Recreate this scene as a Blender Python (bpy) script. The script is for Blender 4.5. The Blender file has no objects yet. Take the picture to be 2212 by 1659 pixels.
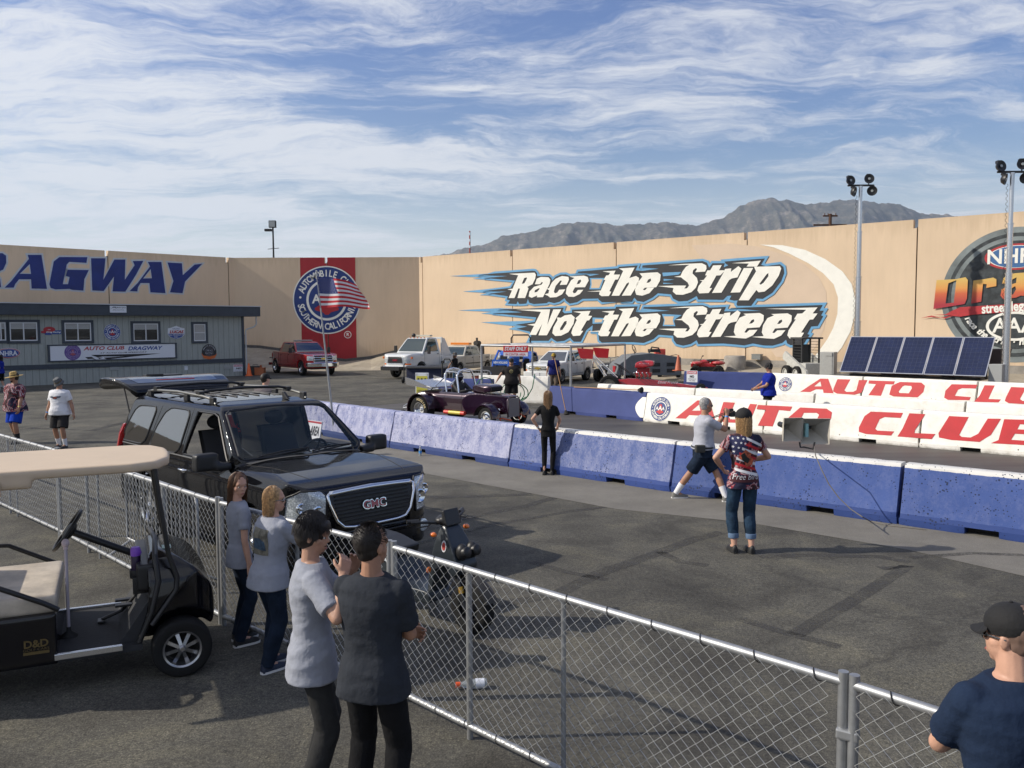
import bpy, bmesh, math, random
from mathutils import Vector, Matrix, noise as mnoise
from mathutils.bvhtree import BVHTree
random.seed(7)
PI = math.pi
R_ = math.radians
scene = bpy.context.scene
COL = scene.collection

# ------------------------------------------------------------------ camera
CAM_H = 2.85; FPX = 1838.0; PCX, PCY = 1106.0, 829.5
PITCH = R_(3.86); ROLL = R_(0.25)
cf = Vector((0, math.cos(PITCH), -math.sin(PITCH)))
cr0 = Vector((1, 0, 0)); cu0 = cr0.cross(cf)
cr = cr0 * math.cos(ROLL) - cu0 * math.sin(ROLL)
cu = cu0 * math.cos(ROLL) + cr0 * math.sin(ROLL)
cam_d = bpy.data.cameras.new('camera'); cam = bpy.data.objects.new('camera', cam_d); COL.objects.link(cam)
cam_d.sensor_width = 36; cam_d.lens = 36 * FPX / 2212.0; cam_d.clip_end = 60000; cam_d.clip_start = 0.05
M = Matrix((( cr.x, cu.x, -cf.x, 0), (cr.y, cu.y, -cf.y, 0), (cr.z, cu.z, -cf.z, CAM_H), (0, 0, 0, 1)))
cam.matrix_world = M
scene.camera = cam

# ------------------------------------------------------------------ light
SUN = Vector((1.0, 0.05, -0.67)).normalized()
elev = math.asin(-SUN.z)
sd = bpy.data.lights.new('sun', 'SUN'); so = bpy.data.objects.new('sun', sd); COL.objects.link(so)
sd.energy = 4.8; sd.angle = R_(0.6); sd.color = (1.0, 0.92, 0.80)
so.rotation_euler = SUN.to_track_quat('-Z', 'Y').to_euler()
scene.view_settings.view_transform = 'Standard'; scene.view_settings.look = 'None'
scene.view_settings.exposure = 0.12; scene.view_settings.gamma = 1
w = bpy.data.worlds.new('World'); scene.world = w; w.use_nodes = True
nt = w.node_tree; N = nt.nodes; L = nt.links; N.clear()
def wn(t, **k):
    n = N.new(t)
    for a, b in k.items(): setattr(n, a, b)
    return n
out = wn('ShaderNodeOutputWorld'); bg = wn('ShaderNodeBackground'); L.new(bg.outputs[0], out.inputs[0])
sky = wn('ShaderNodeTexSky', sky_type='NISHITA', sun_disc=False)
sky.sun_elevation = elev
# sun_rotation is measured from +Y towards +X
sky.sun_rotation = math.atan2(-SUN.x, -SUN.y)
sky.air_density = 1.25; sky.dust_density = 0.7; sky.ozone_density = 2.2
def wmath(op, a, b=None, clamp=False):
    n = wn('ShaderNodeMath', operation=op); n.use_clamp = clamp
    for i, v in enumerate((a, b)):
        if v is None: continue
        if isinstance(v, (int, float)): n.inputs[i].default_value = v
        else: L.new(v, n.inputs[i])
    return n.outputs[0]
tc = wn('ShaderNodeTexCoord'); sep = wn('ShaderNodeSeparateXYZ'); L.new(tc.outputs['Generated'], sep.inputs[0])
zc = wmath('MAXIMUM', sep.outputs[2], 0.0); zz = wmath('ADD', zc, 0.13)
pxn = wmath('DIVIDE', sep.outputs[0], zz); pyn = wmath('DIVIDE', sep.outputs[1], zz)
cmb = wn('ShaderNodeCombineXYZ'); L.new(pxn, cmb.inputs[0]); L.new(pyn, cmb.inputs[1])
def wnoise(vec, scale, detail, rough, rot, sc, dist=0.0, loc=(0, 0, 0)):
    m = wn('ShaderNodeMapping'); L.new(vec, m.inputs[0]); m.inputs['Rotation'].default_value = (0, 0, rot)
    m.inputs['Scale'].default_value = sc; m.inputs['Location'].default_value = loc
    n = wn('ShaderNodeTexNoise'); L.new(m.outputs[0], n.inputs['Vector'])
    n.inputs['Scale'].default_value = scale; n.inputs['Detail'].default_value = detail
    n.inputs['Roughness'].default_value = rough; n.inputs['Distortion'].default_value = dist
    return n
warp = wnoise(cmb.outputs[0], 1.1, 5, 0.55, 0, (1, 1, 1))
wsc = wn('ShaderNodeVectorMath', operation='SCALE'); L.new(warp.outputs['Color'], wsc.inputs[0]); wsc.inputs['Scale'].default_value = 0.75
wad = wn('ShaderNodeVectorMath', operation='ADD'); L.new(cmb.outputs[0], wad.inputs[0]); L.new(wsc.outputs[0], wad.inputs[1])
big = wnoise(wad.outputs[0], 0.8, 4, 0.55, 0.5, (1.0, 1.3, 1), 0.3, (1.3, 0.4, 0))
fine = wnoise(wad.outputs[0], 1.9, 12, 0.68, -0.55, (0.55, 1.7, 1), 0.5, (0.3, 2.0, 0))
fine2 = wnoise(wad.outputs[0], 4.2, 12, 0.72, 0.15, (0.4, 1.6, 1), 0.2, (5.3, 1.0, 0))
a = wmath('MULTIPLY', big.outputs[0], 0.80)
b = wmath('MULTIPLY', fine.outputs[0], 1.35)
c_ = wmath('MULTIPLY', fine2.outputs[0], 0.55)
s_ = wmath('ADD', wmath('ADD', a, b), c_)
# more cloud to the left (west), less to the upper right
left = wmath('MULTIPLY', sep.outputs[0], -0.13)
s_ = wmath('ADD', s_, left)
mr = wn('ShaderNodeMapRange'); mr.interpolation_type = 'SMOOTHSTEP'
L.new(s_, mr.inputs['Value']); mr.inputs['From Min'].default_value = 1.17; mr.inputs['From Max'].default_value = 1.60
# horizon veil
hv = wn('ShaderNodeMapRange'); hv.interpolation_type = 'SMOOTHSTEP'; L.new(sep.outputs[2], hv.inputs['Value'])
hv.inputs['From Min'].default_value = 0.20; hv.inputs['From Max'].default_value = 0.02
hv.inputs['To Min'].default_value = 0.0; hv.inputs['To Max'].default_value = 0.76
inv = wmath('SUBTRACT', 1.0, wmath('MULTIPLY', wmath('SUBTRACT', 1.0, wmath('MULTIPLY', mr.outputs[0], 0.88)), wmath('SUBTRACT', 1.0, hv.outputs[0])))
hsv = wn('ShaderNodeHueSaturation'); L.new(sky.outputs[0], hsv.inputs['Color']); hsv.inputs['Hue'].default_value = 0.525; hsv.inputs['Saturation'].default_value = 1.32; hsv.inputs['Value'].default_value = 0.82
mix = wn('ShaderNodeMix', data_type='RGBA'); L.new(inv, mix.inputs['Factor']); L.new(hsv.outputs[0], mix.inputs['A'])
mix.inputs['B'].default_value = (6.1, 6.2, 6.4, 1)
L.new(mix.outputs['Result'], bg.inputs['Color']); bg.inputs['Strength'].default_value = 0.135

# ------------------------------------------------------------------ survey helpers: photo position -> place
def pray(x, y): return cf + cr * ((x - PCX) / FPX) - cu * ((y - PCY) / FPX)
CO = Vector((0, 0, CAM_H))
def G(x, y, z=0.0):
    d = pray(x, y); return CO + d * ((z - CAM_H) / d.z)
def DP(x, y, Y):
    d = pray(x, y); return CO + d * (Y / d.y)

# ------------------------------------------------------------------ materials
MATS = {}
def lin(c):
    return tuple(((v / 255.0) / 12.92 if v / 255.0 <= 0.04045 else ((v / 255.0 + 0.055) / 1.055) ** 2.4) for v in c)
def mat(name, col, rough=0.6, metal=0.0, var=0.0, vscale=8.0, bump=0.0, bscale=40.0, spec=0.5, coat=0.0, col2=None, trans=0.0, emit=0.0, alpha=1.0, coat_rough=0.05):
    if name in MATS: return MATS[name]
    m = bpy.data.materials.new(name); m.use_nodes = True; t = m.node_tree; n = t.nodes; l = t.links
    p = n['Principled BSDF']
    p.inputs['Base Color'].default_value = (*col, 1); p.inputs['Roughness'].default_value = rough
    p.inputs['Metallic'].default_value = metal; p.inputs['Specular IOR Level'].default_value = spec
    p.inputs['Coat Weight'].default_value = coat; p.inputs['Coat Roughness'].default_value = coat_rough
    p.inputs['Transmission Weight'].default_value = trans
    if alpha < 1: p.inputs['Alpha'].default_value = alpha
    if emit: p.inputs['Emission Color'].default_value = (*col, 1); p.inputs['Emission Strength'].default_value = emit
    tcn = n.new('ShaderNodeTexCoord')
    if var or col2:
        nz = n.new('ShaderNodeTexNoise'); nz.inputs['Scale'].default_value = vscale; nz.inputs['Detail'].default_value = 6
        nz.inputs['Roughness'].default_value = 0.65
        l.new(tcn.outputs['Object'], nz.inputs['Vector'])
        rp = n.new('ShaderNodeValToRGB'); l.new(nz.outputs[0], rp.inputs[0])
        c2 = col2 if col2 else tuple(min(1, v * (1 + var)) for v in col)
        c1 = col if col2 else tuple(v * (1 - var) for v in col)
        rp.color_ramp.elements[0].position = 0.36; rp.color_ramp.elements[1].position = 0.64
        rp.color_ramp.elements[0].color = (*c1, 1); rp.color_ramp.elements[1].color = (*c2, 1)
        l.new(rp.outputs[0], p.inputs['Base Color'])
    if bump:
        nb = n.new('ShaderNodeTexNoise'); nb.inputs['Scale'].default_value = bscale; nb.inputs['Detail'].default_value = 5
        l.new(tcn.outputs['Object'], nb.inputs['Vector'])
        bp = n.new('ShaderNodeBump'); bp.inputs['Strength'].default_value = bump; bp.inputs['Distance'].default_value = 0.02
        l.new(nb.outputs[0], bp.inputs['Height']); l.new(bp.outputs[0], p.inputs['Normal'])
    MATS[name] = m
    return m
class NT:
    'small node-tree helper for custom materials'
    def __init__(s, name):
        s.m = bpy.data.materials.new(name); s.m.use_nodes = True; s.n = s.m.node_tree.nodes; s.l = s.m.node_tree.links
        s.p = s.n['Principled BSDF']; s.tc = s.n.new('ShaderNodeTexCoord'); MATS[name] = s.m
    def noise(s, scale, detail=5, rough=0.6, coord='Object', sc=(1, 1, 1), rot=(0, 0, 0), dist=0):
        mp = s.n.new('ShaderNodeMapping'); s.l.new(s.tc.outputs[coord], mp.inputs[0]); mp.inputs['Scale'].default_value = sc; mp.inputs['Rotation'].default_value = rot
        x = s.n.new('ShaderNodeTexNoise'); x.inputs['Scale'].default_value = scale; x.inputs['Detail'].default_value = detail
        x.inputs['Roughness'].default_value = rough; x.inputs['Distortion'].default_value = dist; s.l.new(mp.outputs[0], x.inputs['Vector']); return x.outputs[0]
    def ramp(s, v, stops, interp='LINEAR'):
        r = s.n.new('ShaderNodeValToRGB'); s.l.new(v, r.inputs[0]); e = r.color_ramp.elements; r.color_ramp.interpolation = interp
        while len(e) < len(stops): e.new(0.5)
        for i, (p, c) in enumerate(stops):
            e[i].position = p; e[i].color = (*c, 1) if len(c) == 3 else c
        return r.outputs[0]
    def mix(s, f, a, b, mode='MIX'):
        x = s.n.new('ShaderNodeMix'); x.data_type = 'RGBA'; x.blend_type = mode
        for k, v in (('Factor', f), ('A', a), ('B', b)):
            if isinstance(v, (int, float)): x.inputs[k].default_value = v
            elif isinstance(v, tuple): x.inputs[k].default_value = (*v, 1) if len(v) == 3 else v
            else: s.l.new(v, x.inputs[k])
        return x.outputs['Result']
    def math(s, op, a, b=None, clamp=False):
        x = s.n.new('ShaderNodeMath'); x.operation = op; x.use_clamp = clamp
        for i, v in enumerate((a, b)):
            if v is None: continue
            if isinstance(v, (int, float)): x.inputs[i].default_value = v
            else: s.l.new(v, x.inputs[i])
        return x.outputs[0]
    def sep(s, coord='Object'):
        x = s.n.new('ShaderNodeSeparateXYZ'); s.l.new(s.tc.outputs[coord], x.inputs[0]); return x.outputs
    def bump(s, h, strength=0.3, dist=0.02):
        b = s.n.new('ShaderNodeBump'); b.inputs['Strength'].default_value = strength; b.inputs['Distance'].default_value = dist
        s.l.new(h, b.inputs['Height']); s.l.new(b.outputs[0], s.p.inputs['Normal'])
    def col(s, c): s.l.new(c, s.p.inputs['Base Color'])
    def set(s, **k):
        for a, v in k.items():
            nm = a.replace('_', ' ')
            if isinstance(v, (int, float, tuple)): s.p.inputs[nm].default_value = v
            else: s.l.new(v, s.p.inputs[nm])

# ------------------------------------------------------------------ object helpers
def tag(o, label=None, cat=None, group=None, kind=None):
    if label: o['label'] = label
    if cat: o['category'] = cat
    if group: o['group'] = group
    if kind: o['kind'] = kind
    return o
def thing(name, label, cat, loc=(0, 0, 0), rz=0.0, group=None):
    o = bpy.data.objects.new(name, None); COL.objects.link(o); o.location = loc; o.rotation_euler = (0, 0, rz)
    o.empty_display_size = 0.2
    return tag(o, label, cat, group)
def link(name, me, parent=None):
    o = bpy.data.objects.new(name, me); COL.objects.link(o)
    if parent is not None: o.parent = parent
    return o
def dup(root, loc, rz, label=None, group=None):
    r = root.copy(); COL.objects.link(r); r.location = loc; r.rotation_euler = (0, 0, rz)
    if label: r['label'] = label
    if group: r['group'] = group
    def rec(a, b):
        for ch in list(a.children):
            c = ch.copy(); COL.objects.link(c); c.parent = b; rec(ch, c)
    rec(root, r)
    return r
def frame_z(d):
    d = Vector(d).normalized(); a = Vector((0, 0, 1)) if abs(d.z) < 0.9 else Vector((1, 0, 0))
    x = a.cross(d).normalized(); return x, d.cross(x)
class MB:
    'collects shapes, then links them as ONE mesh object'
    def __init__(s): s.v = []; s.f = []; s.mi = []; s.cur = 0; s.mats = []
    def use(s, m):
        if m not in s.mats: s.mats.append(m)
        s.cur = s.mats.index(m); return s
    def add(s, vs, fs, M=None):
        o = len(s.v)
        for q in vs:
            q = Vector(q); s.v.append(M @ q if M is not None else q)
        for f in fs: s.f.append(tuple(i + o for i in f)); s.mi.append(s.cur)
        return s
    def box(s, c, d, M=None, rz=0, taper=1.0):
        x, y, z = [k / 2 for k in d]
        vs = []
        cs, sn = math.cos(rz), math.sin(rz)
        for sz in (-1, 1):
            t = taper if sz > 0 else 1
            for sx, sy in ((-1, -1), (1, -1), (1, 1), (-1, 1)):
                px, py = sx * x * t, sy * y * t
                vs.append((c[0] + px * cs - py * sn, c[1] + px * sn + py * cs, c[2] + sz * z))
        return s.add(vs, [(3, 2, 1, 0), (4, 5, 6, 7), (0, 1, 5, 4), (1, 2, 6, 5), (2, 3, 7, 6), (3, 0, 4, 7)], M)
    def prism(s, poly, a, b, axis='y', M=None):
        'poly of 2d points extruded from a to b along axis; (p,q) are the other two axes in x,y,z order'
        n = len(poly); vs = []
        for t in (a, b):
            for p, q in poly:
                vs.append({'x': (t, p, q), 'y': (p, t, q), 'z': (p, q, t)}[axis])
        fs = [tuple(range(n)), tuple(range(2 * n - 1, n - 1, -1))]
        for i in range(n): j = (i + 1) % n; fs.append((i, i + n, j + n, j))
        return s.add(vs, fs, M)
    def cyl(s, p0, p1, r0, r1=None, n=12, caps=True, M=None):
        r1 = r0 if r1 is None else r1
        p0 = Vector(p0); p1 = Vector(p1); x, y = frame_z(p1 - p0); vs = []
        for p, r in ((p0, r0), (p1, r1)):
            for i in range(n): a = 2 * PI * i / n; vs.append(p + x * (r * math.cos(a)) + y * (r * math.sin(a)))
        fs = [(i, (i + 1) % n, (i + 1) % n + n, i + n) for i in range(n)]
        if caps: fs += [tuple(range(n - 1, -1, -1)), tuple(range(n, 2 * n))]
        return s.add(vs, fs, M)
    def tube(s, pts, r, n=8, closed=False, M=None, caps=True):
        pts = [Vector(p) for p in pts]; m = len(pts); rr = r if isinstance(r, (list, tuple)) else [r] * m
        vs = []; px = None
        for i, p in enumerate(pts):
            if closed: d = pts[(i + 1) % m] - pts[i - 1]
            else: d = pts[min(i + 1, m - 1)] - pts[max(i - 1, 0)]
            if d.length < 1e-9: d = Vector((0, 0, 1))
            d.normalize()
            if px is None: x, y = frame_z(d)
            else:
                x = px - d * px.dot(d)
                x = x.normalized() if x.length > 1e-6 else frame_z(d)[0]
                y = d.cross(x)
            px = x
            for k in range(n): a = 2 * PI * k / n; vs.append(p + x * (rr[i] * math.cos(a)) + y * (rr[i] * math.sin(a)))
        fs = []
        for i in range(m if closed else m - 1):
            j = (i + 1) % m
            for k in range(n): k2 = (k + 1) % n; fs.append((i * n + k, i * n + k2, j * n + k2, j * n + k))
        if not closed and caps: fs += [tuple(range(n - 1, -1, -1)), tuple(range((m - 1) * n, m * n))]
        return s.add(vs, fs, M)
    def loft(s, rings, caps=True, M=None, closed=False):
        n = len(rings[0]); vs = [q for r in rings for q in r]; fs = []
        m = len(rings)
        for i in range(m if closed else m - 1):
            j = (i + 1) % m
            for k in range(n): k2 = (k + 1) % n; fs.append((i * n + k, i * n + k2, j * n + k2, j * n + k))
        if caps and not closed: fs += [tuple(range(n - 1, -1, -1)), tuple(range((m - 1) * n, m * n))]
        return s.add(vs, fs, M)
    def lathe(s, prof, c=(0, 0, 0), axis=(0, 0, 1), n=24, M=None, closed=False, caps=True):
        'prof: (r, h) along axis'
        c = Vector(c); ax = Vector(axis).normalized(); x, y = frame_z(ax)
        rings = [[c + ax * h + x * (r * math.cos(2 * PI * k / n)) + y * (r * math.sin(2 * PI * k / n)) for k in range(n)] for r, h in prof]
        return s.loft(rings, caps=caps and not closed, M=M, closed=closed)
    def ell(s, c, r, n=14, m=9, M=None, R=None):
        c = Vector(c); vs = []; 
        for i in range(1, m):
            ph = PI * i / m
            for k in range(n):
                a = 2 * PI * k / n; q = Vector((r[0] * math.sin(ph) * math.cos(a), r[1] * math.sin(ph) * math.sin(a), r[2] * math.cos(ph)))
                if R is not None: q = R @ q
                vs.append(c + q)
        t = Vector((0, 0, r[2])); bq = -t
        if R is not None: t = R @ t; bq = R @ bq
        vs += [c + t, c + bq]; fs = []
        for i in range(m - 2):
            for k in range(n): k2 = (k + 1) % n; fs.append((i * n + k, (i + 1) * n + k, (i + 1) * n + k2, i * n + k2))
        T = len(vs) - 2
        for k in range(n): k2 = (k + 1) % n; fs.append((T, k, k2)); fs.append((T + 1, (m - 2) * n + k2, (m - 2) * n + k))
        return s.add(vs, fs, M)
    def mesh(s, name):
        me = bpy.data.meshes.new(name); me.from_pydata([tuple(q) for q in s.v], [], s.f)
        for m in s.mats: me.materials.append(m)
        if len(s.mats) > 1: me.polygons.foreach_set('material_index', s.mi)
        me.update(); return me
    def obj(s, name, m=None, parent=None, smooth=None, fix=True, bevel=0, M=None):
        if m is not None and not s.mats: s.mats = [m]; s.mi = [0] * len(s.f)
        me = s.mesh(name)
        if M is not None: me.transform(M)
        if fix or bevel:
            bm = bmesh.new(); bm.from_mesh(me)
            if bevel:
                es = [e for e in bm.edges if len(e.link_faces) == 2 and e.calc_face_angle(0) > R_(30)]
                try: bmesh.ops.bevel(bm, geom=es, offset=bevel, segments=2, affect='EDGES', clamp_overlap=True, profile=0.6)
                except Exception: pass
            bmesh.ops.recalc_face_normals(bm, faces=bm.faces); bm.to_mesh(me); bm.free()
        if smooth is not None: shade(me, smooth)
        return link(name, me, parent)
def shade(me, ang=35):
    me.polygons.foreach_set('use_smooth', [True] * len(me.polygons))
    if ang < 170:
        try: me.set_sharp_from_angle(angle=R_(ang))
        except Exception: pass
    me.update()
def evaluated(o):
    dg = bpy.context.evaluated_depsgraph_get(); dg.update()
    return bpy.data.meshes.new_from_object(o.evaluated_get(dg), depsgraph=dg)
def remesh(mb, vox, smooth_it=4, fac=0.5, cutters=(), base=None, inter=()):
    'voxel remesh of the union of the shapes, after boolean cuts'
    bm = mb.mesh('tmp') if isinstance(mb, MB) else mb
    b2 = bmesh.new(); b2.from_mesh(bm); bmesh.ops.recalc_face_normals(b2, faces=b2.faces); b2.to_mesh(bm); b2.free()
    o = link('tmp', bm); tmp = [o]
    for op, lst in (('INTERSECT', inter), ('DIFFERENCE', cutters)):
        for c in lst:
            cm = c.mesh('tmpc'); b2 = bmesh.new(); b2.from_mesh(cm); bmesh.ops.recalc_face_normals(b2, faces=b2.faces); b2.to_mesh(cm); b2.free()
            co = link('tmpc', cm); tmp.append(co)
            md = o.modifiers.new('b', 'BOOLEAN'); md.operation = op; md.object = co; md.solver = 'EXACT'
    if vox:
        md = o.modifiers.new('r', 'REMESH'); md.mode = 'VOXEL'; md.voxel_size = vox; md.use_smooth_shade = True
    if smooth_it:
        md = o.modifiers.new('s', 'SMOOTH'); md.factor = fac; md.iterations = smooth_it
    me = evaluated(o)
    for t in tmp: bpy.data.objects.remove(t, do_unlink=True)
    me.materials.clear()
    return me
def mobj(name, me, m, parent=None, smooth=180):
    me.name = name
    if not me.materials and m is not None: me.materials.append(m)
    if smooth is not None: shade(me, smooth)
    return link(name, me, parent)

# ------------------------------------------------------------------ flat shapes: polygons and lettering
def fill2d(loops):
    'fills outer loop(s) with holes -> (verts2d, faces)'
    cu_ = bpy.data.curves.new('t', 'CURVE'); cu_.dimensions = '2D'; cu_.fill_mode = 'BOTH'
    for lp in loops:
        sp = cu_.splines.new('POLY'); sp.points.add(len(lp) - 1)
        for i, (x, y) in enumerate(lp): sp.points[i].co = (x, y, 0, 1)
        sp.use_cyclic_u = True
    o = link('t', cu_); me = evaluated(o)
    vs = [(q.co.x, q.co.y) for q in me.vertices]; fs = [tuple(p.vertices) for p in me.polygons]
    bpy.data.objects.remove(o, do_unlink=True); bpy.data.meshes.remove(me); bpy.data.curves.remove(cu_)
    return vs, fs
TXT = {}
def text2d(st, size=1.0, shear=0.0, bold=0.0, align='CENTER', sx=1.0, space=1.0):
    key = (st, size, shear, bold, align, sx, space)
    if key in TXT: return TXT[key]
    cu_ = bpy.data.curves.new('t', 'FONT'); cu_.body = st; cu_.size = size; cu_.shear = shear; cu_.offset = bold
    cu_.align_x = align; cu_.align_y = 'CENTER'; cu_.resolution_u = 3; cu_.space_character = space
    o = link('t', cu_); me = evaluated(o)
    r = ([(q.co.x * sx, q.co.y) for q in me.vertices], [tuple(p.vertices) for p in me.polygons])
    bpy.data.objects.remove(o, do_unlink=True); bpy.data.meshes.remove(me); bpy.data.curves.remove(cu_)
    TXT[key] = r; return r
def ellipse2d(cx, cy, rx, ry, n=40, a0=0, a1=2 * PI):
    return [(cx + rx * math.cos(a0 + (a1 - a0) * i / n), cy + ry * math.sin(a0 + (a1 - a0) * i / n)) for i in range(n if abs(a1 - a0 - 2 * PI) < 1e-6 else n + 1)]
class Art:
    'flat painted or printed artwork: layers of 2d shapes on a plane; local x right, z up, stacked towards -y'
    def __init__(s, step=0.004): s.mb = MB(); s.step = step; s.lv = 1
    def level(s, k): s.lv = k; return s
    def put(s, vf, m, off=(0, 0), sc=1.0, rot=0.0):
        vs, fs = vf; c, sn = math.cos(rot), math.sin(rot); y = -s.lv * s.step
        s.mb.use(m)
        s.mb.add([(off[0] + sc * (x * c - z * sn), y, off[1] + sc * (x * sn + z * c)) for x, z in vs], fs); return s
    def poly(s, loop, m, *holes, **k):
        if len(loop) <= 4 and not holes: return s.put((loop, [tuple(range(len(loop)))]), m, **k)
        return s.put(fill2d([loop, *holes]), m, **k)
    def ring(s, loop, wd, m):
        'outline of width wd outside a closed loop'
        n = len(loop); ar = sum(loop[i][0] * loop[(i + 1) % n][1] - loop[(i + 1) % n][0] * loop[i][1] for i in range(n))
        sg = 1 if ar > 0 else -1; o = []
        for i in range(n):
            a = Vector(loop[i - 1]); b = Vector(loop[i]); c = Vector(loop[(i + 1) % n])
            d1 = (b - a); d2 = (c - b)
            if d1.length < 1e-9 or d2.length < 1e-9: o.append(tuple(b)); continue
            d1.normalize(); d2.normalize(); n1 = Vector((d1.y, -d1.x)) * sg; n2 = Vector((d2.y, -d2.x)) * sg
            mm = n1 + n2
            if mm.length < 0.2: o.append(tuple(b + (n1 + d1) * wd)); continue
            mm.normalize(); k = min(1 / max(mm.dot(n1), 0.3), 2.2); o.append(tuple(b + mm * wd * k))
        vs = list(loop) + o
        return s.put((vs, [(i, (i + 1) % n, (i + 1) % n + n, i + n) for i in range(n)]), m)
    def rect(s, x0, z0, x1, z1, m): return s.poly([(x0, z0), (x1, z0), (x1, z1), (x0, z1)], m)
    def text(s, st, m, x, z, size, rot=0.0, **k): return s.put(text2d(st, 1.0, **k), m, (x, z), size, rot)
    def obj(s, name, parent=None, M=None):
        me = s.mb.mesh(name)
        if M is not None: me.transform(M)
        return link(name, me, parent)
class Face:
    'a vertical face in the place; (x, z) local coordinates of what the photo shows on it'
    def __init__(s, o, ex, lean=0.0):
        s.o = Vector(o); s.ex = Vector((ex[0], ex[1], 0)).normalized(); s.ny = Vector((-s.ex.y, s.ex.x, 0))
        s.up = (Vector((0, 0, 1)) + s.ny * lean).normalized(); s.n = s.ex.cross(s.up); s.rz = math.atan2(s.ex.y, s.ex.x)
    def at(s, x, y):
        d = pray(x, y); k = (s.o - CO).dot(s.n) / d.dot(s.n); q = CO + d * k - s.o
        return (q.dot(s.ex), q.dot(s.up))
def crop(x0, y0, sc):
    return lambda x, y: ((x0 + x * sc) / 1.82278, (y0 + y * sc) / 1.82278)
# ================================================================== SETTING
C1 = crop(1760, 1000, .36166); C2 = crop(2450, 1000, .42948); R1 = crop(0, 900, .49729)
R4 = crop(2932, 600, .49729); R16 = crop(3550, 850, .36158); R9 = crop(2932, 1300, .49729)
R8 = crop(1900, 1400, .54250); R15 = crop(2600, 1550, .42194); RX = crop(1000, 900, .49729)
def fromC(cr_, pts, fc, dx=0, dy=0): return [fc.at(*cr_(x + dx, y + dy)) for x, y in pts]
# ---- ground
g = NT('asphalt'); a1 = g.noise(0.42, 8, 0.68); a2 = g.noise(75, 4, 0.8); a3 = g.noise(1.1, 7, 0.7, dist=0.6); a4 = g.noise(26, 5, 0.75)
base = g.ramp(a1, [(0.34, (0.050, 0.048, 0.043)), (0.58, (0.100, 0.096, 0.083))])
spk = g.ramp(a2, [(0.35, (0.45, 0.45, 0.46)), (0.50, (0.95, 0.94, 0.92)), (0.60, (1.5, 1.47, 1.38)), (0.70, (3.2, 3.1, 2.8))])
pat = g.ramp(a3, [(0.36, (0.70, 0.69, 0.69)), (0.50, (1.0, 1.0, 1.0)), (0.66, (1.35, 1.32, 1.20))])
md4 = g.ramp(a4, [(0.34, (0.52, 0.52, 0.53)), (0.66, (1.5, 1.5, 1.45))])
x = g.mix(1.0, base, spk, 'MULTIPLY'); x = g.mix(1.0, x, pat, 'MULTIPLY'); x = g.mix(0.9, x, md4, 'MULTIPLY')
vor = g.n.new('ShaderNodeTexVoronoi'); vor.feature = 'DISTANCE_TO_EDGE'; vor.inputs['Scale'].default_value = 0.33
wv = g.noise(1.5, 5, 0.7); vm = g.n.new('ShaderNodeVectorMath'); vm.operation = 'ADD'; g.l.new(g.tc.outputs['Object'], vm.inputs[0])
cx_ = g.n.new('ShaderNodeCombineXYZ'); g.l.new(wv, cx_.inputs[0]); g.l.new(g.noise(2.1, 5, 0.7), cx_.inputs[1]); g.l.new(cx_.outputs[0], vm.inputs[1]); g.l.new(vm.outputs[0], vor.inputs['Vector'])
crk = g.math('MULTIPLY', g.ramp(vor.outputs['Distance'], [(0.0, (1, 1, 1)), (0.010, (0, 0, 0))]), g.ramp(g.noise(0.35, 2, 0.5), [(0.46, (0, 0, 0)), (0.56, (1, 1, 1))]))
x = g.mix(g.math('MULTIPLY', crk, 0.6), x, (0.03, 0.028, 0.025)); g.col(x)
g.set(Roughness=0.88, Specular_IOR_Level=0.35); g.bump(g.math('ADD', a2, g.math('MULTIPLY', a4, 1.5)), 0.55, 0.012); ASPH = g.m
mb = MB(); S = 9000
mb.add([(-S, -S, 0), (S, -S, 0), (S, S, 0), (-S, S, 0)], [(0, 1, 2, 3)])
tag(mb.obj('ground', ASPH), kind='structure')
# near barrier row line and far rows (surveyed base positions of the side that faces the camera)
NB = [Vector((-6.0, 23.35)), Vector((-2.91, 19.94)), Vector((-0.09, 17.15)), Vector((2.70, 14.45)), Vector((5.50, 12.0)), Vector((8.35, 9.45)), Vector((11.2, 6.9))]
def strip(name, pts, m, z):
    mb = MB(); mb.add([(p[0], p[1], z) for p in pts], [tuple(range(len(pts)))]); o = mb.obj(name, m); 
    if o.data.polygons[0].normal.z < 0: o.data.flip_normals()
    return tag(o, kind='structure')
cg = NT('worn concrete'); n1 = cg.noise(0.8, 7, 0.7); n2 = cg.noise(120, 3, 0.7)
cc = cg.ramp(n1, [(0.3, (0.12, 0.112, 0.096)), (0.7, (0.20, 0.188, 0.162))]); cc = cg.mix(0.8, cc, cg.ramp(n2, [(0.3, (0.6, 0.6, 0.6)), (0.7, (1.4, 1.4, 1.4))]), 'MULTIPLY')
cg.col(cc); cg.set(Roughness=0.85); cg.bump(n2, 0.35, 0.01); CONC = cg.m
e = [G(1050, 1048), G(1330, 1100), G(1620, 1130), G(1960, 1188), G(2212, 1245)]
edge = [(-7.6, 22.0), (-3.9, 18.6), (e[0].x, e[0].y), (e[1].x, e[1].y), (e[2].x, e[2].y), (e[3].x, e[3].y), (e[4].x, e[4].y), (12.5, 4.2)]
back = [(12.9, 5.8), (8.6, 9.7), (5.7, 12.3), (2.9, 14.75), (0.1, 17.5), (-2.7, 20.3), (-6.2, 23.7)]
strip('concrete_path', edge + back, CONC, 0.004)
tg = NT('track asphalt'); n1 = tg.noise(0.6, 6, 0.7, sc=(0.25, 2.2, 1), rot=(0, 0, 0.72)); n2 = tg.noise(160, 3, 0.7)
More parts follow.
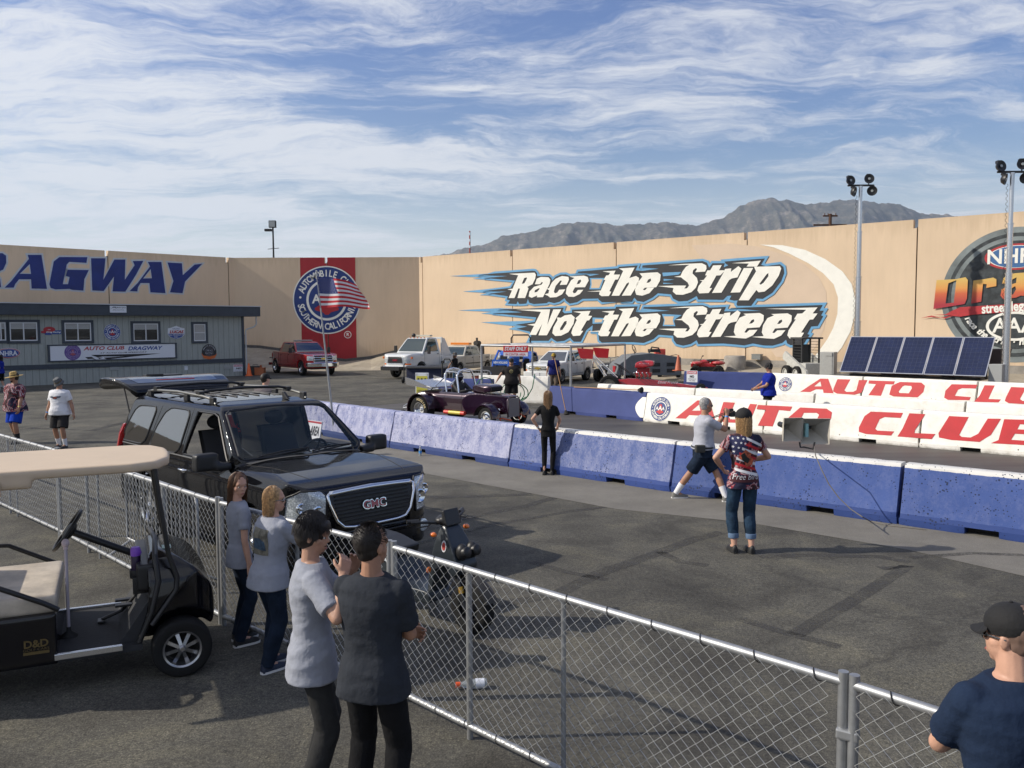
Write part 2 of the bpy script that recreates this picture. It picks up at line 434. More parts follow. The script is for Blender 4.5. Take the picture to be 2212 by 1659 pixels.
tcx = tg.ramp(n1, [(0.3, (0.040, 0.036, 0.032)), (0.68, (0.10, 0.092, 0.080))]); tcx = tg.mix(0.7, tcx, tg.ramp(n2, [(0.3, (0.7, 0.7, 0.7)), (0.7, (1.3, 1.3, 1.3))]), 'MULTIPLY')
tg.col(tcx); tg.set(Roughness=0.62); TRACK = tg.m
strip('track', [(-9, 27.2), (-4.5, 23.0), (0.1, 17.9), (5.7, 12.6), (8.8, 9.9), (14, 5.3), (21, 10), (11.1, 18.6), (6.5, 22.5), (3.8, 25.6), (1.6, 28.2), (-2.6, 33)], TRACK, 0.004)
# tar bands, rubber marks and one painted cast shadow on the ground
tm = NT('tar and shadow band'); n1 = tm.noise(40, 4, 0.7); n0 = tm.noise(3, 4, 0.7)
tm.col(tm.ramp(n1, [(0.3, (0.040, 0.038, 0.036)), (0.7, (0.075, 0.072, 0.066))])); tm.set(Roughness=0.8)
tm.set(Alpha=tm.math('MULTIPLY', tm.ramp(tm.math('ADD', tm.math('MULTIPLY', n1, 0.5), tm.math('MULTIPLY', n0, 0.5)), [(0.40, (0.05, 0.05, 0.05)), (0.56, (0.9, 0.9, 0.9))]), 0.72)); TAR_SHADOW = tm.m
def band(name, px_pts, wd, m, z=0.003):
    pts = [G(x, y) for x, y in px_pts]; mb = MB(); vs = []; n = len(pts)
    for i, p in enumerate(pts):
        d = (pts[min(i + 1, n - 1)] - pts[max(i - 1, 0)]).normalized(); nn = Vector((-d.y, d.x, 0)); ww = wd[i] if isinstance(wd, (list, tuple)) else wd
        vs += [p + nn * ww / 2, p - nn * ww / 2]
    mb.add([(q.x, q.y, z) for q in vs], [(2 * i, 2 * i + 1, 2 * i + 3, 2 * i + 2) for i in range(n - 1)])
    return tag(mb.obj(name, m), kind='structure')
for pp, wd in (([(1060, 1310), (1200, 1285), (1290, 1240), (1420, 1195), (1500, 1165), (1560, 1150)], .20), ([(1148, 1215), (1230, 1237), (1311, 1253)], .12),
               ([(1900, 1118 + 110), (1960, 1222), (1900, 1262), (1830, 1305), (1760, 1345), (1715, 1372)], .17), ([(1590, 1335), (1700, 1368), (1815, 1398)], .13),
               ([(1640, 1203), (1750, 1199), (1900, 1203), (1965, 1215)], .16), ([(1965, 1205), (2100, 1196), (2212, 1200)], .12),  # this pair paints the flag-shirt woman's cast shadow as dark strips
               ([(900, 1150), (1000, 1120), (1130, 1095), (1230, 1065), (1290, 1045)], .18), ([(880, 1180), (1060, 1135), (1230, 1105), (1350, 1090)], .13), ([(700, 1062), (960, 1075), (1150, 1068)], .22),
               ([(1425, 1192), (1470, 1214), (1530, 1222)], .14), ([(60, 990), (160, 985), (230, 982)], .25), ([(300, 905), (200, 930), (60, 925)], .3)):
    band('tar_shadow_band', pp, wd, TAR_SHADOW, 0.003 if pp[0][0] < 1950 else 0.007)

# ---- perimeter walls
cw = NT('painted wall'); n1 = cw.noise(0.35, 5, 0.6, sc=(1, 1, 0.5)); n2 = cw.noise(9, 5, 0.7); n3 = cw.noise(2.0, 5, 0.6, sc=(3, 3, 0.25))
cx2 = cw.ramp(n1, [(0.3, (0.60, 0.46, 0.315)), (0.7, (0.70, 0.54, 0.375))]); cx2 = cw.mix(0.18, cx2, cw.ramp(n3, [(0.35, (0.86, 0.85, 0.84)), (0.6, (1.04, 1.04, 1.04))]), 'MULTIPLY')
st_ = cw.noise(1.6, 6, 0.7, sc=(2.5, 2.5, 0.12)); gzz = cw.math('ADD', cw.math('MULTIPLY', cw.sep()[2], 0.125), cw.math('MULTIPLY', cw.math('SUBTRACT', st_, 0.5), 0.40)); cx2 = cw.mix(1.0, cx2, cw.ramp(gzz, [(0.10, (0.84, 0.82, 0.79)), (0.24, (1, 1, 1)), (0.92, (1, 1, 1)), (1.0, (0.90, 0.89, 0.87))]), 'MULTIPLY'); cw.col(cx2); cw.set(Roughness=0.8); cw.bump(n2, 0.12, 0.02); WALL = cw.m
FOOT = mat('footing concrete', (0.27, 0.25, 0.22), 0.9, var=0.25, vscale=1.5, bump=0.3)
SEAM = mat('joint filler', (0.10, 0.08, 0.06), 0.9)
CL = DP(505, 556, 63); CR = DP(905, 556, 63); WT = 7.98
CL.z = 0; CR.z = 0
def wall(label, fc, x0, x1, joints, zb=0.95, group=None, thick=0.35):
    t = thing('perimeter_wall', label, 'wall', fc.o, fc.rz, 'tall cream concrete walls')
    js = [x0] + joints + [x1]
    for i in range(len(js) - 1):
        a, b = js[i] + (0.03 if i else 0), js[i + 1] - (0.03 if i < len(js) - 2 else 0)
        last = i == len(js) - 2
        poly = [(a, 0.2), (b, 0.2)] + ([(b, WT)] if last else [(b, WT - 0.42), (b - 0.16, WT - 0.42), (b - 0.16, WT)]) + [(a, WT)]
        m = MB(); m.prism([(p, q) for p, q in poly], 0.0, thick, 'y'); m.obj('concrete_panel', WALL, t)
        if not last:
            m = MB(); m.box(((b + js[i + 1] + 0.03) / 2, thick / 2 + 0.03, (WT - 0.44 + 0.2) / 2 + 0.1), (0.062, thick - 0.06, WT - 0.46 - 0.2)); m.obj('joint', SEAM, t)
    return t
fR = Face(CR, (0.78387, -0.62092)); fL = Face(CL, (0.71075, 0.70345)); fB = Face(CL, (1, 0))
jx = lambda f, x, y: f.at(x, y)[0]
LB = (CR - CL).length
wR = wall('tall cream wall in sunlight carrying the two-line slogan mural', fR, 0, 62, [0.35, jx(fR, 1107, 600), jx(fR, 1331, 600), jx(fR, 1613, 600), jx(fR, 1979, 600), 42.3, 50.7])
wL = wall('shaded cream wall with large blue lettering behind the grey office', fL, -60, 0, [-51, -42.6, -34.2, -25.8, -17.4, jx(fL, 233, 560), jx(fL, 493, 570)])
wB = wall('short cream wall with the red panel and round blue emblem', fB, 0.0, LB, [jx(fB, 706, 560)])
# footing and sloped concrete apron along the walls
def zbase(s): return s
m = MB(); m.prism([(0.0, .55), (62, .55), (62, .95), (0, .95)], -0.06, -0.002, 'y'); m.obj('footing', FOOT, wR)
topc = [(x, fB.at(x, y)[1]) for x, y in ((505, 744), (560, 746), (640, 757), (700, 770), (745, 775), (800, 769), (850, 757), (905, 752))]
tops = [(fB.at(x, 700)[0], z) for x, z in topc]
m = MB(); n = len(tops)
m.add([(x, -0.05, z - 0.22) for x, z in tops] + [(x, -0.05, z) for x, z in tops] + [(x, -0.003, z) for x, z in tops], [(i, i + 1, n + i + 1, n + i) for i in range(n - 1)] + [(n + i, n + i + 1, 2 * n + i + 1, 2 * n + i) for i in range(n - 1)])
m.obj('footing', mat('dark curb', (0.10, 0.095, 0.09), 0.9, var=0.2), wB)
ap = NT('apron concrete'); n1 = ap.noise(0.5, 6, 0.65); n2 = ap.noise(3, 6, 0.7, sc=(1, 1, 0.3))
ac = ap.ramp(n1, [(0.3, (0.26, 0.225, 0.17)), (0.7, (0.40, 0.35, 0.27))]); ac = ap.mix(0.6, ac, ap.ramp(n2, [(0.35, (0.75, 0.75, 0.74)), (0.6, (1.08, 1.08, 1.08))]), 'MULTIPLY'); ap.col(ac); ap.set(Roughness=0.9); ap.bump(n2, 0.2)
m = MB(); vs = []; fs = []
topl = [(fL, -30, 1.2), (fL, -12, 1.5), (fL, -0.4, 1.5)] + [(fB, x, z - 0.2) for x, z in tops] + [(fR, 0.3, .56), (fR, 20, .58), (fR, 40, .58), (fR, 62, .58)]
def w3(f, x, y, z): q = f.o + f.ex * x + f.ny * y; return (q.x, q.y, z)
for f, x, z in topl: vs.append(w3(f, x, -0.055, z))
bot = [(fL, -30, 5), (fL, -12, 6), (fL, -7, 7)] + [None] * 8 + [(fR, 5, 6), (fR, 20, 5), (fR, 40, 4.5), (fR, 62, 4.5)]
b0 = Vector(w3(fL, -6, -6, 0)); b1 = Vector(w3(fR, 3.5, -5.5, 0)); bb = []
for i, q in enumerate(bot):
    if q is None: bb.append(tuple(b0.lerp(b1, (i - 3) / 7)))
    else: bb.append(w3(q[0], q[1], -q[2], -0.02))
n = len(vs); m.add(vs + bb, [(i, n + i, n + i + 1, i + 1) for i in range(n - 1)])
tag(m.obj('concrete_slope', ap.m), kind='structure')
q = Vector(w3(fR, jx(fR, 1602, 775), -0.9, 0))
o = MB().lathe([(0.58, 0.2), (0.58, 1.12), (0.52, 1.2), (0.0, 1.2)], (q.x, q.y, 0), n=28).obj('concrete_plinth', FOOT, smooth=40)
tag(o, 'round concrete plinth at the foot of the slogan wall', 'plinth')
m = MB(); m.box((0, 0, 0), (0.5, 0.35, 0.28)); m.box((0, 0, 0.15), (0.54, 0.38, 0.03)); o = m.obj('utility_box', mat('grey metal', (0.22, 0.23, 0.22), 0.5, 0.3), bevel=0.01)
q = Vector(w3(fR, jx(fR, 1640, 775), -0.3, 1.13)); o.location = q; o.rotation_euler = (0, 0, fR.rz)
tag(o, 'small grey utility box against the wall beside the round plinth', 'utility box')

# ---- mural on the sunlit wall
mW = mat('mural white', (0.80, 0.79, 0.72), 0.7, var=0.04, vscale=2); mK = mat('mural black', (0.022, 0.024, 0.028), 0.6, var=0.2, vscale=1.2); mB = mat('mural sky blue', (0.13, 0.33, 0.54), 0.7, var=0.08, vscale=1)
mT = mat('mural sand', (0.60, 0.47, 0.35), 0.8, var=0.05, vscale=0.5)
A = Art(0.008)
A.level(1).poly(fromC(R4, [(-420, 735), (-100, 722), (100, 745), (330, 815), (480, 890), (590, 990), (645, 1100), (655, 1250), (630, 1400), (570, 1530), (500, 1610), (380, 1625), (250, 1620)], fR), mT)
A.level(2).poly(fromC(R4, [(120, 730), (300, 735), (480, 772), (640, 845), (775, 942), (848, 1042), (876, 1160), (870, 1300), (838, 1420), (770, 1545), (700, 1630), (545, 1630), (605, 1550), (655, 1480), (702, 1390), (735, 1280), (740, 1150), (705, 1045), (620, 955), (500, 875), (350, 800), (230, 752)], fR), mW)
D1 = [(C1, [(355, 228), (520, 212), (700, 200), (940, 182), (965, 186), (985, 210), (985, 240), (1060, 238), (1115, 238), (1140, 260), (1150, 290), (1185, 250), (1240, 225), (1300, 222), (1340, 240), (1520, 222), (1560, 240), (1665, 220), (1425, 205), (1430, 192), (1870, 155), (1875, 140), (2080, 125)]),
      (C2, [(125, 150), (190, 155), (340, 135), (185, 125), (190, 105), (740, 65), (780, 80), (800, 125), (830, 85), (950, 85), (940, 70), (1120, 55), (1310, 42), (1275, 100), (1320, 112), (1450, 95), (1480, 120), (1488, 175), (1460, 250), (1380, 355), (1290, 412), (1235, 408), (1185, 475), (1060, 475), (1050, 460), (1062, 425), (1030, 428), (985, 418), (1005, 380), (965, 385), (930, 420), (700, 418), (685, 385), (660, 400), (600, 430), (520, 435), (470, 410), (450, 370), (330, 360), (280, 400), (200, 440), (140, 430), (115, 400), (90, 435), (0, 435)]),
      (C1, [(2020, 525), (1690, 525), (1660, 500), (1650, 485), (1480, 488), (1420, 525), (1340, 540), (1300, 510), (1285, 480), (1230, 520), (1170, 535), (1110, 520), (1090, 535), (950, 545), (900, 530), (885, 490), (868, 540), (790, 545), (775, 515), (760, 545), (665, 540), (690, 505), (655, 495), (668, 460), (465, 432), (655, 410), (405, 403), (700, 368), (745, 290), (420, 262), (665, 240)])]
D2 = [(C1, [(575, 602), (1275, 585), (1260, 625), (1285, 645), (1365, 640), (1365, 605), (1838, 595), (1845, 575), (2080, 570), (2060, 625)]),
      (C2, [(130, 530), (190, 535), (440, 520), (195, 500), (200, 487), (740, 468), (785, 482), (800, 492), (955, 485), (935, 525), (1280, 522), (1000, 495), (1190, 488), (1840, 468), (1810, 520), (1850, 520), (1825, 562), (1845, 570), (1795, 660), (1735, 665), (1700, 735), (1720, 740), (1660, 835), (1545, 835), (1515, 820), (1505, 785), (1470, 815), (1380, 840), (1300, 838), (1200, 820), (1120, 838), (1050, 830), (930, 820), (700, 825), (685, 790), (630, 825), (560, 840), (500, 825), (475, 790), (470, 750), (335, 740), (290, 780), (200, 815), (90, 808), (0, 808)]),
      (C1, [(1690, 965), (1660, 940), (1650, 850), (1585, 845), (1590, 775), (1520, 830), (1460, 955), (1385, 955), (1360, 930), (1345, 910), (1280, 945), (1200, 955), (1160, 930), (1140, 910), (1110, 945), (895, 945), (922, 890), (905, 845), (760, 815), (875, 790), (750, 770), (960, 740), (975, 690), (510, 645), (825, 635)])]
spk = [[(35, 240), (500, 210), (700, 200), (700, 300), (280, 270), (385, 255)], [(175, 408), (420, 385), (700, 350), (690, 462), (355, 448), (440, 425)], [(120, 613), (575, 590), (830, 600), (975, 700), (370, 648), (490, 630)], [(370, 743), (960, 725), (920, 800), (880, 850), (670, 818), (750, 788)]]
for sp in spk: A.level(3).poly(fromC(C1, sp, fR), mB)
for Dk in (D1, D2):
    lp = []
    for c, pts in Dk: lp += fromC(c, pts, fR)
    A.level(5 if Dk is D1 else 4.5); A.ring(lp, 0.13, mB); A.level(6 if Dk is D1 else 5.5); A.poly(lp, mK)
for pts in ([(1560, 262), (1718, 262), (1675, 385), (1555, 385), (1568, 330)],): A.level(7).poly(fromC(C1, pts, fR), mB); A.level(8).poly(fromC(C1, [(1578, 276), (1700, 276), (1662, 370), (1575, 372), (1582, 330)], fR), WALL)
A.level(7).poly(fromC(C1, [(1590, 692), (1720, 698), (1700, 755), (1590, 760)], fR), mB); A.level(8).poly(fromC(C1, [(1620, 708), (1700, 712), (1688, 742), (1612, 745)], fR), WALL)
A.level(7).poly(fromC(C2, [(368, 550), (550, 560), (500, 590), (478, 612), (492, 662), (375, 660), (388, 605)], fR), mB); A.level(8).poly(fromC(C2, [(385, 572), (478, 572), (468, 612), (478, 648), (388, 648), (396, 608)], fR), WALL)
for pts in ([(372, 172), (545, 165), (520, 190), (378, 205)], [(382, 228), (480, 235), (385, 248)], [(378, 264), (480, 270), (382, 276)], [(945, 85), (975, 105), (935, 122)]): A.level(7).poly(fromC(C2, pts, fR), mB)
GL = [(C1, 0, 0, [(678, 480), (715, 398), (665, 385), (722, 378), (782, 232), (680, 217), (960, 204), (975, 225), (968, 270), (938, 330), (882, 358), (895, 378), (858, 480), (775, 480), (802, 378), (785, 375), (742, 480)], [(848, 262), (876, 256), (878, 268), (850, 320), (822, 325)]),
      (C1, 0, 0, [(965, 330), (985, 270), (1030, 250), (1110, 253), (1133, 280), (1125, 325), (1052, 470), (985, 472), (990, 452), (930, 478), (897, 462), (905, 410), (955, 358), (1035, 335), (1052, 312), (1040, 305), (1018, 330)], [(1008, 372), (1017, 378), (990, 412), (960, 420), (965, 395)]),
      (C1, 0, 0, [(1095, 380), (1118, 370), (1150, 310), (1190, 270), (1260, 240), (1330, 250), (1335, 280), (1310, 335), (1235, 338), (1258, 292), (1240, 290), (1190, 350), (1170, 410), (1182, 430), (1208, 420), (1228, 390), (1295, 385), (1260, 440), (1200, 470), (1130, 475), (1105, 455), (1068, 440), (1112, 428), (1120, 395)]),
      (C1, 0, 0, [(1340, 245), (1500, 236), (1540, 252), (1550, 290), (1510, 362), (1400, 364), (1375, 410), (1387, 430), (1410, 422), (1432, 392), (1492, 390), (1455, 435), (1390, 468), (1330, 465), (1300, 430), (1310, 370), (1360, 285), (1395, 262)], [(1440, 285), (1463, 280), (1468, 298), (1448, 325), (1418, 330)]),
      (C1, 0, 0, [(1700, 190), (1842, 182), (1822, 225), (1892, 225), (1868, 278), (1838, 280), (1775, 405), (1795, 412), (1770, 458), (1690, 460), (1662, 440), (1670, 410), (1530, 410), (1680, 398), (1730, 285), (1712, 282), (1740, 235), (1765, 232), (1785, 205)]),
      (C1, 0, 0, [(1880, 158), (2050, 148), (1992, 262), (2065, 240), (2098, 262), (2090, 320), (2008, 452), (1910, 455), (1985, 330), (1990, 308), (1965, 320), (1882, 455), (1798, 455), (1925, 185)]),
      (C2, 0, 0, [(165, 178), (330, 168), (358, 190), (352, 245), (318, 305), (212, 310), (195, 330), (215, 332), (235, 310), (300, 308), (255, 360), (190, 383), (135, 375), (122, 335), (140, 270), (190, 210)], [(245, 235), (266, 225), (270, 245), (252, 262), (228, 265)]),
      (C2, 0, 0, [(425, 105), (560, 92), (735, 85), (775, 105), (778, 135), (765, 162), (675, 168), (692, 138), (680, 130), (655, 150), (650, 180), (690, 220), (700, 260), (680, 310), (640, 350), (560, 375), (500, 373), (468, 345), (475, 312), (330, 295), (480, 290), (592, 290), (575, 318), (600, 315), (618, 290), (605, 262), (560, 228), (545, 215), (480, 210), (540, 200), (558, 160), (590, 118), (620, 100)]),
      (C2, 0, 0, [(838, 106), (918, 102), (893, 150), (950, 150), (905, 196), (868, 198), (805, 312), (828, 314), (798, 358), (712, 362), (694, 335), (705, 295), (740, 250), (715, 243), (752, 238), (782, 198), (765, 196), (785, 152), (812, 150)]),
      (C2, 0, 0, [(948, 138), (1005, 132), (1000, 165), (1070, 112), (1098, 135), (1062, 215), (1010, 225), (985, 240), (915, 355), (828, 358), (932, 175)]),
      (C2, 0, 0, [(1010, 85), (1275, 62), (1240, 116), (1145, 116), (1165, 88)]), (C2, 0, 0, [(1120, 130), (1205, 128), (1085, 352), (998, 355)]),
      (C2, 0, 0, [(1213, 118), (1450, 112), (1462, 135), (1440, 200), (1380, 290), (1310, 345), (1255, 352), (1235, 330), (1165, 425), (1072, 425), (1232, 160)], [(1330, 185), (1345, 175), (1345, 205), (1300, 265), (1275, 282), (1262, 275)]),
      (C1, 0, 0, [(760, 607), (1130, 603), (1100, 770), (1165, 604), (1250, 602), (1095, 885), (1003, 885), (1043, 762), (978, 882), (905, 880), (955, 782), (880, 770), (965, 758), (1030, 630)]),
      (C1, 0, 0, [(1205, 690), (1245, 695), (1290, 668), (1360, 658), (1398, 690), (1385, 760), (1330, 850), (1250, 890), (1185, 893), (1153, 860), (1165, 800), (1210, 720)], [(1285, 735), (1310, 728), (1308, 760), (1265, 825), (1240, 832), (1238, 810)]),
      (C1, 0, 0, [(1380, 628), (1570, 620), (1545, 672), (1588, 675), (1555, 722), (1530, 725), (1465, 835), (1490, 838), (1455, 888), (1380, 893), (1360, 860), (1375, 810), (1420, 720), (1405, 700), (1440, 672), (1465, 645)])]
GL += [(C1, -10, 436, GL[4][3]), (C1, -5, 441, GL[5][3]), (C2, -2, 376, *GL[6][3:]), (C2, 8, 393, GL[7][3]), (C2, -4, 402, GL[8][3]), (C2, -8, 404, GL[9][3]),
       (C2, 0, 0, [(1115, 548), (1265, 541), (1303, 562), (1300, 612), (1265, 672), (1150, 680), (1125, 718), (1142, 722), (1170, 697), (1245, 695), (1205, 745), (1140, 775), (1060, 770), (935, 757), (1045, 750), (1028, 715), (1040, 650), (1080, 585), (1140, 560)], [(1190, 607), (1213, 598), (1215, 618), (1195, 636), (1168, 640)])]
GL += [(C2, 256, 3, *GL[-1][3:]), (C2, 0, 0, [(1315, 503), (1795, 490), (1750, 545), (1795, 546), (1755, 600), (1722, 602), (1645, 720), (1672, 722), (1640, 772), (1540, 775), (1518, 745), (1530, 700), (1595, 600), (1580, 598), (1610, 548), (1655, 545), (1690, 512)])]
for gl in GL: A.level(9).poly(fromC(gl[0], gl[3], fR, gl[1], gl[2]), mW, *[fromC(gl[0], h, fR, gl[1], gl[2]) for h in gl[4:]])
A.obj('mural', wR)
# round badge mural at the right
def circ3(p, q, r):
    ax, az = p; bx, bz = q; cx, cz = r; d = 2 * (ax * (bz - cz) + bx * (cz - az) + cx * (az - bz))
    ux = ((ax**2 + az**2) * (bz - cz) + (bx**2 + bz**2) * (cz - az) + (cx**2 + cz**2) * (az - bz)) / d
    uz = ((ax**2 + az**2) * (cx - bx) + (bx**2 + bz**2) * (ax - cx) + (cx**2 + cz**2) * (bx - ax)) / d
    return ux, uz, math.hypot(ax - ux, az - uz)
cx3, cz3, rr3 = circ3(*[fR.at(*R16(x, y)) for x, y in ((1180, 128), (470, 680), (590, 1320))])
A = Art(0.008); mG = mat('mural grey', (0.19, 0.22, 0.22), 0.6, var=0.35, vscale=0.5); mDk = mat('mural charcoal', (0.035, 0.042, 0.045), 0.6, var=0.5, vscale=3); mRd = mat('mural red', (0.42, 0.03, 0.035), 0.6, var=0.1)
mBl = mat('mural blue', (0.045, 0.13, 0.30), 0.6, var=0.1)
A.level(1).poly(ellipse2d(cx3, cz3, rr3, rr3, 90), mG); A.level(2).poly(ellipse2d(cx3, cz3, rr3 * .915, rr3 * .915, 90), mDk)
A.level(3).poly(ellipse2d(cx3, cz3, rr3 * .86, rr3 * .86, 90), mG); A.level(4).poly(ellipse2d(cx3, cz3, rr3 * .80, rr3 * .80, 90), mDk)
ex0 = fR.at(*R16(905, 440)); ez1 = fR.at(*R16(1333, 296))
ecz = fR.at(*R16(1333, 440))[1]; erx = cx3 - ex0[0]; erz = ez1[1] - ecz
for k, (fa, mm) in enumerate(((1, mRd), (.86, mW), (.82, mBl))): A.level(5 + k).poly(ellipse2d(cx3, ecz, erx * (fa if k == 0 else fa + .03), erz * fa, 60), mm)
A.level(8).text('NHRA', mW, cx3, ecz, erz * 1.55, bold=0.02, sx=0.95)
gm = NT('flame fade paint'); gz = gm.sep()[2]; lo = fR.at(*R16(600, 1000))[1]; hi = fR.at(*R16(600, 660))[1]
mr_ = gm.n.new('ShaderNodeMapRange'); gm.l.new(gz, mr_.inputs[0]); mr_.inputs['From Min'].default_value = lo; mr_.inputs['From Max'].default_value = hi
gm.col(gm.ramp(mr_.outputs[0], [(0.1, (0.36, 0.03, 0.045)), (0.45, (0.55, 0.12, 0.05)), (0.62, (0.66, 0.30, 0.08)), (0.9, (0.62, 0.42, 0.12))])); gm.set(Roughness=0.7)
for gl in (([(385, 700), (590, 690), (700, 668), (725, 700), (715, 900), (690, 960), (350, 1015)], [(512, 735), (600, 700), (572, 945), (482, 955)]), ([(785, 705), (900, 690), (1000, 672), (1035, 690), (1035, 765), (925, 785), (930, 745), (890, 740), (870, 935), (760, 955)],),
           ([(1100, 740), (1110, 680), (1160, 640), (1240, 625), (1340, 618), (1400, 640), (1410, 700), (1380, 850), (1330, 872), (1300, 868), (1250, 890), (1110, 908), (1080, 870), (1092, 800), (1180, 752), (1250, 730), (1255, 670), (1215, 690), (1180, 725)], [(1240, 765), (1250, 800), (1215, 860), (1195, 850), (1200, 790)])):
    A.level(9).poly(fromC(R16, gl[0], fR), gm.m, *[fromC(R16, h, fR) for h in gl[1:]])
A.level(10).poly(fromC(R16, [(215, 1112), (330, 1085), (430, 1108), (480, 1100), (560, 1085), (350, 1075), (480, 1072), (560, 1030), (640, 995), (790, 985), (1700, 925), (1700, 1010), (790, 1075), (640, 1098), (560, 1090), (480, 1118), (330, 1100)], fR), mRd)
def textpath(A, st, m, p0, p1, size, **k):
    d = Vector(p1) - Vector(p0); A.text(st, m, (p0[0] + p1[0]) / 2, (p0[1] + p1[1]) / 2, size, math.atan2(d.y, d.x), **k)
pA = fR.at(*R16(790, 1025)); pB = fR.at(*R16(1333, 965)); pB = (pB[0] + 1.55, pB[1] + 0.05)
A.level(11); textpath(A, 'street legal style', mW, pA, pB, 0.62, bold=0.03, sx=0.72)
ocx, ocz = fR.at(*R16(1215, 1200)); A.level(10).poly(ellipse2d(cx3, ocz, 1.15, .68, 48), mW); A.level(11).poly(ellipse2d(cx3, ocz, 1.02, .56, 48), mDk); A.level(12).text('AAA', mW, cx3, ocz, 0.95, bold=0.02, sx=0.9)
def arctext(A, st, m, cx, cz, r, size, a0, a1, top=True, **k):
    n = len(st)
    for i, ch in enumerate(st):
        if ch == ' ': continue
        a = a0 + (a1 - a0) * (i + 0.5) / n
        A.text(ch, m, cx + r * math.cos(a), cz + r * math.sin(a), size, a - PI / 2 if top else a + PI / 2, **k)
A.level(11); arctext(A, 'race the strip · not the street', mW, cx3, cz3, rr3 * .70, 0.42, R_(207), R_(333), False, bold=0.03, shear=0.2)
A.obj('badge_mural', wR)
# DRAGWAY on the shaded wall
mNav = mat('mural navy', (0.008, 0.022, 0.155), 0.6, var=0.15, vscale=1); mSil = mat('mural silver', (0.46, 0.50, 0.55), 0.6, var=0.05)
A = Art(0.008)
for gl in (([(35, 468), (85, 420), (228, 240), (218, 208), (328, 208), (372, 478), (250, 475), (245, 402), (150, 402), (120, 440), (108, 468)], [(232, 290), (240, 355), (165, 355)]),
           ([(470, 225), (692, 226), (684, 272), (548, 264), (528, 285), (497, 440), (538, 440), (550, 385), (520, 375), (535, 325), (703, 328), (668, 400), (660, 492), (570, 485), (550, 478), (440, 482), (400, 470), (390, 440), (425, 260)],),
           ([(720, 235), (835, 235), (818, 405), (905, 245), (992, 245), (988, 405), (1065, 290), (1050, 257), (1135, 255), (1080, 360), (992, 500), (890, 498), (902, 380), (820, 495), (730, 490)],),
           ([(1025, 495), (1090, 430), (1187, 300), (1170, 264), (1277, 264), (1310, 512), (1190, 505), (1182, 432), (1112, 432), (1092, 465), (1087, 498)], [(1190, 328), (1197, 390), (1140, 392)]),
           ([(1325, 268), (1440, 275), (1447, 368), (1540, 285), (1602, 278), (1465, 420), (1445, 512), (1345, 505), (1372, 415)],),
           ([(-250, 190), (20, 195), (48, 215), (50, 270), (25, 325), (-30, 350), (0, 400), (8, 465), (-100, 462), (-120, 380), (-180, 380), (-200, 460), (-310, 455)], [(-140, 240), (-60, 245), (-70, 310), (-150, 308)])):
    lp = fromC(R1, gl[0], fL); A.level(1).ring(lp, 0.10, mSil); A.level(2).poly(lp, mNav, *[fromC(R1, h, fL) for h in gl[1:]])
    for h in gl[1:]:
        hp = fromC(R1, h, fL); c = sum((Vector(q) for q in hp), Vector((0, 0))) / len(hp); A.level(3).ring([tuple(c + (Vector(q) - c) * .82) for q in hp], 0.06, mSil)
A.obj('mural', wL)
# club emblem: rings, circular lettering, centre
def emblem(A, cx, cz, r, lv, blue, white, red, center=True):
    A.level(lv).poly(ellipse2d(cx, cz, r, r, 64), white); A.level(lv + 1).poly(ellipse2d(cx, cz, r * .965, r * .965, 64), blue)
    A.level(lv + 2).poly(ellipse2d(cx, cz, r * .60, r * .60, 64), white); A.level(lv + 3).poly(ellipse2d(cx, cz, r * .53, r * .53, 64), blue)
    A.level(lv + 2); arctext(A, 'AUTOMOBILE CLUB', white, cx, cz, r * .775, r * .27, R_(163), R_(17), True, bold=0.025, sx=0.8)
    arctext(A, 'SOUTHERN CALIFORNIA', white, cx, cz, r * .785, r * .27, R_(188), R_(352), False, bold=0.025, sx=0.8)
    for a in (174, 6): A.poly(ellipse2d(cx + r * .78 * math.cos(R_(a)), cz + r * .78 * math.sin(R_(a)), r * .035, r * .035, 10), white)
    A.level(lv + 4).poly([(cx + r * a, cz + r * b) for a, b in ((0, .38), (.10, .34), (.14, .22), (.16, .0), (.22, -.15), (.36, -.24), (.34, -.30), (.12, -.36), (.05, -.43), (-.05, -.43), (-.12, -.36), (-.34, -.30), (-.36, -.24), (-.22, -.15), (-.16, 0), (-.14, .22), (-.10, .34))], red)
    A.level(lv + 5).text('A', white, cx - r * .30, cz + r * .02, r * .36, bold=0.03); A.text('A', white, cx, cz + r * .03, r * .5, bold=0.03); A.text('A', white, cx + r * .30, cz + r * .02, r * .36, bold=0.03)
A = Art(0.008); mCR = mat('panel red', (0.36, 0.012, 0.018), 0.55, var=0.08, vscale=0.8)
c0 = fB.at(*RX(580, 566)); rad = (fB.at(*RX(845, 566))[0] - fB.at(*RX(308, 566))[0]) / 2; x0 = fB.at(*RX(370, 500))[0]; x1 = fB.at(*RX(806, 500))[0]
jn = jx(fB, 706, 560)
A.level(1).poly([(x0, 0.45), (jn - .03, 0.45), (jn - .03, WT - .43), (jn - .19, WT - .43), (jn - .19, WT - .01), (x0, WT - .01)], mCR)
A.poly([(jn + .03, 0.45), (x1, 0.45), (x1, WT - .01), (jn + .03, WT - .01)], mCR)
mCN = mat('emblem blue', (0.010, 0.035, 0.17), 0.55, var=0.12, vscale=1)
emblem(A, (fB.at(*RX(845, 566))[0] + fB.at(*RX(308, 566))[0]) / 2, c0[1], rad, 2, mCN, mW, mCR)
rx_, rz_ = fB.at(*RX(743, 840)); A.level(2).poly(ellipse2d(rx_, rz_, .27, .27), mW); A.level(3).poly(ellipse2d(rx_, rz_, .22, .22), mCR); A.level(4).text('R', mW, rx_, rz_, .34, bold=.02)
A.obj('mural', wB)

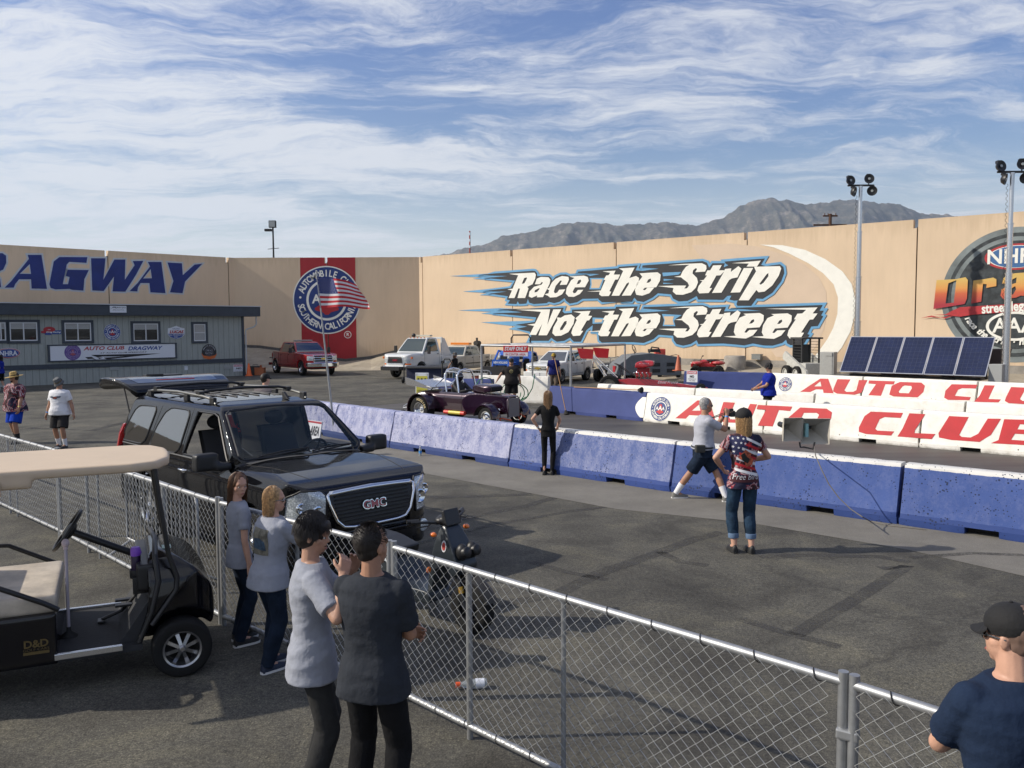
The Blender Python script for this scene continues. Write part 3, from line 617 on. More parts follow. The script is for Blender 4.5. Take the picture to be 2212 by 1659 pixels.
# ---- mountains
ridge = [(700, 590), (850, 570), (960, 550), (1000, 535), (1050, 527), (1085, 510), (1120, 505), (1190, 488), (1215, 485), (1270, 480), (1330, 487), (1390, 483), (1440, 480), (1500, 485), (1560, 470), (1590, 448), (1625, 432), (1655, 427), (1690, 432), (1730, 440), (1780, 437), (1830, 430), (1850, 432), (1900, 440), (1935, 440), (1975, 458), (2035, 463), (2100, 475), (2250, 490), (2500, 500)]
def interp(t, pts):
    for (a, b), (c, d) in zip(pts, pts[1:]):
        if t <= c: return b + (d - b) * max(0, (t - a)) / (c - a)
    return pts[-1][1]
mb = MB(); NX, NY = 620, 110; Yr = 6500.0
def rid(p, oct_=6, lac=2.05):
    v = 0; amp = 1; tot = 0
    for k in range(oct_):
        n_ = 1 - abs(mnoise.noise(p)) * 2; v += amp * n_ * n_; tot += amp; amp *= 0.52; p = p * lac
    return v / tot
vs = []
for j in range(NY):
    v = j / (NY - 1)
    for i in range(NX):
        px_ = 640 + (2560 - 640) * i / (NX - 1)
        Hh = DP(px_, interp(px_, ridge), Yr).z; X = (px_ - PCX) / FPX * Yr * 1.0
        Y = Yr - 2600 * (1 - v); Xw = X * (1 - 0.0 * (1 - v))
        q = Vector((Xw / 620, Y / 1500, 0.3)); r = rid(q + Vector((mnoise.noise(q * 2.3), mnoise.noise(q * 2.1 + Vector((5, 0, 0))), 0)) * 0.28)
        z = Hh * (v ** 0.85) * (1 - 0.85 * (1 - r) * (1 - v ** 6) * min(1, 2.2 * (1 - v) + .25)) + (r - 0.5) * 18
        z += (mnoise.fractal(Vector((Xw / 60, Y / 60, 0)), 0.9, 2.0, 4)) * 14 * (0.5 + v / 2)
        vs.append((Xw, Y, z))
    
mb.add(vs, [(j * NX + i, j * NX + i + 1, (j + 1) * NX + i + 1, (j + 1) * NX + i) for j in range(NY - 1) for i in range(NX - 1)])
mm = NT('scrub mountainside'); n1 = mm.noise(0.010, 12, 0.8); n2 = mm.noise(0.06, 6, 0.7)
cm = mm.ramp(n1, [(0.36, (0.050, 0.058, 0.052)), (0.52, (0.095, 0.090, 0.075)), (0.66, (0.26, 0.23, 0.20))]); cm = mm.mix(0.7, cm, mm.ramp(n2, [(0.35, (0.6, 0.6, 0.6)), (0.62, (1.5, 1.45, 1.4))]), 'MULTIPLY')
mm.col(cm); mm.set(Roughness=0.95, Specular_IOR_Level=0.1)
tag(mb.obj('mountains', mm.m, smooth=180), kind='structure')
# ================================================================== BARRIERS
def barrier_mat(name, c1, c2, white_amt, base_c, top_white=False, topz=0.82, pits=True, wscale=5):
    b = NT(name); z = b.sep()[2]
    n1 = b.noise(wscale, 8, 0.78, sc=(1, 1, 0.55)); n2 = b.noise(0.9, 4, 0.6); n3 = b.noise(28, 5, 0.7)
    cc = b.ramp(n2, [(0.35, c1), (0.65, c2)])
    f = b.ramp(b.math('ADD', b.math('MULTIPLY', n1, 0.7), b.math('MULTIPLY', n3, 0.3)), [(0.47 - white_amt * 0.14, (0, 0, 0)), (0.63 - white_amt * 0.10, (1, 1, 1))])
    cc = b.mix(b.math('MULTIPLY', f, min(1, white_amt * 1.2)), cc, (0.42, 0.43, 0.56))
    zz = b.math('ADD', z, b.math('MULTIPLY', n1, 0.03))
    if base_c: cc = b.mix(b.math('LESS_THAN', zz, 0.185), cc, base_c)
    if top_white: cc = b.mix(b.math('GREATER_THAN', zz, topz), cc, (0.62, 0.61, 0.58))
    if pits:
        v = b.n.new('ShaderNodeTexVoronoi'); v.inputs['Scale'].default_value = 22; b.l.new(b.tc.outputs['Object'], v.inputs['Vector'])
        pit = b.math('LESS_THAN', v.outputs['Distance'], b.math('MULTIPLY', b.ramp(b.noise(3.3, 3, 0.6), [(0.36, (0, 0, 0)), (0.70, (1, 1, 1))]), 0.36))
        cc = b.mix(pit, cc, tuple(k * 0.30 for k in c1)); b.bump(b.math('SUBTRACT', b.math('MULTIPLY', n3, 0.4), pit), 0.45, 0.012)
    else: b.bump(n3, 0.25, 0.012)
    grime = b.ramp(b.math('ADD', zz, b.math('MULTIPLY', n1, 0.10)), [(0.0, (0.35, 0.34, 0.33)), (0.10, (1, 1, 1))]); cc = b.mix(0.7, cc, grime, 'MULTIPLY')
    b.col(cc); b.set(Roughness=0.72, Specular_IOR_Level=0.4); return b.m
BW1 = barrier_mat('lavender worn barrier paint', (0.080, 0.105, 0.265), (0.135, 0.165, 0.35), 0.72, (0.026, 0.050, 0.17))
BW2 = barrier_mat('blue worn barrier paint', (0.052, 0.088, 0.25), (0.085, 0.125, 0.31), 0.32, (0.028, 0.060, 0.23), True)
BB = barrier_mat('blue barrier paint', (0.034, 0.070, 0.235), (0.048, 0.090, 0.28), 0.08, (0.022, 0.05, 0.19), True)
BN = barrier_mat('navy barrier paint', (0.026, 0.042, 0.155), (0.038, 0.058, 0.20), 0.0, None, pits=False)
bw = NT('white barrier paint'); n1 = bw.noise(3, 6, 0.7); n3 = bw.noise(30, 5, 0.7); v = bw.n.new('ShaderNodeTexVoronoi'); v.inputs['Scale'].default_value = 9; bw.l.new(bw.tc.outputs['Object'], v.inputs['Vector'])
cc = bw.ramp(n1, [(0.25, (0.60, 0.57, 0.50)), (0.5, (0.74, 0.72, 0.66)), (0.75, (0.80, 0.79, 0.75))]); pit = bw.math('LESS_THAN', v.outputs['Distance'], bw.math('MULTIPLY', bw.ramp(bw.noise(2.3, 3, 0.6), [(0.5, (0, 0, 0)), (0.8, (1, 1, 1))]), 0.33))
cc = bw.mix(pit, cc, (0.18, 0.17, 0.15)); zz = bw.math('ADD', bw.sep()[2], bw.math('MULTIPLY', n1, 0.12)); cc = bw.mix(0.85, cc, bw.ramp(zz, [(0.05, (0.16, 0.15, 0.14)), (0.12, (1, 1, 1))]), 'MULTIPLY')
bw.col(cc); bw.set(Roughness=0.7); bw.bump(n3, 0.3, 0.012); BWH = bw.m
dk = mat('recess shade', (0.03, 0.028, 0.025), 0.95)  # shade inside the slots, given as a near-black colour
BH = 0.86
def barrier(p0, p1, m, label, group, notches=(.28, .70), h=BH, hw=.30, tw=.12, chips=1.0, name='concrete_barrier'):
    'p0,p1: base line of the side facing the viewer, left to right'
    p0 = Vector((p0[0], p0[1], 0)); p1 = Vector((p1[0], p1[1], 0)); d = p1 - p0; Lb = d.length - 0.03; ex = d.normalized(); ny = Vector((-ex.y, ex.x, 0))
    c = p0 + d / 2 + ny * hw
    t = thing(name, label, 'barrier', c, math.atan2(ex.y, ex.x), group)
    mb = MB(); xs = []; x_ = -Lb / 2
    nseg = max(10, int(Lb / 0.08)); xs = [-Lb / 2 + Lb * i / nseg for i in range(nseg + 1)]
    zs = [0.10, 0.14, 0.20, 0.35, 0.5, 0.65, 0.78, h - 0.025]
    rings = []; sd = random.random() * 50
    for i, x_ in enumerate(xs):
        end = min(i, nseg - i); prof = []
        def yy(z): return hw - (hw - tw) * max(0, z - 0.10) / (h - 0.10)
        def jit(y, z, s):
            q = Vector((x_ * 3 + sd, y * 5 + s, z * 6)); n_ = mnoise.noise(q * 2.2); k = 0.004 * chips * n_
            if end <= 1 and n_ > 0.1: k -= 0.03 * n_ * chips
            return k
        for z in zs: y = yy(z); prof.append((x_, -(y + jit(y, z, 1)), z))
        ed = 0.006 * mnoise.noise(Vector((x_ * 7 + sd, 3, 0))) * chips; zt = h + min(0, 0.012 * mnoise.noise(Vector((x_ * 5 + sd, 9, 0)))) * chips
        prof += [(x_, -(tw - .025 + ed), zt), (x_, 0, zt + .002), (x_, tw - .025 + ed, zt)]
        for z in reversed(zs): y = yy(z); prof.append((x_, y + jit(y, z, 7), z))
        if end == 0: prof = [(q[0] * (1 - 0.012 / (Lb / 2)), q[1] * 0.97, q[2]) for q in prof]
        rings.append(prof)
    mb.loft(rings)
    # foot with forklift slots
    cuts = sorted(notches); segs = []; a_ = -Lb / 2
    for cn in cuts:
        cxn = -Lb / 2 + Lb * cn; segs.append((a_, cxn - 0.21)); a_ = cxn + 0.21
    segs.append((a_, Lb / 2))
    for a_, b_ in segs:
        if b_ - a_ < 0.05: continue
        k = max(2, int((b_ - a_) / 0.1)); rg = []
        for i in range(k + 1):
            x_ = a_ + (b_ - a_) * i / k; j = 0.010 * mnoise.noise(Vector((x_ * 6 + sd, 1, 1))); e_ = 0.02 if i in (0, k) else 0
            rg.append([(x_, -hw + j + e_, 0.0), (x_, -hw + j, 0.102), (x_, hw - j, 0.102), (x_, hw - j - e_, 0.0)])
        mb.loft(rg)
    mb.obj('concrete_body', m, t, smooth=40)
    for cn in cuts: mb = MB(); mb.box((-Lb / 2 + Lb * cn, 0.05, 0.06), (0.46, 0.3, 0.10)); mb.obj('slot_shade', dk, t)  # dark block stands in for the shade inside each slot
    t['span'] = (p0.x, p0.y, p1.x, p1.y); return t
near_m = [BW1, BW1, BW2, BB, BB, BB]
near_l = ['lavender scuffed barrier behind the black utility vehicle, first of the near row', 'pale pitted lavender barrier beside the purple roadster', 'pale pitted barrier left of the woman in black', 'blue barrier with white top edge right of the woman in black',
          'blue barrier the photographer stands against', 'rich blue barrier carrying the horn speakers at the right']
near = []
for i in range(len(NB) - 1):
    if i >= 6: break
    near.append(barrier(NB[i], NB[i + 1], near_m[i], near_l[i], 'barriers of the near blue row'))
FB = [(1.12, 28.35), (3.9, 25.3), (6.62, 22.35), (9.45, 19.65), (12.3, 17.0), (15.2, 14.3)]
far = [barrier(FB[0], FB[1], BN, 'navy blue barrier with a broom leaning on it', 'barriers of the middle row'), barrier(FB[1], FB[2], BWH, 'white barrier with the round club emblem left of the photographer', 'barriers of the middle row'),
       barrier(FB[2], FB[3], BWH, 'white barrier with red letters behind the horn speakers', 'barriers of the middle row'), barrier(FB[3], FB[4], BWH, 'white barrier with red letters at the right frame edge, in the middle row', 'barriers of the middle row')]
lw = fll = None
r2 = [G(1291, 829, BH), G(1503, 839, BH), G(1761, 851, BH), G(2086, 868, BH), G(2420, 886, BH)]
off2 = Vector((-0.68, -0.73, 0)) * 0.20
r2 = [q + off2 for q in r2]
BGR = mat('bare grey concrete', (0.30, 0.28, 0.24), 0.9, var=0.25, vscale=3, bump=0.3)
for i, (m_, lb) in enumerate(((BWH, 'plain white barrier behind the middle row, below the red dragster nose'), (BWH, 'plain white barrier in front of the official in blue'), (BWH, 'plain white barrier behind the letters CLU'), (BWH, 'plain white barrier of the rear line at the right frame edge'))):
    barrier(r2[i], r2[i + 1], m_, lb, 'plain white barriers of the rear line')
r3a = G(1480, 802, BH) + off2; r3b = G(1683, 808, BH) + off2; d3 = (r3b - r3a).normalized(); r3b = r3a + d3 * 4.3
bk = [(r3a, r3b, BN, 'navy blue barrier with a danger notice and an orange cone', )]
q = G(1700, 807, BH) + off2; qe = G(2212, 828, BH) + off2; dd3 = (qe - q).normalized(); q0 = q - dd3 * 0.9
barrier(r3a, q0, BN, 'navy blue barrier carrying a danger notice below the orange cone', 'barriers of the back row')
back3 = [barrier(q0 + dd3 * (0.02 + 4.1 * k), q0 + dd3 * (4.1 * (k + 1)), BWH, lb, 'barriers of the back row') for k, lb in enumerate(('white barrier with round emblem behind the official in blue', 'white barrier with red letters under the solar panels', 'white barrier with red letters below the right end of the solar panels', 'white barrier at the right edge under the mast'))]
# lettering on the white rows
mLR = mat('lettering red', (0.46, 0.010, 0.016), 0.55, var=0.08, vscale=3)
def face_of(t):
    s = list(t['span']); del t['span']; p0 = Vector((s[0], s[1], 0)); ex = Vector((s[2] - s[0], s[3] - s[1], 0)).normalized(); ny = Vector((-ex.y, ex.x, 0))
    sl = (.30 - .12) / (BH - .10); o = p0 - ny * (sl * 0.10); return Face(o, ex, sl)
def put_letters(tlist, groups):
    fcs = [(t, face_of(t)) for t in tlist]; arts = []
    for crp, lp, holes, mm_ in groups:
        # choose the barrier under the middle of the letter
        mx = sum(p[0] for p in lp) / len(lp); my = sum(p[1] for p in lp) / len(lp); best = None
        for t, f in fcs:
            x_, z_ = f.at(*crp(mx, my)); Ln = (Vector((t.location.x, t.location.y, 0)) - f.o).dot(f.ex) * 2
            if best is None or abs(x_ - Ln / 2) < best[0]: best = (abs(x_ - Ln / 2), t, f)
        _, t, f = best; A = Art(0.004); arts.append((t, f, A, 'painted_letter')); A.level(1.5).poly(fromC(crp, lp, f), mm_, *[fromC(crp, h, f) for h in holes])
    return fcs, arts
def finish_letters(fcs, arts):
    for t, f, A, nm in arts:
        ny = f.ex.cross(f.up)
        if ny.y < 0: ny = -ny
        Mf = Matrix(((f.ex.x, ny.x, f.up.x, f.o.x), (f.ex.y, ny.y, f.up.y, f.o.y), (f.ex.z, ny.z, f.up.z, f.o.z), (0, 0, 0, 1)))
        Ml = Matrix.Translation(t.location) @ Matrix.Rotation(t.rotation_euler.z, 4, 'Z')
        A.obj(nm, t, Ml.inverted() @ Mf)
front_letters = [(R8, [(1400, 455), (1560, 325), (1650, 330), (1690, 470), (1575, 465), (1568, 435), (1500, 432), (1475, 458)], [[(1572, 355), (1582, 400), (1520, 400)]], mLR),
    (R15, [(590, 78), (697, 84), (640, 215), (655, 240), (740, 240), (780, 220), (838, 95), (903, 100), (850, 230), (800, 275), (600, 268), (545, 250), (545, 215)], [], mLR),
    (R9, [(105, 592), (378, 605), (360, 640), (272, 633), (222, 762), (105, 755), (170, 630), (95, 625)], [], mLR),
    (R9, [(440, 612), (650, 622), (692, 650), (685, 700), (640, 770), (560, 800), (400, 790), (330, 760), (350, 690)], [[(470, 655), (570, 655), (590, 670), (560, 735), (520, 752), (440, 745), (430, 730)]], mLR),
    (R9, [(1000, 645), (1255, 655), (1235, 695), (1110, 688), (1070, 705), (1035, 780), (1050, 795), (1185, 802), (1160, 835), (960, 822), (905, 805), (905, 770), (950, 680)], [], mLR),
    (R9, [(1305, 658), (1430, 665), (1350, 790), (1345, 815), (1510, 822), (1480, 862), (1210, 842), (1250, 780)], [], mLR),
    (R9, [(1620, 680), (1775, 688), (1700, 830), (1720, 845), (1790, 850), (1850, 820), (1925, 700), (2030, 702), (1950, 830), (1860, 885), (1640, 870), (1540, 850), (1535, 815)], [], mLR),
    (R9, [(2055, 705), (2330, 712), (2380, 745), (2340, 810), (2370, 850), (2310, 915), (1950, 895), (2010, 870)], [[(2180, 745), (2270, 750), (2255, 790), (2160, 785)], [(2140, 820), (2240, 825), (2220, 875), (2110, 868)]], mLR)]
fcs, arts = put_letters(far, front_letters)
t, f = fcs[1]; ec = f.at(*R8(1293, 387)); er = abs(f.at(*R8(1367, 387))[0] - f.at(*R8(1218, 387))[0]) / 2; A = Art(.004); arts.append((t, f, A, 'painted_emblem')); emblem(A, ec[0], ec[1], er, 1.5, mCN, mW, mLR)
t, f = fcs[0]; xe = f.at(*R8(1165, 350))[0]; A = Art(.004); arts.append((t, f, A, 'painted_end')); A.level(1.5).poly([(xe - .03, .12), (xe + .1, .12), (xe + .1, .74), (xe - .05, .74)] + [(xe - .05 - .22 * math.sin(PI * k / 10), .74 - .62 * k / 10) for k in range(1, 10)], mW)
finish_letters(fcs, arts)
back_letters = [(R9, [(440, 488), (600, 383), (662, 385), (705, 500), (625, 497), (620, 470), (565, 468), (520, 490)], [[(600, 405), (608, 445), (550, 445)]], mLR),
    (R9, [(735, 388), (838, 390), (790, 475), (805, 488), (860, 488), (885, 475), (905, 395), (972, 395), (925, 495), (870, 512), (730, 502), (700, 485), (705, 460)], [], mLR),
    (R9, [(985, 398), (1190, 405), (1180, 430), (1115, 428), (1080, 520), (980, 515), (1040, 428), (980, 422)], [], mLR),
    (R9, [(1230, 410), (1400, 415), (1428, 440), (1415, 490), (1370, 532), (1180, 525), (1145, 510), (1165, 440)], [[(1252, 445), (1270, 438), (1320, 442), (1325, 460), (1300, 500), (1225, 497), (1220, 485)]], mLR),
    (R9, [(1640, 428), (1845, 432), (1830, 462), (1720, 460), (1690, 472), (1665, 520), (1790, 530), (1780, 555), (1610, 552), (1580, 535), (1590, 480)], [], mLR),
    (R9, [(1900, 436), (1980, 438), (1930, 545), (2030, 548), (2010, 572), (1815, 568), (1860, 520)], [], mLR),
    (R9, [(2110, 450), (2230, 455), (2180, 545), (2200, 560), (2270, 562), (2320, 460), (2380, 462), (2330, 570), (2270, 590), (2090, 578), (2060, 560), (2070, 530)], [], mLR)]
fcs, arts = put_letters(back3, back_letters)
t, f = fcs[0]; ec = f.at(*R9(322, 428)); er = abs(f.at(*R9(376, 428))[0] - ec[0]); A = Art(.004); arts.append((t, f, A, 'painted_emblem')); emblem(A, ec[0], ec[1], er, 1.5, mCN, mW, mLR)
finish_letters(fcs, arts)
for o in COL.objects:
    if 'span' in o: del o['span']
# short barriers around the start area
def gz(x, ytop, Y): return DP(x, ytop, Y).z
barrier((-3.1, 31.6), (-0.75, 30.9), BN, 'short navy barrier behind the purple roadster', 'short barriers by the start', notches=(.5,), h=0.93)
tB = barrier((-1.35, 32.3), (1.3, 31.3), BWH, 'dirty cream barrier with the green hose against it', 'short barriers by the start', notches=(.3,), h=1.0)

# ================================================================== OFFICE BUILDING
SID = NT('grey siding'); xs_ = SID.sep()[0]; wvn = SID.n.new('ShaderNodeTexWave'); wvn.wave_type = 'BANDS'; wvn.bands_direction = 'X'; wvn.inputs['Scale'].default_value = 0.98; SID.l.new(SID.tc.outputs['Object'], wvn.inputs['Vector'])
gr = SID.ramp(wvn.outputs[0], [(0.0, (0, 0, 0)), (0.06, (1, 1, 1))]); n1 = SID.noise(6, 5, 0.6, sc=(3, 1, 0.3))
cc = SID.ramp(n1, [(0.3, (0.28, 0.305, 0.285)), (0.7, (0.35, 0.375, 0.35))]); cc = SID.mix(0.55, cc, SID.mix(gr, (0.45, 0.45, 0.45), (1, 1, 1)), 'MULTIPLY'); SID.col(cc); SID.set(Roughness=0.8); SID.bump(gr, 0.5, 0.02)
SLT = mat('slate trim', (0.038, 0.050, 0.066), 0.6, var=0.12, vscale=3); WSH = mat('white sash', (0.62, 0.64, 0.66), 0.4); 
GLS = mat('window glass', (0.012, 0.014, 0.016), 0.04, spec=0.8); BLD = mat('window blind', (0.42, 0.43, 0.42), 0.6)
SGW = mat('sign white', (0.66, 0.69, 0.74), 0.45); SGR = mat('sign red', (0.38, 0.02, 0.03), 0.5); SGB = mat('sign blue', (0.02, 0.06, 0.26), 0.5); SGK = mat('sign black', (0.012, 0.012, 0.016), 0.5)
q = G(529, 811); fT = Face(q, (0.698, 0.716)); T = thing('office_building', 'long single-storey grey office building with slate trim and racing signs on its wall', 'building', fT.o, fT.rz)
def TP(x, y): return fT.at(*R1(x, y))
H_ = TP(1930, 690)[1]; Hb = TP(1930, 1070)[1]
m = MB(); m.box((-15, 3.5, (H_ + .1) / 2), (30, 7, H_ + .1)); m.obj('wall', SID.m, T)
ze, zt = TP(1000, 690)[1], TP(1000, 607)[1]
m = MB(); m.box((-14.6, 3.4, (ze + zt) / 2), (31.0, 7.6, zt - ze)); m.obj('fascia', SLT, T, bevel=0.02)
m = MB(); m.box((-14.6, 3.4, zt + 0.03), (31.1, 7.7, 0.05)); m.obj('roof', mat('roof membrane', (0.5, 0.52, 0.54), 0.8), T)
m = MB(); zb = TP(1000, 1073)[1]; m.box((-15, -0.03, zb), (30.05, 0.05, .24)); m.box((-0.07, -0.03, H_ / 2), (.14, .055, H_)); m.box((0.03, 3.5, H_ / 2), (.05, 7, .2)); m.obj('trim', SLT, T)
for (xa, za, xb, zb_, two, bl) in ((-38, 742, 48, 886, 1, 1), (72, 742, 297, 888, 1, 1), (507, 745, 722, 888, 1, 1), (1052, 752, 1253, 888, 1, 1), (1530, 757, 1627, 890, 0, 2)):
    x0, z1 = TP(xa, za); x1, z0 = TP(xb, zb_); W_ = x1 - x0; Hh = z1 - z0
    wd = thing('window', None, None, (x0 + W_ / 2, 0, z0 + Hh / 2)); wd.parent = T
    bpy.data.objects.remove(wd)
    m = MB(); t_ = .13
    for a in ((x0 - t_, z0 - t_, x1 + t_, z0), (x0 - t_, z1, x1 + t_, z1 + t_), (x0 - t_, z0, x0, z1), (x1, z0, x1 + t_, z1)): m.box(((a[0] + a[2]) / 2, -0.02, (a[1] + a[3]) / 2), (a[2] - a[0], 0.06, a[3] - a[1]))
    wo = m.obj('window', SLT, T)
    m = MB(); t_ = .05
    for a in ((x0, z0, x1, z0 + t_), (x0, z1 - t_, x1, z1), (x0, z0 + t_, x0 + t_, z1 - t_), (x1 - t_, z0 + t_, x1, z1 - t_)): m.box(((a[0] + a[2]) / 2, -0.015, (a[1] + a[3]) / 2), (a[2] - a[0], 0.045, a[3] - a[1]))
    if two: m.box(((x0 + x1) / 2, -0.017, (z0 + z1) / 2), (.05, .05, Hh - .1))
    else: m.box(((x0 + x1) / 2, -0.017, (z0 + z1) / 2), (W_ - .1, .05, .05))
    m.obj('sash', WSH, wo)
    m = MB(); m.add([(x0, -0.004, z0), (x1, -0.004, z0), (x1, -0.004, z1), (x0, -0.004, z1)], [(0, 1, 2, 3)]); m.obj('glass', GLS, wo)
    m = MB(); hb_ = Hh * (.30 if bl == 1 else .92)
    k = 0
    while k * .06 < hb_: m.box(((x0 + x1) / 2, -0.007, z1 - .06 - k * .06), (W_ - .12, .004, .048)); k += 1
    m.obj('blind', BLD, wo)
# fittings
m = MB()
for xa, xb, za, zb_ in ((870, 940, 1092, 1122), (1772, 1832, 1082, 1112), (40, 75, 1105, 1138)):
    a = TP(xa, zb_); b = TP(xb, za); m.box(((a[0] + b[0]) / 2, -.02, (a[1] + b[1]) / 2), (b[0] - a[0], .03, b[1] - a[1]))
    for k in range(7): m.box((a[0] + (b[0] - a[0]) * (k + .5) / 7, -.037, (a[1] + b[1]) / 2), (.02, .008, (b[1] - a[1]) * .8))
m.obj('vent', mat('vent metal', (0.33, 0.35, 0.35), 0.5, 0.2), T)
a = TP(1648, 1145); b = TP(1706, 1082); m = MB(); m.box(((a[0] + b[0]) / 2, -.012, (a[1] + b[1]) / 2), (b[0] - a[0], .02, b[1] - a[1])); m.obj('hatch', SID.m, T)
m = MB(); zg = ze; m.tube([(0.75, -.15, zg), (0.75, -.15, zg - .45), (0.62, -.12, zg - .62), (0.14, -.04, zg - .78), (0.1, -.04, zg - .9), (0.1, -0.04, .1)], .045, 8); m.obj('downspout', mat('downspout white', (.45, .47, .48), .5), T, smooth=60)
def fit_text(A, st, m_, x0, x1, z0, z1, rot=0, **k):
    vs, fs = text2d(st, 1.0, **k); ax = min(v[0] for v in vs); bx = max(v[0] for v in vs); az = min(v[1] for v in vs); bz = max(v[1] for v in vs)
    sx = (x1 - x0) / (bx - ax); sz = (z1 - z0) / (bz - az)
    A.put(([((v[0] - (ax + bx) / 2) * sx, (v[1] - (az + bz) / 2) * sz) for v in vs], fs), m_, ((x0 + x1) / 2, (z0 + z1) / 2), 1.0, rot)
def TR(A, m_, xa, za, xb, zb_): a = TP(xa, zb_); b = TP(xb, za); A.rect(a[0], a[1], b[0], b[1], m_)
def TT(A, st, m_, xa, za, xb, zb_, **k): a = TP(xa, zb_); b = TP(xb, za); fit_text(A, st, m_, a[0], b[0], a[1], b[1], **k)
# big banner
def sign_thing(name, label, cat, xa, za, xb, zb_, m_, th=.04, frame=None, fr=.06):
    a = TP(xa, zb_); b = TP(xb, za); t = thing(name, label, cat, w3(fT, (a[0] + b[0]) / 2, -0.062 if frame else -0.012, (a[1] + b[1]) / 2), fT.rz)
    W_, Hh = (b[0] - a[0]) / 2, (b[1] - a[1]) / 2
    if m_ is not None: mm_ = MB(); mm_.box((0, -th / 2, 0), (2 * W_, th, 2 * Hh)); mm_.obj('board', m_, t)
    if frame:
        mm_ = MB()
        for s_ in ((0, Hh, 2 * W_ + 2 * fr, fr), (0, -Hh, 2 * W_ + 2 * fr, fr), (W_, 0, fr * 1.6, 2 * Hh - fr), (-W_, 0, fr * 1.6, 2 * Hh - fr)): mm_.box((s_[0], -th / 2 - .006, s_[1]), (s_[2], th + .03, s_[3]))
        mm_.obj('frame', frame, t)
    c = ((a[0] + b[0]) / 2, (a[1] + b[1]) / 2)
    return t, c, th
def sign_art(t, c, th, A, nm='print'): A.obj(nm, t, Matrix.Translation((-c[0], -th, -c[1])))
t, c, th = sign_thing('banner', 'long white banner AUTO CLUB DRAGWAY framed in slate below the office windows', 'banner', 385, 908, 1385, 1052, SGW, frame=SLT)
A = Art(0.003); cc = TP(570, 980); emblem(A, cc[0], cc[1], abs(TP(636, 980)[0] - cc[0]), 1, mat('faded purple', (0.10, 0.06, 0.26), 0.5), mat('faded lilac', (0.30, 0.22, 0.42), .5), mat('faded red', (0.35, 0.08, 0.10), .5))
A.level(1); TT(A, 'AUTO CLUB', SGR, 655, 928, 978, 965, shear=.25, bold=.03); TT(A, 'DRAGWAY', SGB, 1008, 928, 1282, 965, shear=.25, bold=.03); TT(A, 'AT AUTO CLUB SPEEDWAY', SGK, 782, 972, 1160, 990, shear=.25, bold=.02)
for pl in ([(715, 1000), (1265, 988), (840, 1036), (815, 1022), (980, 1012), (760, 1012)], [(668, 1018), (720, 1015), (745, 1030), (690, 1033)], [(745, 1033), (775, 1040), (740, 1046), (718, 1038)], [(720, 1003), (770, 1000), (800, 1014), (765, 1018)], [(765, 1020), (810, 1022), (780, 1032)]): A.level(2).poly([TP(*p) for p in pl], SGK)
sign_art(t, c, th, A)
t, c, th = sign_thing('oval_sign', 'oval red and blue NHRA sign at the left end of the office wall', 'sign', -22, 945, 160, 1028, None)
A = Art(0.008); cc = TP(65, 986); rx_ = TP(160, 986)[0] - cc[0]; rz_ = TP(65, 945)[1] - cc[1]
for k, (fa, mm_) in enumerate(((1, SGW), (.94, SGR), (.80, SGW), (.76, SGB))): A.level(1 + k).poly(ellipse2d(cc[0], cc[1], rx_ * (1 - (1 - fa) * .6), rz_ * fa, 48), mm_)
A.level(5); TT(A, 'NHRA', SGW, -5, 966, 135, 1008, bold=.03); A.level(3); TT(A, 'DRAG', SGW, 35, 946.5, 95, 952.5); A.obj('board', t, Matrix.Translation((-c[0], 0, -c[1])))
t, c, th = sign_thing('round_sign', 'round blue club emblem sign between two office windows', 'sign', 821, 758, 953, 880, None)
A = Art(0.008); cc = TP(887, 820); emblem(A, cc[0], cc[1], TP(953, 820)[0] - cc[0], 1, SGB, SGW, SGR); A.obj('board', t, Matrix.Translation((-c[0], 0, -c[1])))
t, c, th = sign_thing('shield_sign', 'red white and blue shield sign LUCAS OIL PRODUCTS', 'sign', 1325, 770, 1460, 875, None)
A = Art(0.008); sh = [(1328, 790), (1350, 786), (1393, 770), (1436, 786), (1460, 790), (1460, 838), (1440, 860), (1393, 876), (1345, 860), (1326, 838)]; A.level(1).poly([TP(*p) for p in sh], SGW); A.level(2).poly([TP(*p) for p in ((1328, 833), (1458, 833), (1438, 858), (1393, 873), (1347, 858))], SGB)
A.level(3); TT(A, 'LUCAS', SGR, 1342, 805, 1452, 829, shear=.2, bold=.04); TT(A, 'OIL PRODUCTS', SGW, 1334, 837, 1454, 848, bold=.02); TT(A, 'INC.', SGW, 1378, 853, 1410, 864, bold=.02); TT(A, 'RACING', SGB, 1365, 788, 1420, 799, shear=.2); A.obj('board', t, Matrix.Translation((-c[0], 0, -c[1])))
t, c, th = sign_thing('round_badge_sign', 'round black Pacific Division badge sign with flames near the building corner', 'sign', 1595, 918, 1715, 1035, None)
A = Art(0.008); cc = TP(1655, 975); r_ = TP(1712, 975)[0] - cc[0]; A.level(1).poly(ellipse2d(cc[0], cc[1], r_, r_, 40), SGK); A.level(2).poly([TP(*p) for p in ((1592, 985), (1612, 1005), (1655, 1012), (1700, 1003), (1718, 985), (1700, 1025), (1655, 1036), (1612, 1026))], mat('flame orange', (.55, .12, .02), .5))
A.level(3).poly(ellipse2d(cc[0], cc[1], r_ * .62, r_ * .62, 32), mat('badge dark', (.05, .05, .06), .5)); arctext(A, 'PACIFIC DIVISION', SGW, cc[0], cc[1], r_ * .8, r_ * .24, R_(165), R_(15)); A.text('DRAG', SGW, cc[0], cc[1] + r_ * .15, r_ * .35); A.text('RACING', SGW, cc[0], cc[1] - r_ * .2, r_ * .3); A.obj('board', t, Matrix.Translation((-c[0], 0, -c[1])))
t, c, th = sign_thing('racing_sign', 'small red and blue Drag Racing sign between the first two office windows', 'sign', 320, 790, 485, 842, None)
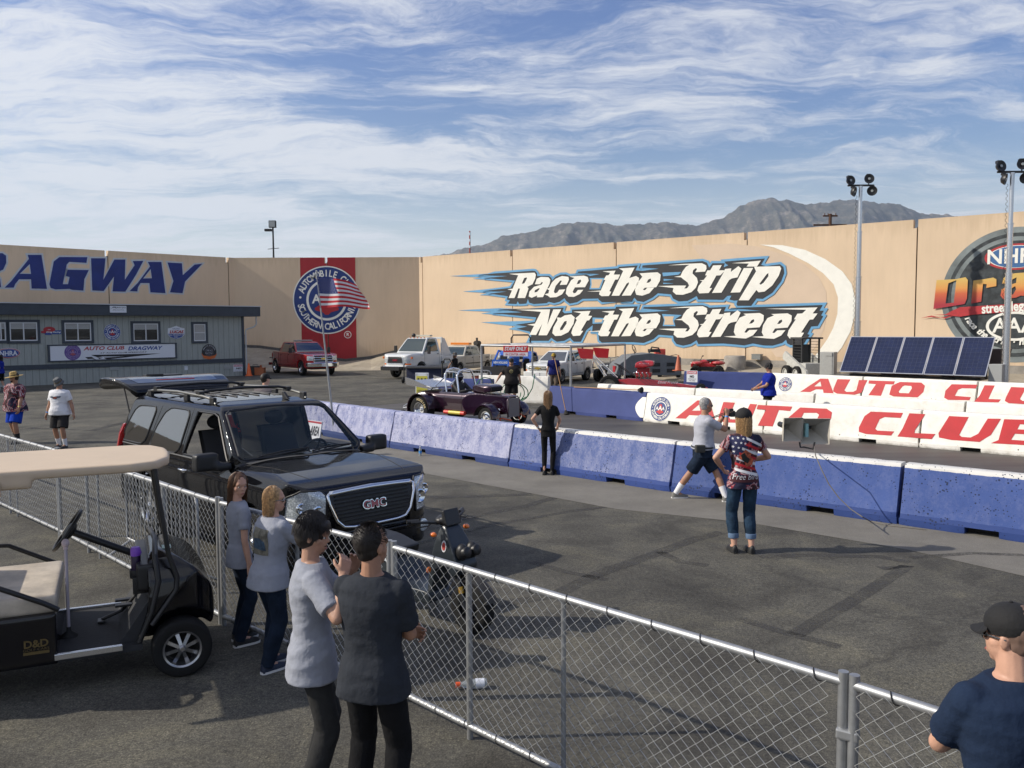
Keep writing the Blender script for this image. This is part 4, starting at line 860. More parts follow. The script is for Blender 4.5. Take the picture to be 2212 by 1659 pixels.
A = Art(0.008); A.level(1).poly([TP(*p) for p in ((322, 815), (365, 806), (484, 806), (484, 836), (405, 836), (404, 842), (356, 842), (356, 832), (325, 828))], SGB); A.level(2).poly([TP(*p) for p in ((322, 812), (362, 806), (362, 828), (326, 828))], SGR)
A.poly(ellipse2d(*TP(389, 800), .28, .15, 24), SGR); A.level(3); TT(A, 'Drag Racing', SGW, 365, 812, 480, 830, shear=.25, bold=.03); TT(A, 'NHRA', SGW, 377, 796, 400, 804); A.obj('board', t, Matrix.Translation((-c[0], 0, -c[1])))
t, c, th = sign_thing('fascia_sign', 'small white company sign on the slate roof edge', 'sign', 846, 614, 975, 666, SGW, .02); t.location = Vector(t.location) - fT.ny * 0.40
A = Art(0.003); A.level(1); GY = mat('sign grey', (.16, .18, .20), .5); TT(A, 'Mobil Space', GY, 900, 621, 970, 634, bold=.02); TT(A, '(800) 523-7918', GY, 868, 641, 955, 652); A.poly([TP(*p) for p in ((855, 636), (870, 619), (893, 619), (898, 636), (885, 628), (868, 628))], GY); sign_art(t, c, th, A)
def danger_sign(xa, za, xb, zb_, label):
    t, c, th = sign_thing('danger_sign', label, 'sign', xa, za, xb, zb_, SGW, .012); A = Art(0.003); h = zb_ - za
    A.level(1); TR(A, mat('faded danger red', (.50, .10, .13), .5), xa + 2, za + 2, xb - 2, za + h * .33); A.level(2); TT(A, 'DANGER', SGW, xa + 6, za + h * .07, xb - 6, za + h * .27, bold=.02); TT(A, 'NO', SGK, xa + 22, za + h * .42, xb - 22, za + h * .68, bold=.05); TT(A, 'STANDING IN', SGK, xa + 8, za + h * .73, xb - 8, za + h * .82); TT(A, 'THIS AREA', SGK, xa + 12, za + h * .87, xb - 12, za + h * .95); sign_art(t, c, th, A)
danger_sign(1847, 1074, 1932, 1133, 'white DANGER NO STANDING notice on the office skirting')
t, c, th = sign_thing('notice', 'small white paper notice on the office skirting', 'notice', 1460, 1088, 1485, 1121, SGW, .01); A = Art(.003); A.level(1); TT(A, 'NOTICE', SGK, 1464, 1093, 1481, 1098); sign_art(t, c, th, A)
# ladder, cone and boxes by the corner of the office
m = MB()
for sx_ in (0, .42): m.tube([(sx_, 0, 0)] + [(sx_, 0, 2.3)] + [(sx_, -.02, 2.42), (sx_ + (.1 if sx_ == 0 else -.1), -.02, 2.5)], .022, 8)
m.tube([(.1, -.02, 2.5), (.32, -.02, 2.5)], .022, 8)
for k in range(7): m.cyl((0, 0, .3 + k * .32), (.42, 0, .3 + k * .32), .014, n=8)
o = m.obj('ladder', mat('dark steel', (.06, .065, .07), .45, .6), smooth=60); o.location = w3(fT, 0.25, 1.2, 0); o.rotation_euler = (0, 0, fT.rz); tag(o, 'dark metal ladder standing at the corner of the grey office', 'ladder')
ORG = mat('cone orange', (.75, .13, .02), .5, var=.1); RUB = mat('black rubber', (.015, .015, .015), .7)
def cone(loc, h, label, m_=None, collar=None):
    t = thing('traffic_cone', label, 'cone', loc, .3); m = MB(); m.lathe([(h * .23, .03), (h * .21, .05), (h * .055, h * .98), (h * .04, h), (0, h)], n=20); m.obj('cone_body', m_ or ORG, t, smooth=50)
    m = MB(); m.box((0, 0, .018), (h * .56, h * .56, .036)); m.obj('base', RUB if collar else (m_ or ORG), t, bevel=.008)
    if collar: m = MB(); m.lathe([(h * .135, h * .55), (h * .095, h * .75)], n=20, closed=False); m.obj('collar', SGW, t, smooth=50)
    return t
q = G(538, 812); cone((q.x, q.y, 0), .75, 'orange traffic cone at the office corner')
q = G(549, 811); m = MB(); m.box((0, 0, .26), (.55, .5, .5)); m.box((0, 0, .53), (.58, .53, .05)); m.tube([(-.15, 0, .55), (-.15, 0, .63), (.15, 0, .63), (.15, 0, .55)], .015, 6); o = m.obj('storage_box', mat('black plastic', (.02, .02, .022), .5), bevel=.015); o.location = (q.x, q.y + .3, 0); tag(o, 'black storage box beside the orange cone', 'box')
q = G(560, 811); m = MB(); m.box((0, 0, .22), (.55, .45, .42)); m.box((0, 0, .45), (.58, .48, .04)); m.cyl((.05, 0, .46), (.05, 0, .62), .06, n=12); o = m.obj('fuel_box', mat('orange plastic', (.35, .10, .03), .5), bevel=.015); o.location = (q.x, q.y + .2, 0); tag(o, 'orange brown box on the asphalt next to the black storage box', 'box')

# ================================================================== POLES, MASTS, SOLAR TRAILER
STL = mat('galvanised steel', (.36, .37, .38), .50, .75, var=.12, vscale=9); DST = mat('dark painted steel', (.025, .026, .028), .5, .3); ALU = mat('aluminium', (.62, .63, .65), .25, .9)
q = DP(591, 556, 76); t = thing('lamp_post', 'dark lamp post with square floodlight behind the shaded wall', 'lamp post', (q.x, q.y, 0)); zt_ = DP(591, 490, 76).z
m = MB(); m.cyl((0, 0, 0), (0, 0, zt_), .10, .07, 10); m.cyl((-.5, 0, DP(591, 538, 76).z), (.5, 0, DP(591, 536, 76).z), .03, n=6); m.obj('pole', DST, t, smooth=60)
m = MB(); m.box((0, -.1, zt_ + .22), (.62, .3, .62)); m.obj('floodlight', DST, t, bevel=.03); m = MB(); m.box((-.42, 0, DP(591, 497, 76).z), (.62, .3, .22)); m.obj('lamp_head', DST, t, bevel=.03)
m = MB(); m.box((0, -.257, zt_ + .22), (.5, .012, .5)); m.obj('lens', mat('lamp lens', (.35, .38, .38), .15), t)
q = DP(1015, 545, 66); t = thing('marker_pole', 'thin red and white banded pole above the cream wall', 'pole', (q.x, q.y, 0)); z1_ = DP(1015, 499, 66).z; z0_ = DP(1015, 545, 66).z
m = MB(); m.cyl((0, 0, 0), (0, 0, z1_), .055, n=10); m.obj('pole', mat('rust red', (.35, .05, .03), .6), t, smooth=60); m = MB()
for k in range(3): zz_ = z0_ + (z1_ - z0_) * (.2 + .3 * k); m.cyl((0, 0, zz_), (0, 0, zz_ + (z1_ - z0_) * .13), .062, n=10)
m.obj('white_band', SGW, t, smooth=60)
q = DP(1793, 490, 78); t = thing('utility_pole', 'brown wooden utility pole with crossarms above the slogan wall', 'utility pole', (q.x, q.y, 0)); zt_ = DP(1793, 462, 78).z; WD = mat('old timber', (.10, .05, .03), .9, var=.3)
m = MB(); m.cyl((0, 0, 0), (0, 0, zt_), .18, .14, 10); m.obj('pole', WD, t, smooth=60); m = MB(); m.box((0, 0, zt_ - .18), (1.3, .12, .14)); 
for k in (-.5, -.2, .5): m.cyl((k, 0, zt_ - .1), (k, 0, zt_ + .06), .04, n=8)
m.obj('crossarm', WD, t); m = MB(); m.box((0, 0, DP(1793, 486, 78).z), (3.0, .12, .16)); m.obj('crossarm', WD, t)
BLU_ = mat('lamp body black', (.012, .012, .014), .45)
def mast(loc, zt_, label, arr):
    t = thing('light_mast', label, 'light mast', loc)
    zb_ = 0.5; m = MB(); hs = [0.6, 0.6 + (zt_ - .6) * .28, 0.6 + (zt_ - .6) * .52, 0.6 + (zt_ - .6) * .76, zt_]
    for k in range(4): r_ = .15 - .022 * k; m.cyl((0, 0, hs[k] - .02), (0, 0, hs[k + 1]), r_, n=14); m.cyl((0, 0, hs[k + 1] - .05), (0, 0, hs[k + 1]), r_ + .018, n=14)
    m.cyl((0, 0, 0), (0, 0, .62), .14, n=14); m.obj('mast_tube', ALU, t, smooth=40)
    m = MB(); pts = []; 
    for k in range(240): a = k * .9; zz_ = 1.2 + (zt_ - 1.6) * k / 240; pts.append((-.19 + .035 * math.cos(a), .035 * math.sin(a), zz_))
    m.tube(pts, .008, 5); m.obj('coil_cable', RUB, t, smooth=60)
    m = MB(); m.box((0, 0, zt_ + .03), (1.2, .08, .08), M=Matrix.Rotation(arr, 4, 'Y') if False else None); m.obj('crossbar', BLU_, t)
    for (dx, dz, yaw, pit) in ((-.50, .25, .25, -.15), (.36, .32, -.1, -.15), (-.32, -.26, .9, .2), (.52, -.22, -.5, .2)):
        m = MB(); Rm = Matrix.Translation((dx, -.05, zt_ + dz)) @ Matrix.Rotation(yaw, 4, 'Z') @ Matrix.Rotation(pit, 4, 'X') @ Matrix.Scale(.95, 4)
        m.lathe([(.05, .16), (.16, .12), (.23, 0), (.24, -.05), (.21, -.05), (.15, -.01), (0, .0)], (0, 0, 0), (0, 1, 0), 20, M=Rm); m.box((0, .1, .2), (.18, .16, .12), M=Rm); lo_ = m.obj('floodlight', BLU_, t, smooth=40)
        m = MB(); m.lathe([(.06, -.052), (.06, -.03), (0, -.03)], (0, 0, 0), (0, 1, 0), 14, M=Rm); m.obj('lens', mat('lamp lens', (.35, .38, .38), .15), lo_, smooth=40)
        m = MB(); m.cyl((dx, -.02, zt_ + .03), (dx, -.02, zt_ + dz * .6), .025, n=6); m.obj('bracket', BLU_, t)
    return t
ps = [DP(1835, 727.6, 39.3), DP(2146.5, 729.6, 35.2), DP(1813, 803.2, 38.3), DP(2128, 814.7, 34.3)]
ex_ = Vector((ps[1].x - ps[0].x, ps[1].y - ps[0].y, 0)); Wd = ex_.length; ex_.normalize(); fS = Face((ps[2].x, ps[2].y, 0), ex_)
ST = thing('solar_light_trailer', 'trailer with a row of five tilted solar panels above the white barriers', 'solar trailer', fS.o, fS.rz)
SOL = NT('solar cells'); br = SOL.n.new('ShaderNodeTexBrick'); SOL.l.new(SOL.tc.outputs['UV'], br.inputs['Vector'])
zb_ = (ps[2].z + ps[3].z) / 2; ztp = (ps[0].z + ps[1].z) / 2; dep = 1.25
sm = mat('solar cell blue', (.012, .018, .055), .12, .2, var=.2, vscale=1.2, coat=0.6); sl_ = mat('cell grid line', (.035, .042, .075), .4)
up_ = Vector((0, dep, ztp - zb_)).normalized(); Ls = math.hypot(dep, ztp - zb_); skx = .22
for k in range(5):
    a_ = Wd * k / 5 + .012; b_ = Wd * (k + 1) / 5 - .012
    def sp(u, v, o=0): q = Vector((u, 0, zb_)) + up_ * v; n_ = Vector((0, -up_.z, up_.y)); q += n_ * o; return (q.x, q.y, q.z)
    m = MB(); m.add([sp(a_, 0), sp(b_, 0), sp(b_, Ls), sp(a_, Ls), sp(a_, 0, .04), sp(b_, 0, .04), sp(b_, Ls, .04), sp(a_, Ls, .04)], [(0, 3, 2, 1), (4, 5, 6, 7), (0, 1, 5, 4), (1, 2, 6, 5), (2, 3, 7, 6), (3, 0, 4, 7)]); po = m.obj('solar_panel', mat('panel frame silver', (.55, .56, .58), .3, .7), ST)
    m = MB(); f_ = .035; m.add([sp(a_ + f_, f_, .043), sp(b_ - f_, f_, .043), sp(b_ - f_, Ls - f_, .043), sp(a_ + f_, Ls - f_, .043)], [(0, 1, 2, 3)]); m.obj('cells', sm, po)
    m = MB()
    for i in range(1, 6): u = a_ + f_ + (b_ - a_ - 2 * f_) * i / 6; m.add([sp(u - .004, f_, .045), sp(u + .004, f_, .045), sp(u + .004, Ls - f_, .045), sp(u - .004, Ls - f_, .045)], [(0, 1, 2, 3)])
    for i in range(1, 10): v_ = f_ + (Ls - 2 * f_) * i / 10; m.add([sp(a_ + f_, v_ - .004, .0465), sp(b_ - f_, v_ - .004, .0465), sp(b_ - f_, v_ + .004, .0465), sp(a_ + f_, v_ + .004, .0465)], [(0, 1, 2, 3)])
    m.obj('cell_lines', sl_, po)
m = MB(); m.box((Wd / 2, 1.1, .62), (Wd * .9, 1.4, .12)); 
for u in (.3, Wd / 2, Wd - .3): m.cyl((u, .35, zb_ + .25), (u, 1.2, .6), .04, n=8); m.box((u, 1.2, 1.3), (.08, .08, 1.4))
m.tube([(Wd * .05, 1.1, .6), (-.9, 1.1, .5)], .05, 8); m.obj('trailer_frame', DST, ST)
m = MB(); m.box((Wd * .4, 1.15, .95), (1.6, 1.0, .55)); m.box((Wd * .75, 1.15, .9), (.8, .9, .45)); m.obj('battery_box', mat('box red grey', (.25, .05, .04), .5), ST, bevel=.02)
m = MB(); m.box((Wd + .25, .6, .85), (.5, .6, .8)); m.box((Wd + .25, .6, .3), (.6, .7, .2)); m.obj('cabinet', mat('cabinet grey', (.30, .31, .31), .5), ST, bevel=.02)
for u in (.25, .75):
    m = MB(); m.lathe([(.2, -.1), (.32, -.09), (.34, 0), (.32, .09), (.2, .1)], (Wd * u, .35, .34), (0, 1, 0), 24); m.obj('wheel', RUB, ST, smooth=40)
q = DP(1851, 760, 40); mast((q.x, q.y, 0), DP(1857, 402, 40).z, 'tall aluminium light mast rising behind the left end of the solar panels', 0)
q = DP(2172, 800, 34.5); mt = mast((q.x, q.y, 0), DP(2180, 373, 34.5).z, 'tall aluminium light mast cut by the right edge of the photo', 0)
q = DP(2155, 775, 35.6); m = MB(); m.box((0, 0, 0), (.9, .05, .95), M=Matrix.Rotation(.5, 4, 'X')); o = m.obj('spare_panel', mat('brown panel', (.10, .08, .085), .3, .2)); o.location = q; tag(o, 'dark folded panel between the solar array and the right mast', 'panel')
q = DP(1790, 770, 40); t = thing('electrical_cabinet', 'pale grey upright cabinet left of the solar panels', 'cabinet', (q.x, q.y, 0), fR.rz); m = MB(); m.box((0, 0, .8), (.65, .5, 1.6)); m.obj('body', mat('pale cabinet', (.36, .36, .34), .5, var=.05), t, bevel=.02); m = MB(); m.box((0, -.26, .9), (.5, .02, 1.2)); m.box((.1, -.28, 1.5), (.3, .03, .15)); m.obj('door', mat('pale cabinet', (.5, .5, .48), .5), t)

# flag and pole
q = G(696, 876, BH) ; base = Vector((q.x + .25, q.y + .3, 0)); zt_ = DP(684, 588, base.y).z; xt = DP(684, 588, base.y).x
t = thing('flagpole', 'thin leaning metal pole flying the American flag behind the lavender barrier', 'flagpole', base)
m = MB(); lean = xt - base.x; m.cyl((0, 0, 0), (lean * .5, 0, zt_ / 2), .030, .028, 10); m.cyl((lean * .5, 0, zt_ / 2), (lean, 0, zt_), .022, .018, 10); m.ell((lean, 0, zt_ + .02), (.03, .03, .03)); m.obj('pole', STL, t, smooth=50)
FY = base.y; fx = lambda x, y: DP(x, y, FY)
# cloth grid: corners surveyed, with waves
tl, tr, bl, br_ = (685, 597), (768, 612), (691, 665), (801, 668)
edge_r = [(768, 612), (777, 626), (789, 640), (797, 655), (801, 668)]
NXf, NYf = 72, 39
FR = mat('flag red', (.50, .02, .03), .75); FW = mat('flag white', (.66, .65, .66), .75); FBm = mat('flag blue', (.015, .03, .16), .75)
m = MB(); vs = []
for j in range(NYf + 1):
    v_ = j / NYf; xl = tl[0] + (bl[0] - tl[0]) * v_; yl = tl[1] + (bl[1] - tl[1]) * v_
    k = v_ * 4; i0 = min(3, int(k)); fr_ = k - i0; xr = edge_r[i0][0] * (1 - fr_) + edge_r[i0 + 1][0] * fr_; yr = edge_r[i0][1] * (1 - fr_) + edge_r[i0 + 1][1] * fr_
    for i in range(NXf + 1):
        u = i / NXf; x_ = xl + (xr - xl) * u; y_ = yl + (yr - yl) * u + math.sin(PI * u) * (-3 + 1.5 * math.sin(3 * u + 2 * v_)) + 2.2 * math.sin(7.5 * u + v_ * 2) * u
        p_ = fx(x_, y_); vs.append((p_.x - base.x, .11 * math.sin(8.5 * u + 1.6 * v_) * (u ** .6) + .03 * math.sin(21 * u + 3 * v_) * u - .02, p_.z))
fs = []; m.v = [Vector(q_) for q_ in vs]; m.mats = [FR, FW, FBm]
for j in range(NYf):
    for i in range(NXf):
        a_ = j * (NXf + 1) + i; m.f.append((a_, a_ + 1, a_ + NXf + 2, a_ + NXf + 1)); st_ = j // 3; m.mi.append(2 if (i < NXf * .42 and j < 21) else (0 if st_ % 2 == 0 else 1))
flag = m.obj('flag', None, t, smooth=180, fix=False)
def fpt(u, v_, o=.006):
    i = min(NXf - 1, int(u * NXf)); j = min(NYf - 1, int(v_ * NYf)); q_ = Vector(vs[j * (NXf + 1) + i]); qx = Vector(vs[j * (NXf + 1) + i + 1]); qy = Vector(vs[(j + 1) * (NXf + 1) + i])
    p_ = q_ + (qx - q_) * (u * NXf - i) + (qy - q_) * (v_ * NYf - j); p_.y -= o; return p_
m = MB()
for r_ in range(9):
    for c_i in range(6 if r_ % 2 == 0 else 5):
        u0 = (.42 / 12) * (1 + 2 * c_i + (r_ % 2)); v0 = (21 / 39) / 10 * (r_ + 1); pts = []
        for k in range(10): a_ = PI / 2 + PI * k / 5; rr_ = .018 if k % 2 == 0 else .008; pts.append(fpt(u0 + rr_ * .62 * math.cos(a_), v0 - rr_ * math.sin(a_)))
        m.add(pts, [tuple(range(10))])
m.obj('stars', FW, flag, fix=False)
# ================================================================== VEHICLES
def csg(mb, inter=(), cuts=()): return remesh(mb, None, 0, cutters=cuts, inter=inter)
def join_me(mes):
    m = MB()
    for me in mes: m.add([v.co[:] for v in me.vertices], [tuple(p.vertices) for p in me.polygons])
    return m
def cut_union(mes, cuts, vox, it): return remesh(join_me([remesh(join_me([q]), None, 0, cutters=cuts) for q in mes]), vox, it)
def sym(half): return [(y, z) for y, z in half] + [(-y, z) for y, z in reversed(half) if abs(y) > 1e-6]
def chk(p, closed, n=1, r=.22):
    for _ in range(n):
        o = []; k = len(p); 
        if not closed: o.append(p[0])
        for i in range(k if closed else k - 1): a, b = p[i], p[(i + 1) % k]; o += [(a[0] + (b[0] - a[0]) * r, a[1] + (b[1] - a[1]) * r), (b[0] - (b[0] - a[0]) * r, b[1] - (b[1] - a[1]) * r)]
        if not closed: o.append(p[-1])
        p = o
    return p
def solid(side, front=None, plan=None, w=1.3, n=1):
    side = chk(side, True, n, .16)
    if front: front = chk(front, False, n)
    if plan: plan = chk(plan, False, n + 1)
    b = MB(); b.prism(side, -w, w, 'y'); inter = []
    if front: c = MB(); c.prism(sym(front), -8, 8, 'x'); inter.append(c)
    if plan: c = MB(); c.prism([(x, y) for x, y in plan] + [(x, -y) for x, y in reversed(plan)], -1, 6, 'z'); inter.append(c)
    return csg(b, inter)
VIEW = {'R': (lambda a, b: Vector((a, -4, b)), Vector((0, 1, 0))), 'L': (lambda a, b: Vector((a, 4, b)), Vector((0, -1, 0))), 'F': (lambda a, b: Vector((6, a, b)), Vector((-1, 0, 0))),
        'B': (lambda a, b: Vector((-6, a, b)), Vector((1, 0, 0))), 'T': (lambda a, b: Vector((a, b, 6)), Vector((0, 0, -1)))}
class Hull:
    def __init__(s, me): s.me = me; s.bvh = BVHTree.FromPolygons([v.co.copy() for v in me.vertices], [tuple(p.vertices) for p in me.polygons])
    def hit(s, view, a, b, off=0.0):
        f, d = VIEW[view]; h = s.bvh.ray_cast(f(a, b), d)
        return None if h[0] is None else h[0] - d * off
    def drape(s, view, loops, off=0.004, step=0.08, mb=None, vf=None):
        vs, fs = vf if vf else fill2d(loops); bm = bmesh.new(); bv = [bm.verts.new((x, y, 0)) for x, y in vs]
        for f in fs:
            try: bm.faces.new([bv[i] for i in f])
            except ValueError: pass
        bmesh.ops.triangulate(bm, faces=bm.faces)
        for _ in range(7):
            es = [e for e in bm.edges if e.calc_length() > step]
            if not es: break
            bmesh.ops.subdivide_edges(bm, edges=es, cuts=1); bmesh.ops.triangulate(bm, faces=[f for f in bm.faces if len(f.verts) > 3])
        vo = []; last = None; bm.verts.index_update()
        for v in bm.verts:
            h = s.hit(view, v.co.x, v.co.y, off)
            if h is None: h = last if last else Vector((0, 0, 0))
            last = h; vo.append(h)
        mb = mb or MB(); mb.add(vo, [tuple(v.index for v in f.verts) for f in bm.faces]); bm.free(); return mb
    def line(s, view, pts, r=0.005, mb=None, off=0.0, step=0.05, closed=False):
        mb = mb or MB(); out = []; pp = list(pts) + ([pts[0]] if closed else [])
        for (a, b), (c, d) in zip(pp, pp[1:]):
            n = max(1, int(math.hypot(c - a, d - b) / step))
            for i in range(n): h = s.hit(view, a + (c - a) * i / n, b + (d - b) * i / n, off); out += [h] if h else []
        h = s.hit(view, *pp[-1], off); out += [h] if h else []
        return mb.tube(out, r, 5) if len(out) > 1 else mb
CHR = mat('chrome', (.78, .79, .80), .07, 1.0); TYR = mat('tyre rubber', (.012, .012, .012), .8, spec=.25, bump=.15, bscale=60); GLK = mat('tinted glass', (.008, .010, .010), .02, spec=.9, coat=.5); GLK.node_tree.nodes['Principled BSDF'].inputs['IOR'].default_value = 2.0
PLB = mat('black trim', (.014, .014, .015), .45); SEAMM = mat('panel gap', (.003, .003, .003), .8); RED_L = mat('red lens', (.45, .01, .012), .12, coat=1); AMB = mat('amber lens', (.75, .16, .01), .15, coat=1)
HLG = NT('headlamp glass'); v = HLG.n.new('ShaderNodeTexVoronoi'); v.inputs['Scale'].default_value = 34; HLG.l.new(HLG.tc.outputs['Object'], v.inputs['Vector'])
HLG.col(HLG.ramp(v.outputs['Distance'], [(0.1, (.80, .85, .85)), (0.5, (.38, .42, .44)), (.8, (.9, .95, .95))])); HLG.set(Roughness=.10, Metallic=.25, Coat_Weight=1.0); HLG = HLG.m
def wheel(par, x, y, z, r, wd, side, rim, spokes=6, name='wheel', dish=.6, rr=.62, sw=1):
    ax = Vector((0, side, 0)); m = MB(); h = wd / 2
    m.lathe([(r * rr, -h * .9), (r * .80, -h), (r * .93, -h * .93), (r * .985, -h * .78), (r, -h * .5), (r, h * .5), (r * .985, h * .78), (r * .93, h * .93), (r * .80, h), (r * rr, h * .9), (r * rr * .97, h * .6), (r * rr * .97, -h * .6)], (x, y, z), ax, 40, closed=True)
    wo = m.obj(name, TYR, par, smooth=35); c = Vector((x, y, z)); m = MB()
    m.lathe([(r * rr * 1.0, h * .92), (r * rr * .90, h * .86), (r * rr * .86, h * .3), (r * rr * .86, -h * .8), (r * rr * 1.0, -h * .8)], c, ax, 40, caps=False)
    X, Y = frame_z(ax); dd = h * dish
    if spokes:
        for k in range(spokes):
            a = 2 * PI * k / spokes + .3; u = X * math.cos(a) + Y * math.sin(a); vv = -X * math.sin(a) + Y * math.cos(a); w0, w1 = r * rr * .17 * sw, r * rr * .20 * sw
            pts = []
            for (q, ww, dz) in ((r * rr * .16, w0, dd + .02), (r * rr * .90, w1, dd - .01)):
                for s_, t_ in ((-1, 0), (1, 0), (1, -.03), (-1, -.03)): pts.append(c + u * q + vv * (ww * s_) + ax * (dz + t_))
            m.add(pts, [(0, 1, 2, 3), (4, 7, 6, 5), (0, 4, 5, 1), (1, 5, 6, 2), (2, 6, 7, 3), (3, 7, 4, 0)])
    else: m.lathe([(r * rr * .88, dd * .5), (r * rr * .6, dd), (r * rr * .3, dd * .8), (0, dd * .9)], c, ax, 32, caps=False)
    m.lathe([(r * rr * .22, dd - .03), (r * rr * .20, dd + .03), (r * rr * .12, dd + .045), (0, dd + .045)], c, ax, 20); m.obj('rim', rim, wo, smooth=35)
    m = MB(); m.lathe([(r * rr * .86, -h * .2), (0, -h * .2)], c, ax, 24); m.obj('brake_disc', mat('brake dark', (.03, .03, .03), .6, .3), wo)
    return wo
def paint(name, col, rough=.25, coat=1.0, metal=0.0, var=0.0, **k): return mat(name, col, rough, metal, coat=coat, var=var, vscale=3, **k)
def text_at(hull, view, st, m_, cx, cz, w_, h_, par, name='lettering', off=.01, flip=False, **k):
    vs, fs = text2d(st, 1.0, **k); ax = min(v[0] for v in vs); bx = max(v[0] for v in vs); az = min(v[1] for v in vs); bz = max(v[1] for v in vs); s_ = -1 if flip else 1
    vf = ([(cx + s_ * ((v[0] - (ax + bx) / 2) * w_ / (bx - ax)), cz + (v[1] - (az + bz) / 2) * h_ / (bz - az)) for v in vs], fs)
    return hull.drape(view, None, off, .3, vf=vf).obj(name, m_, par, fix=False)

# ---------------------------------------------------------------- black SUV with its tailgate up
def build_suv():
    t = thing('sport_utility_vehicle', 'large black utility vehicle with raised tailgate and chrome GMC grille', 'suv', (-3.385, 11.351, 0), R_(-45.2))
    BLK = paint('gloss black paint', (.004, .0042, .0055), .06, 0.0)
    low = solid([(2.44, .24), (2.56, .34), (2.61, .62), (2.57, .84), (2.53, 1.02), (2.47, 1.10), (2.30, 1.17), (1.85, 1.225), (1.25, 1.27), (1.0, 1.30), (-2.38, 1.34), (-2.50, 1.05), (-2.54, .72), (-2.58, .60), (-2.54, .36), (-1.9, .30), (1.9, .30), (2.1, .24)],
                [(.90, .28), (.97, .45), (1.0, .62), (1.005, .90), (.985, 1.06), (.93, 1.17), (.84, 1.225), (.55, 1.265), (0, 1.285)], [(2.62, 0), (2.60, .45), (2.50, .75), (2.33, .93), (2.10, 1.0), (1.6, 1.02), (-2.2, 1.02), (-2.42, .95), (-2.54, .80), (-2.6, .4), (-2.6, 0)])
    gh = solid([(1.22, 1.10), (1.12, 1.27), (.78, 1.55), (.45, 1.81), (.33, 1.87), (.0, 1.91), (-.9, 1.935), (-1.9, 1.91), (-2.2, 1.88), (-2.30, 1.82), (-2.40, 1.5), (-2.46, 1.1)],
               [(.99, 1.0), (.955, 1.20), (.90, 1.38), (.80, 1.68), (.755, 1.80), (.69, 1.868), (.55, 1.905), (.3, 1.93), (0, 1.94)], [(1.30, 0), (1.27, .4), (1.15, .75), (1.02, .93), (.6, 1.0), (-2.1, 1.0), (-2.3, .95), (-2.42, .8), (-2.48, 0)])
    cab = solid([(1.05, .78), (.98, 1.20), (.40, 1.79), (.2, 1.84), (-2.0, 1.84), (-2.25, 1.7), (-2.5, .80)], [(.90, .75), (.93, 1.15), (.73, 1.72), (.60, 1.84), (0, 1.86)])
    mcab = join_me([cab]); cuts = [mcab]
    wc = MB(); wc.prism([(.97, 1.235), (.42, 1.745), (.30, 1.775), (-.17, 1.775), (-.26, 1.235)], -1.3, 1.3, 'y'); cuts.append(wc)
    wc = MB(); wc.prism(sym([(.84, 1.29), (.70, 1.80), (0, 1.83)])[:], .15, 1.4, 'x'); cuts.append(wc)
    wc = MB(); wc.prism(sym([(.84, .86), (.86, 1.2), (.68, 1.80), (0, 1.81)]) + [(0, .86)][:0], -2.8, -2.0, 'x'); cuts.append(wc)
    for wx in (1.56, -1.38):
        for sd in (-1, 1): wc = MB(); wc.cyl((wx, .60 * sd, .41), (wx, 1.3 * sd, .41), .455, n=40); cuts.append(wc)
    wc = MB(); wc.box((2.62, 0, .62), (.2, 1.0, .14)); cuts.append(wc)
    hm = cut_union([low, gh], cuts, .014, 7); hl = Hull(hm)
    mobj('body', hm, BLK, t)
    solid_h = Hull(remesh(join_me([low, gh]), .03, 4, .5))
    # glazing
    gl = NT('windscreen glass'); gl.set(Base_Color=(.55, .62, .60, 1), Roughness=.02, Transmission_Weight=0.0, Alpha=.30, Specular_IOR_Level=.9); gl.p.inputs['Base Color'].default_value = (.03, .045, .04, 1); gl.set(Coat_Weight=1.0)
    mws = solid_h.drape('F', [sym([(.80, 1.285), (.845, 1.33), (.715, 1.775), (.65, 1.81), (0, 1.835)]) + [(0, 1.275)]], .006, .07); mws.obj('windscreen', gl.m, t, smooth=180)
    m = MB(); 
    for lp in (sym([(.80, 1.285), (.845, 1.33), (.715, 1.775), (.65, 1.81), (0, 1.835)]) + [(0, 1.275)],): solid_h.line('F', lp, .013, m, .002, closed=True)
    m.obj('windscreen_seal', PLB, t)
    for sd, vw in ((-1, 'R'), (1, 'L')):
        for nm, lp in (('rear_door_window', [(-.40, 1.215), (-.37, 1.70), (-.44, 1.775), (-.95, 1.775), (-1.12, 1.70), (-1.26, 1.50), (-1.33, 1.30), (-1.30, 1.215)]), ('quarter_window', [(-1.52, 1.235), (-1.43, 1.70), (-1.50, 1.76), (-2.02, 1.74), (-2.16, 1.66), (-2.36, 1.27), (-2.34, 1.235)])):
            lp = chk(lp, True, 2, .14); wo = solid_h.drape(vw, [lp], .006, .08).obj(nm, GLK, t, smooth=180)
            m = MB(); solid_h.line(vw, lp, .012, m, .004, closed=True); m.obj('window_seal', PLB, wo)
        m = MB(); lp = [(.97, 1.235), (.42, 1.745), (.30, 1.775), (-.17, 1.775), (-.26, 1.235)]; solid_h.line(vw, lp, .012, m, .0, closed=True); m.obj('door_window_seal', PLB, t)
        m = MB(); solid_h.line(vw, [(.98, 1.205), (-2.40, 1.205)], .012, m, .004); m.obj('waist_moulding', CHR if False else PLB, t)
        m = MB()
        for ln in ([(1.02, .42), (1.08, 1.22)], [(-.31, .40), (-.31, 1.84)], [(-1.42, .72), (-1.40, 1.22), (-1.27, 1.82)], [(1.02, .42), (-.9, .40)], [(-.9, .40), (-.93, .60), (-1.1, .86), (-1.42, .93)], [(1.04, 1.84), (1.05, 1.83)]): solid_h.line(vw, ln, .0045, m, -.001)
        m.obj('door_gap', SEAMM, t)
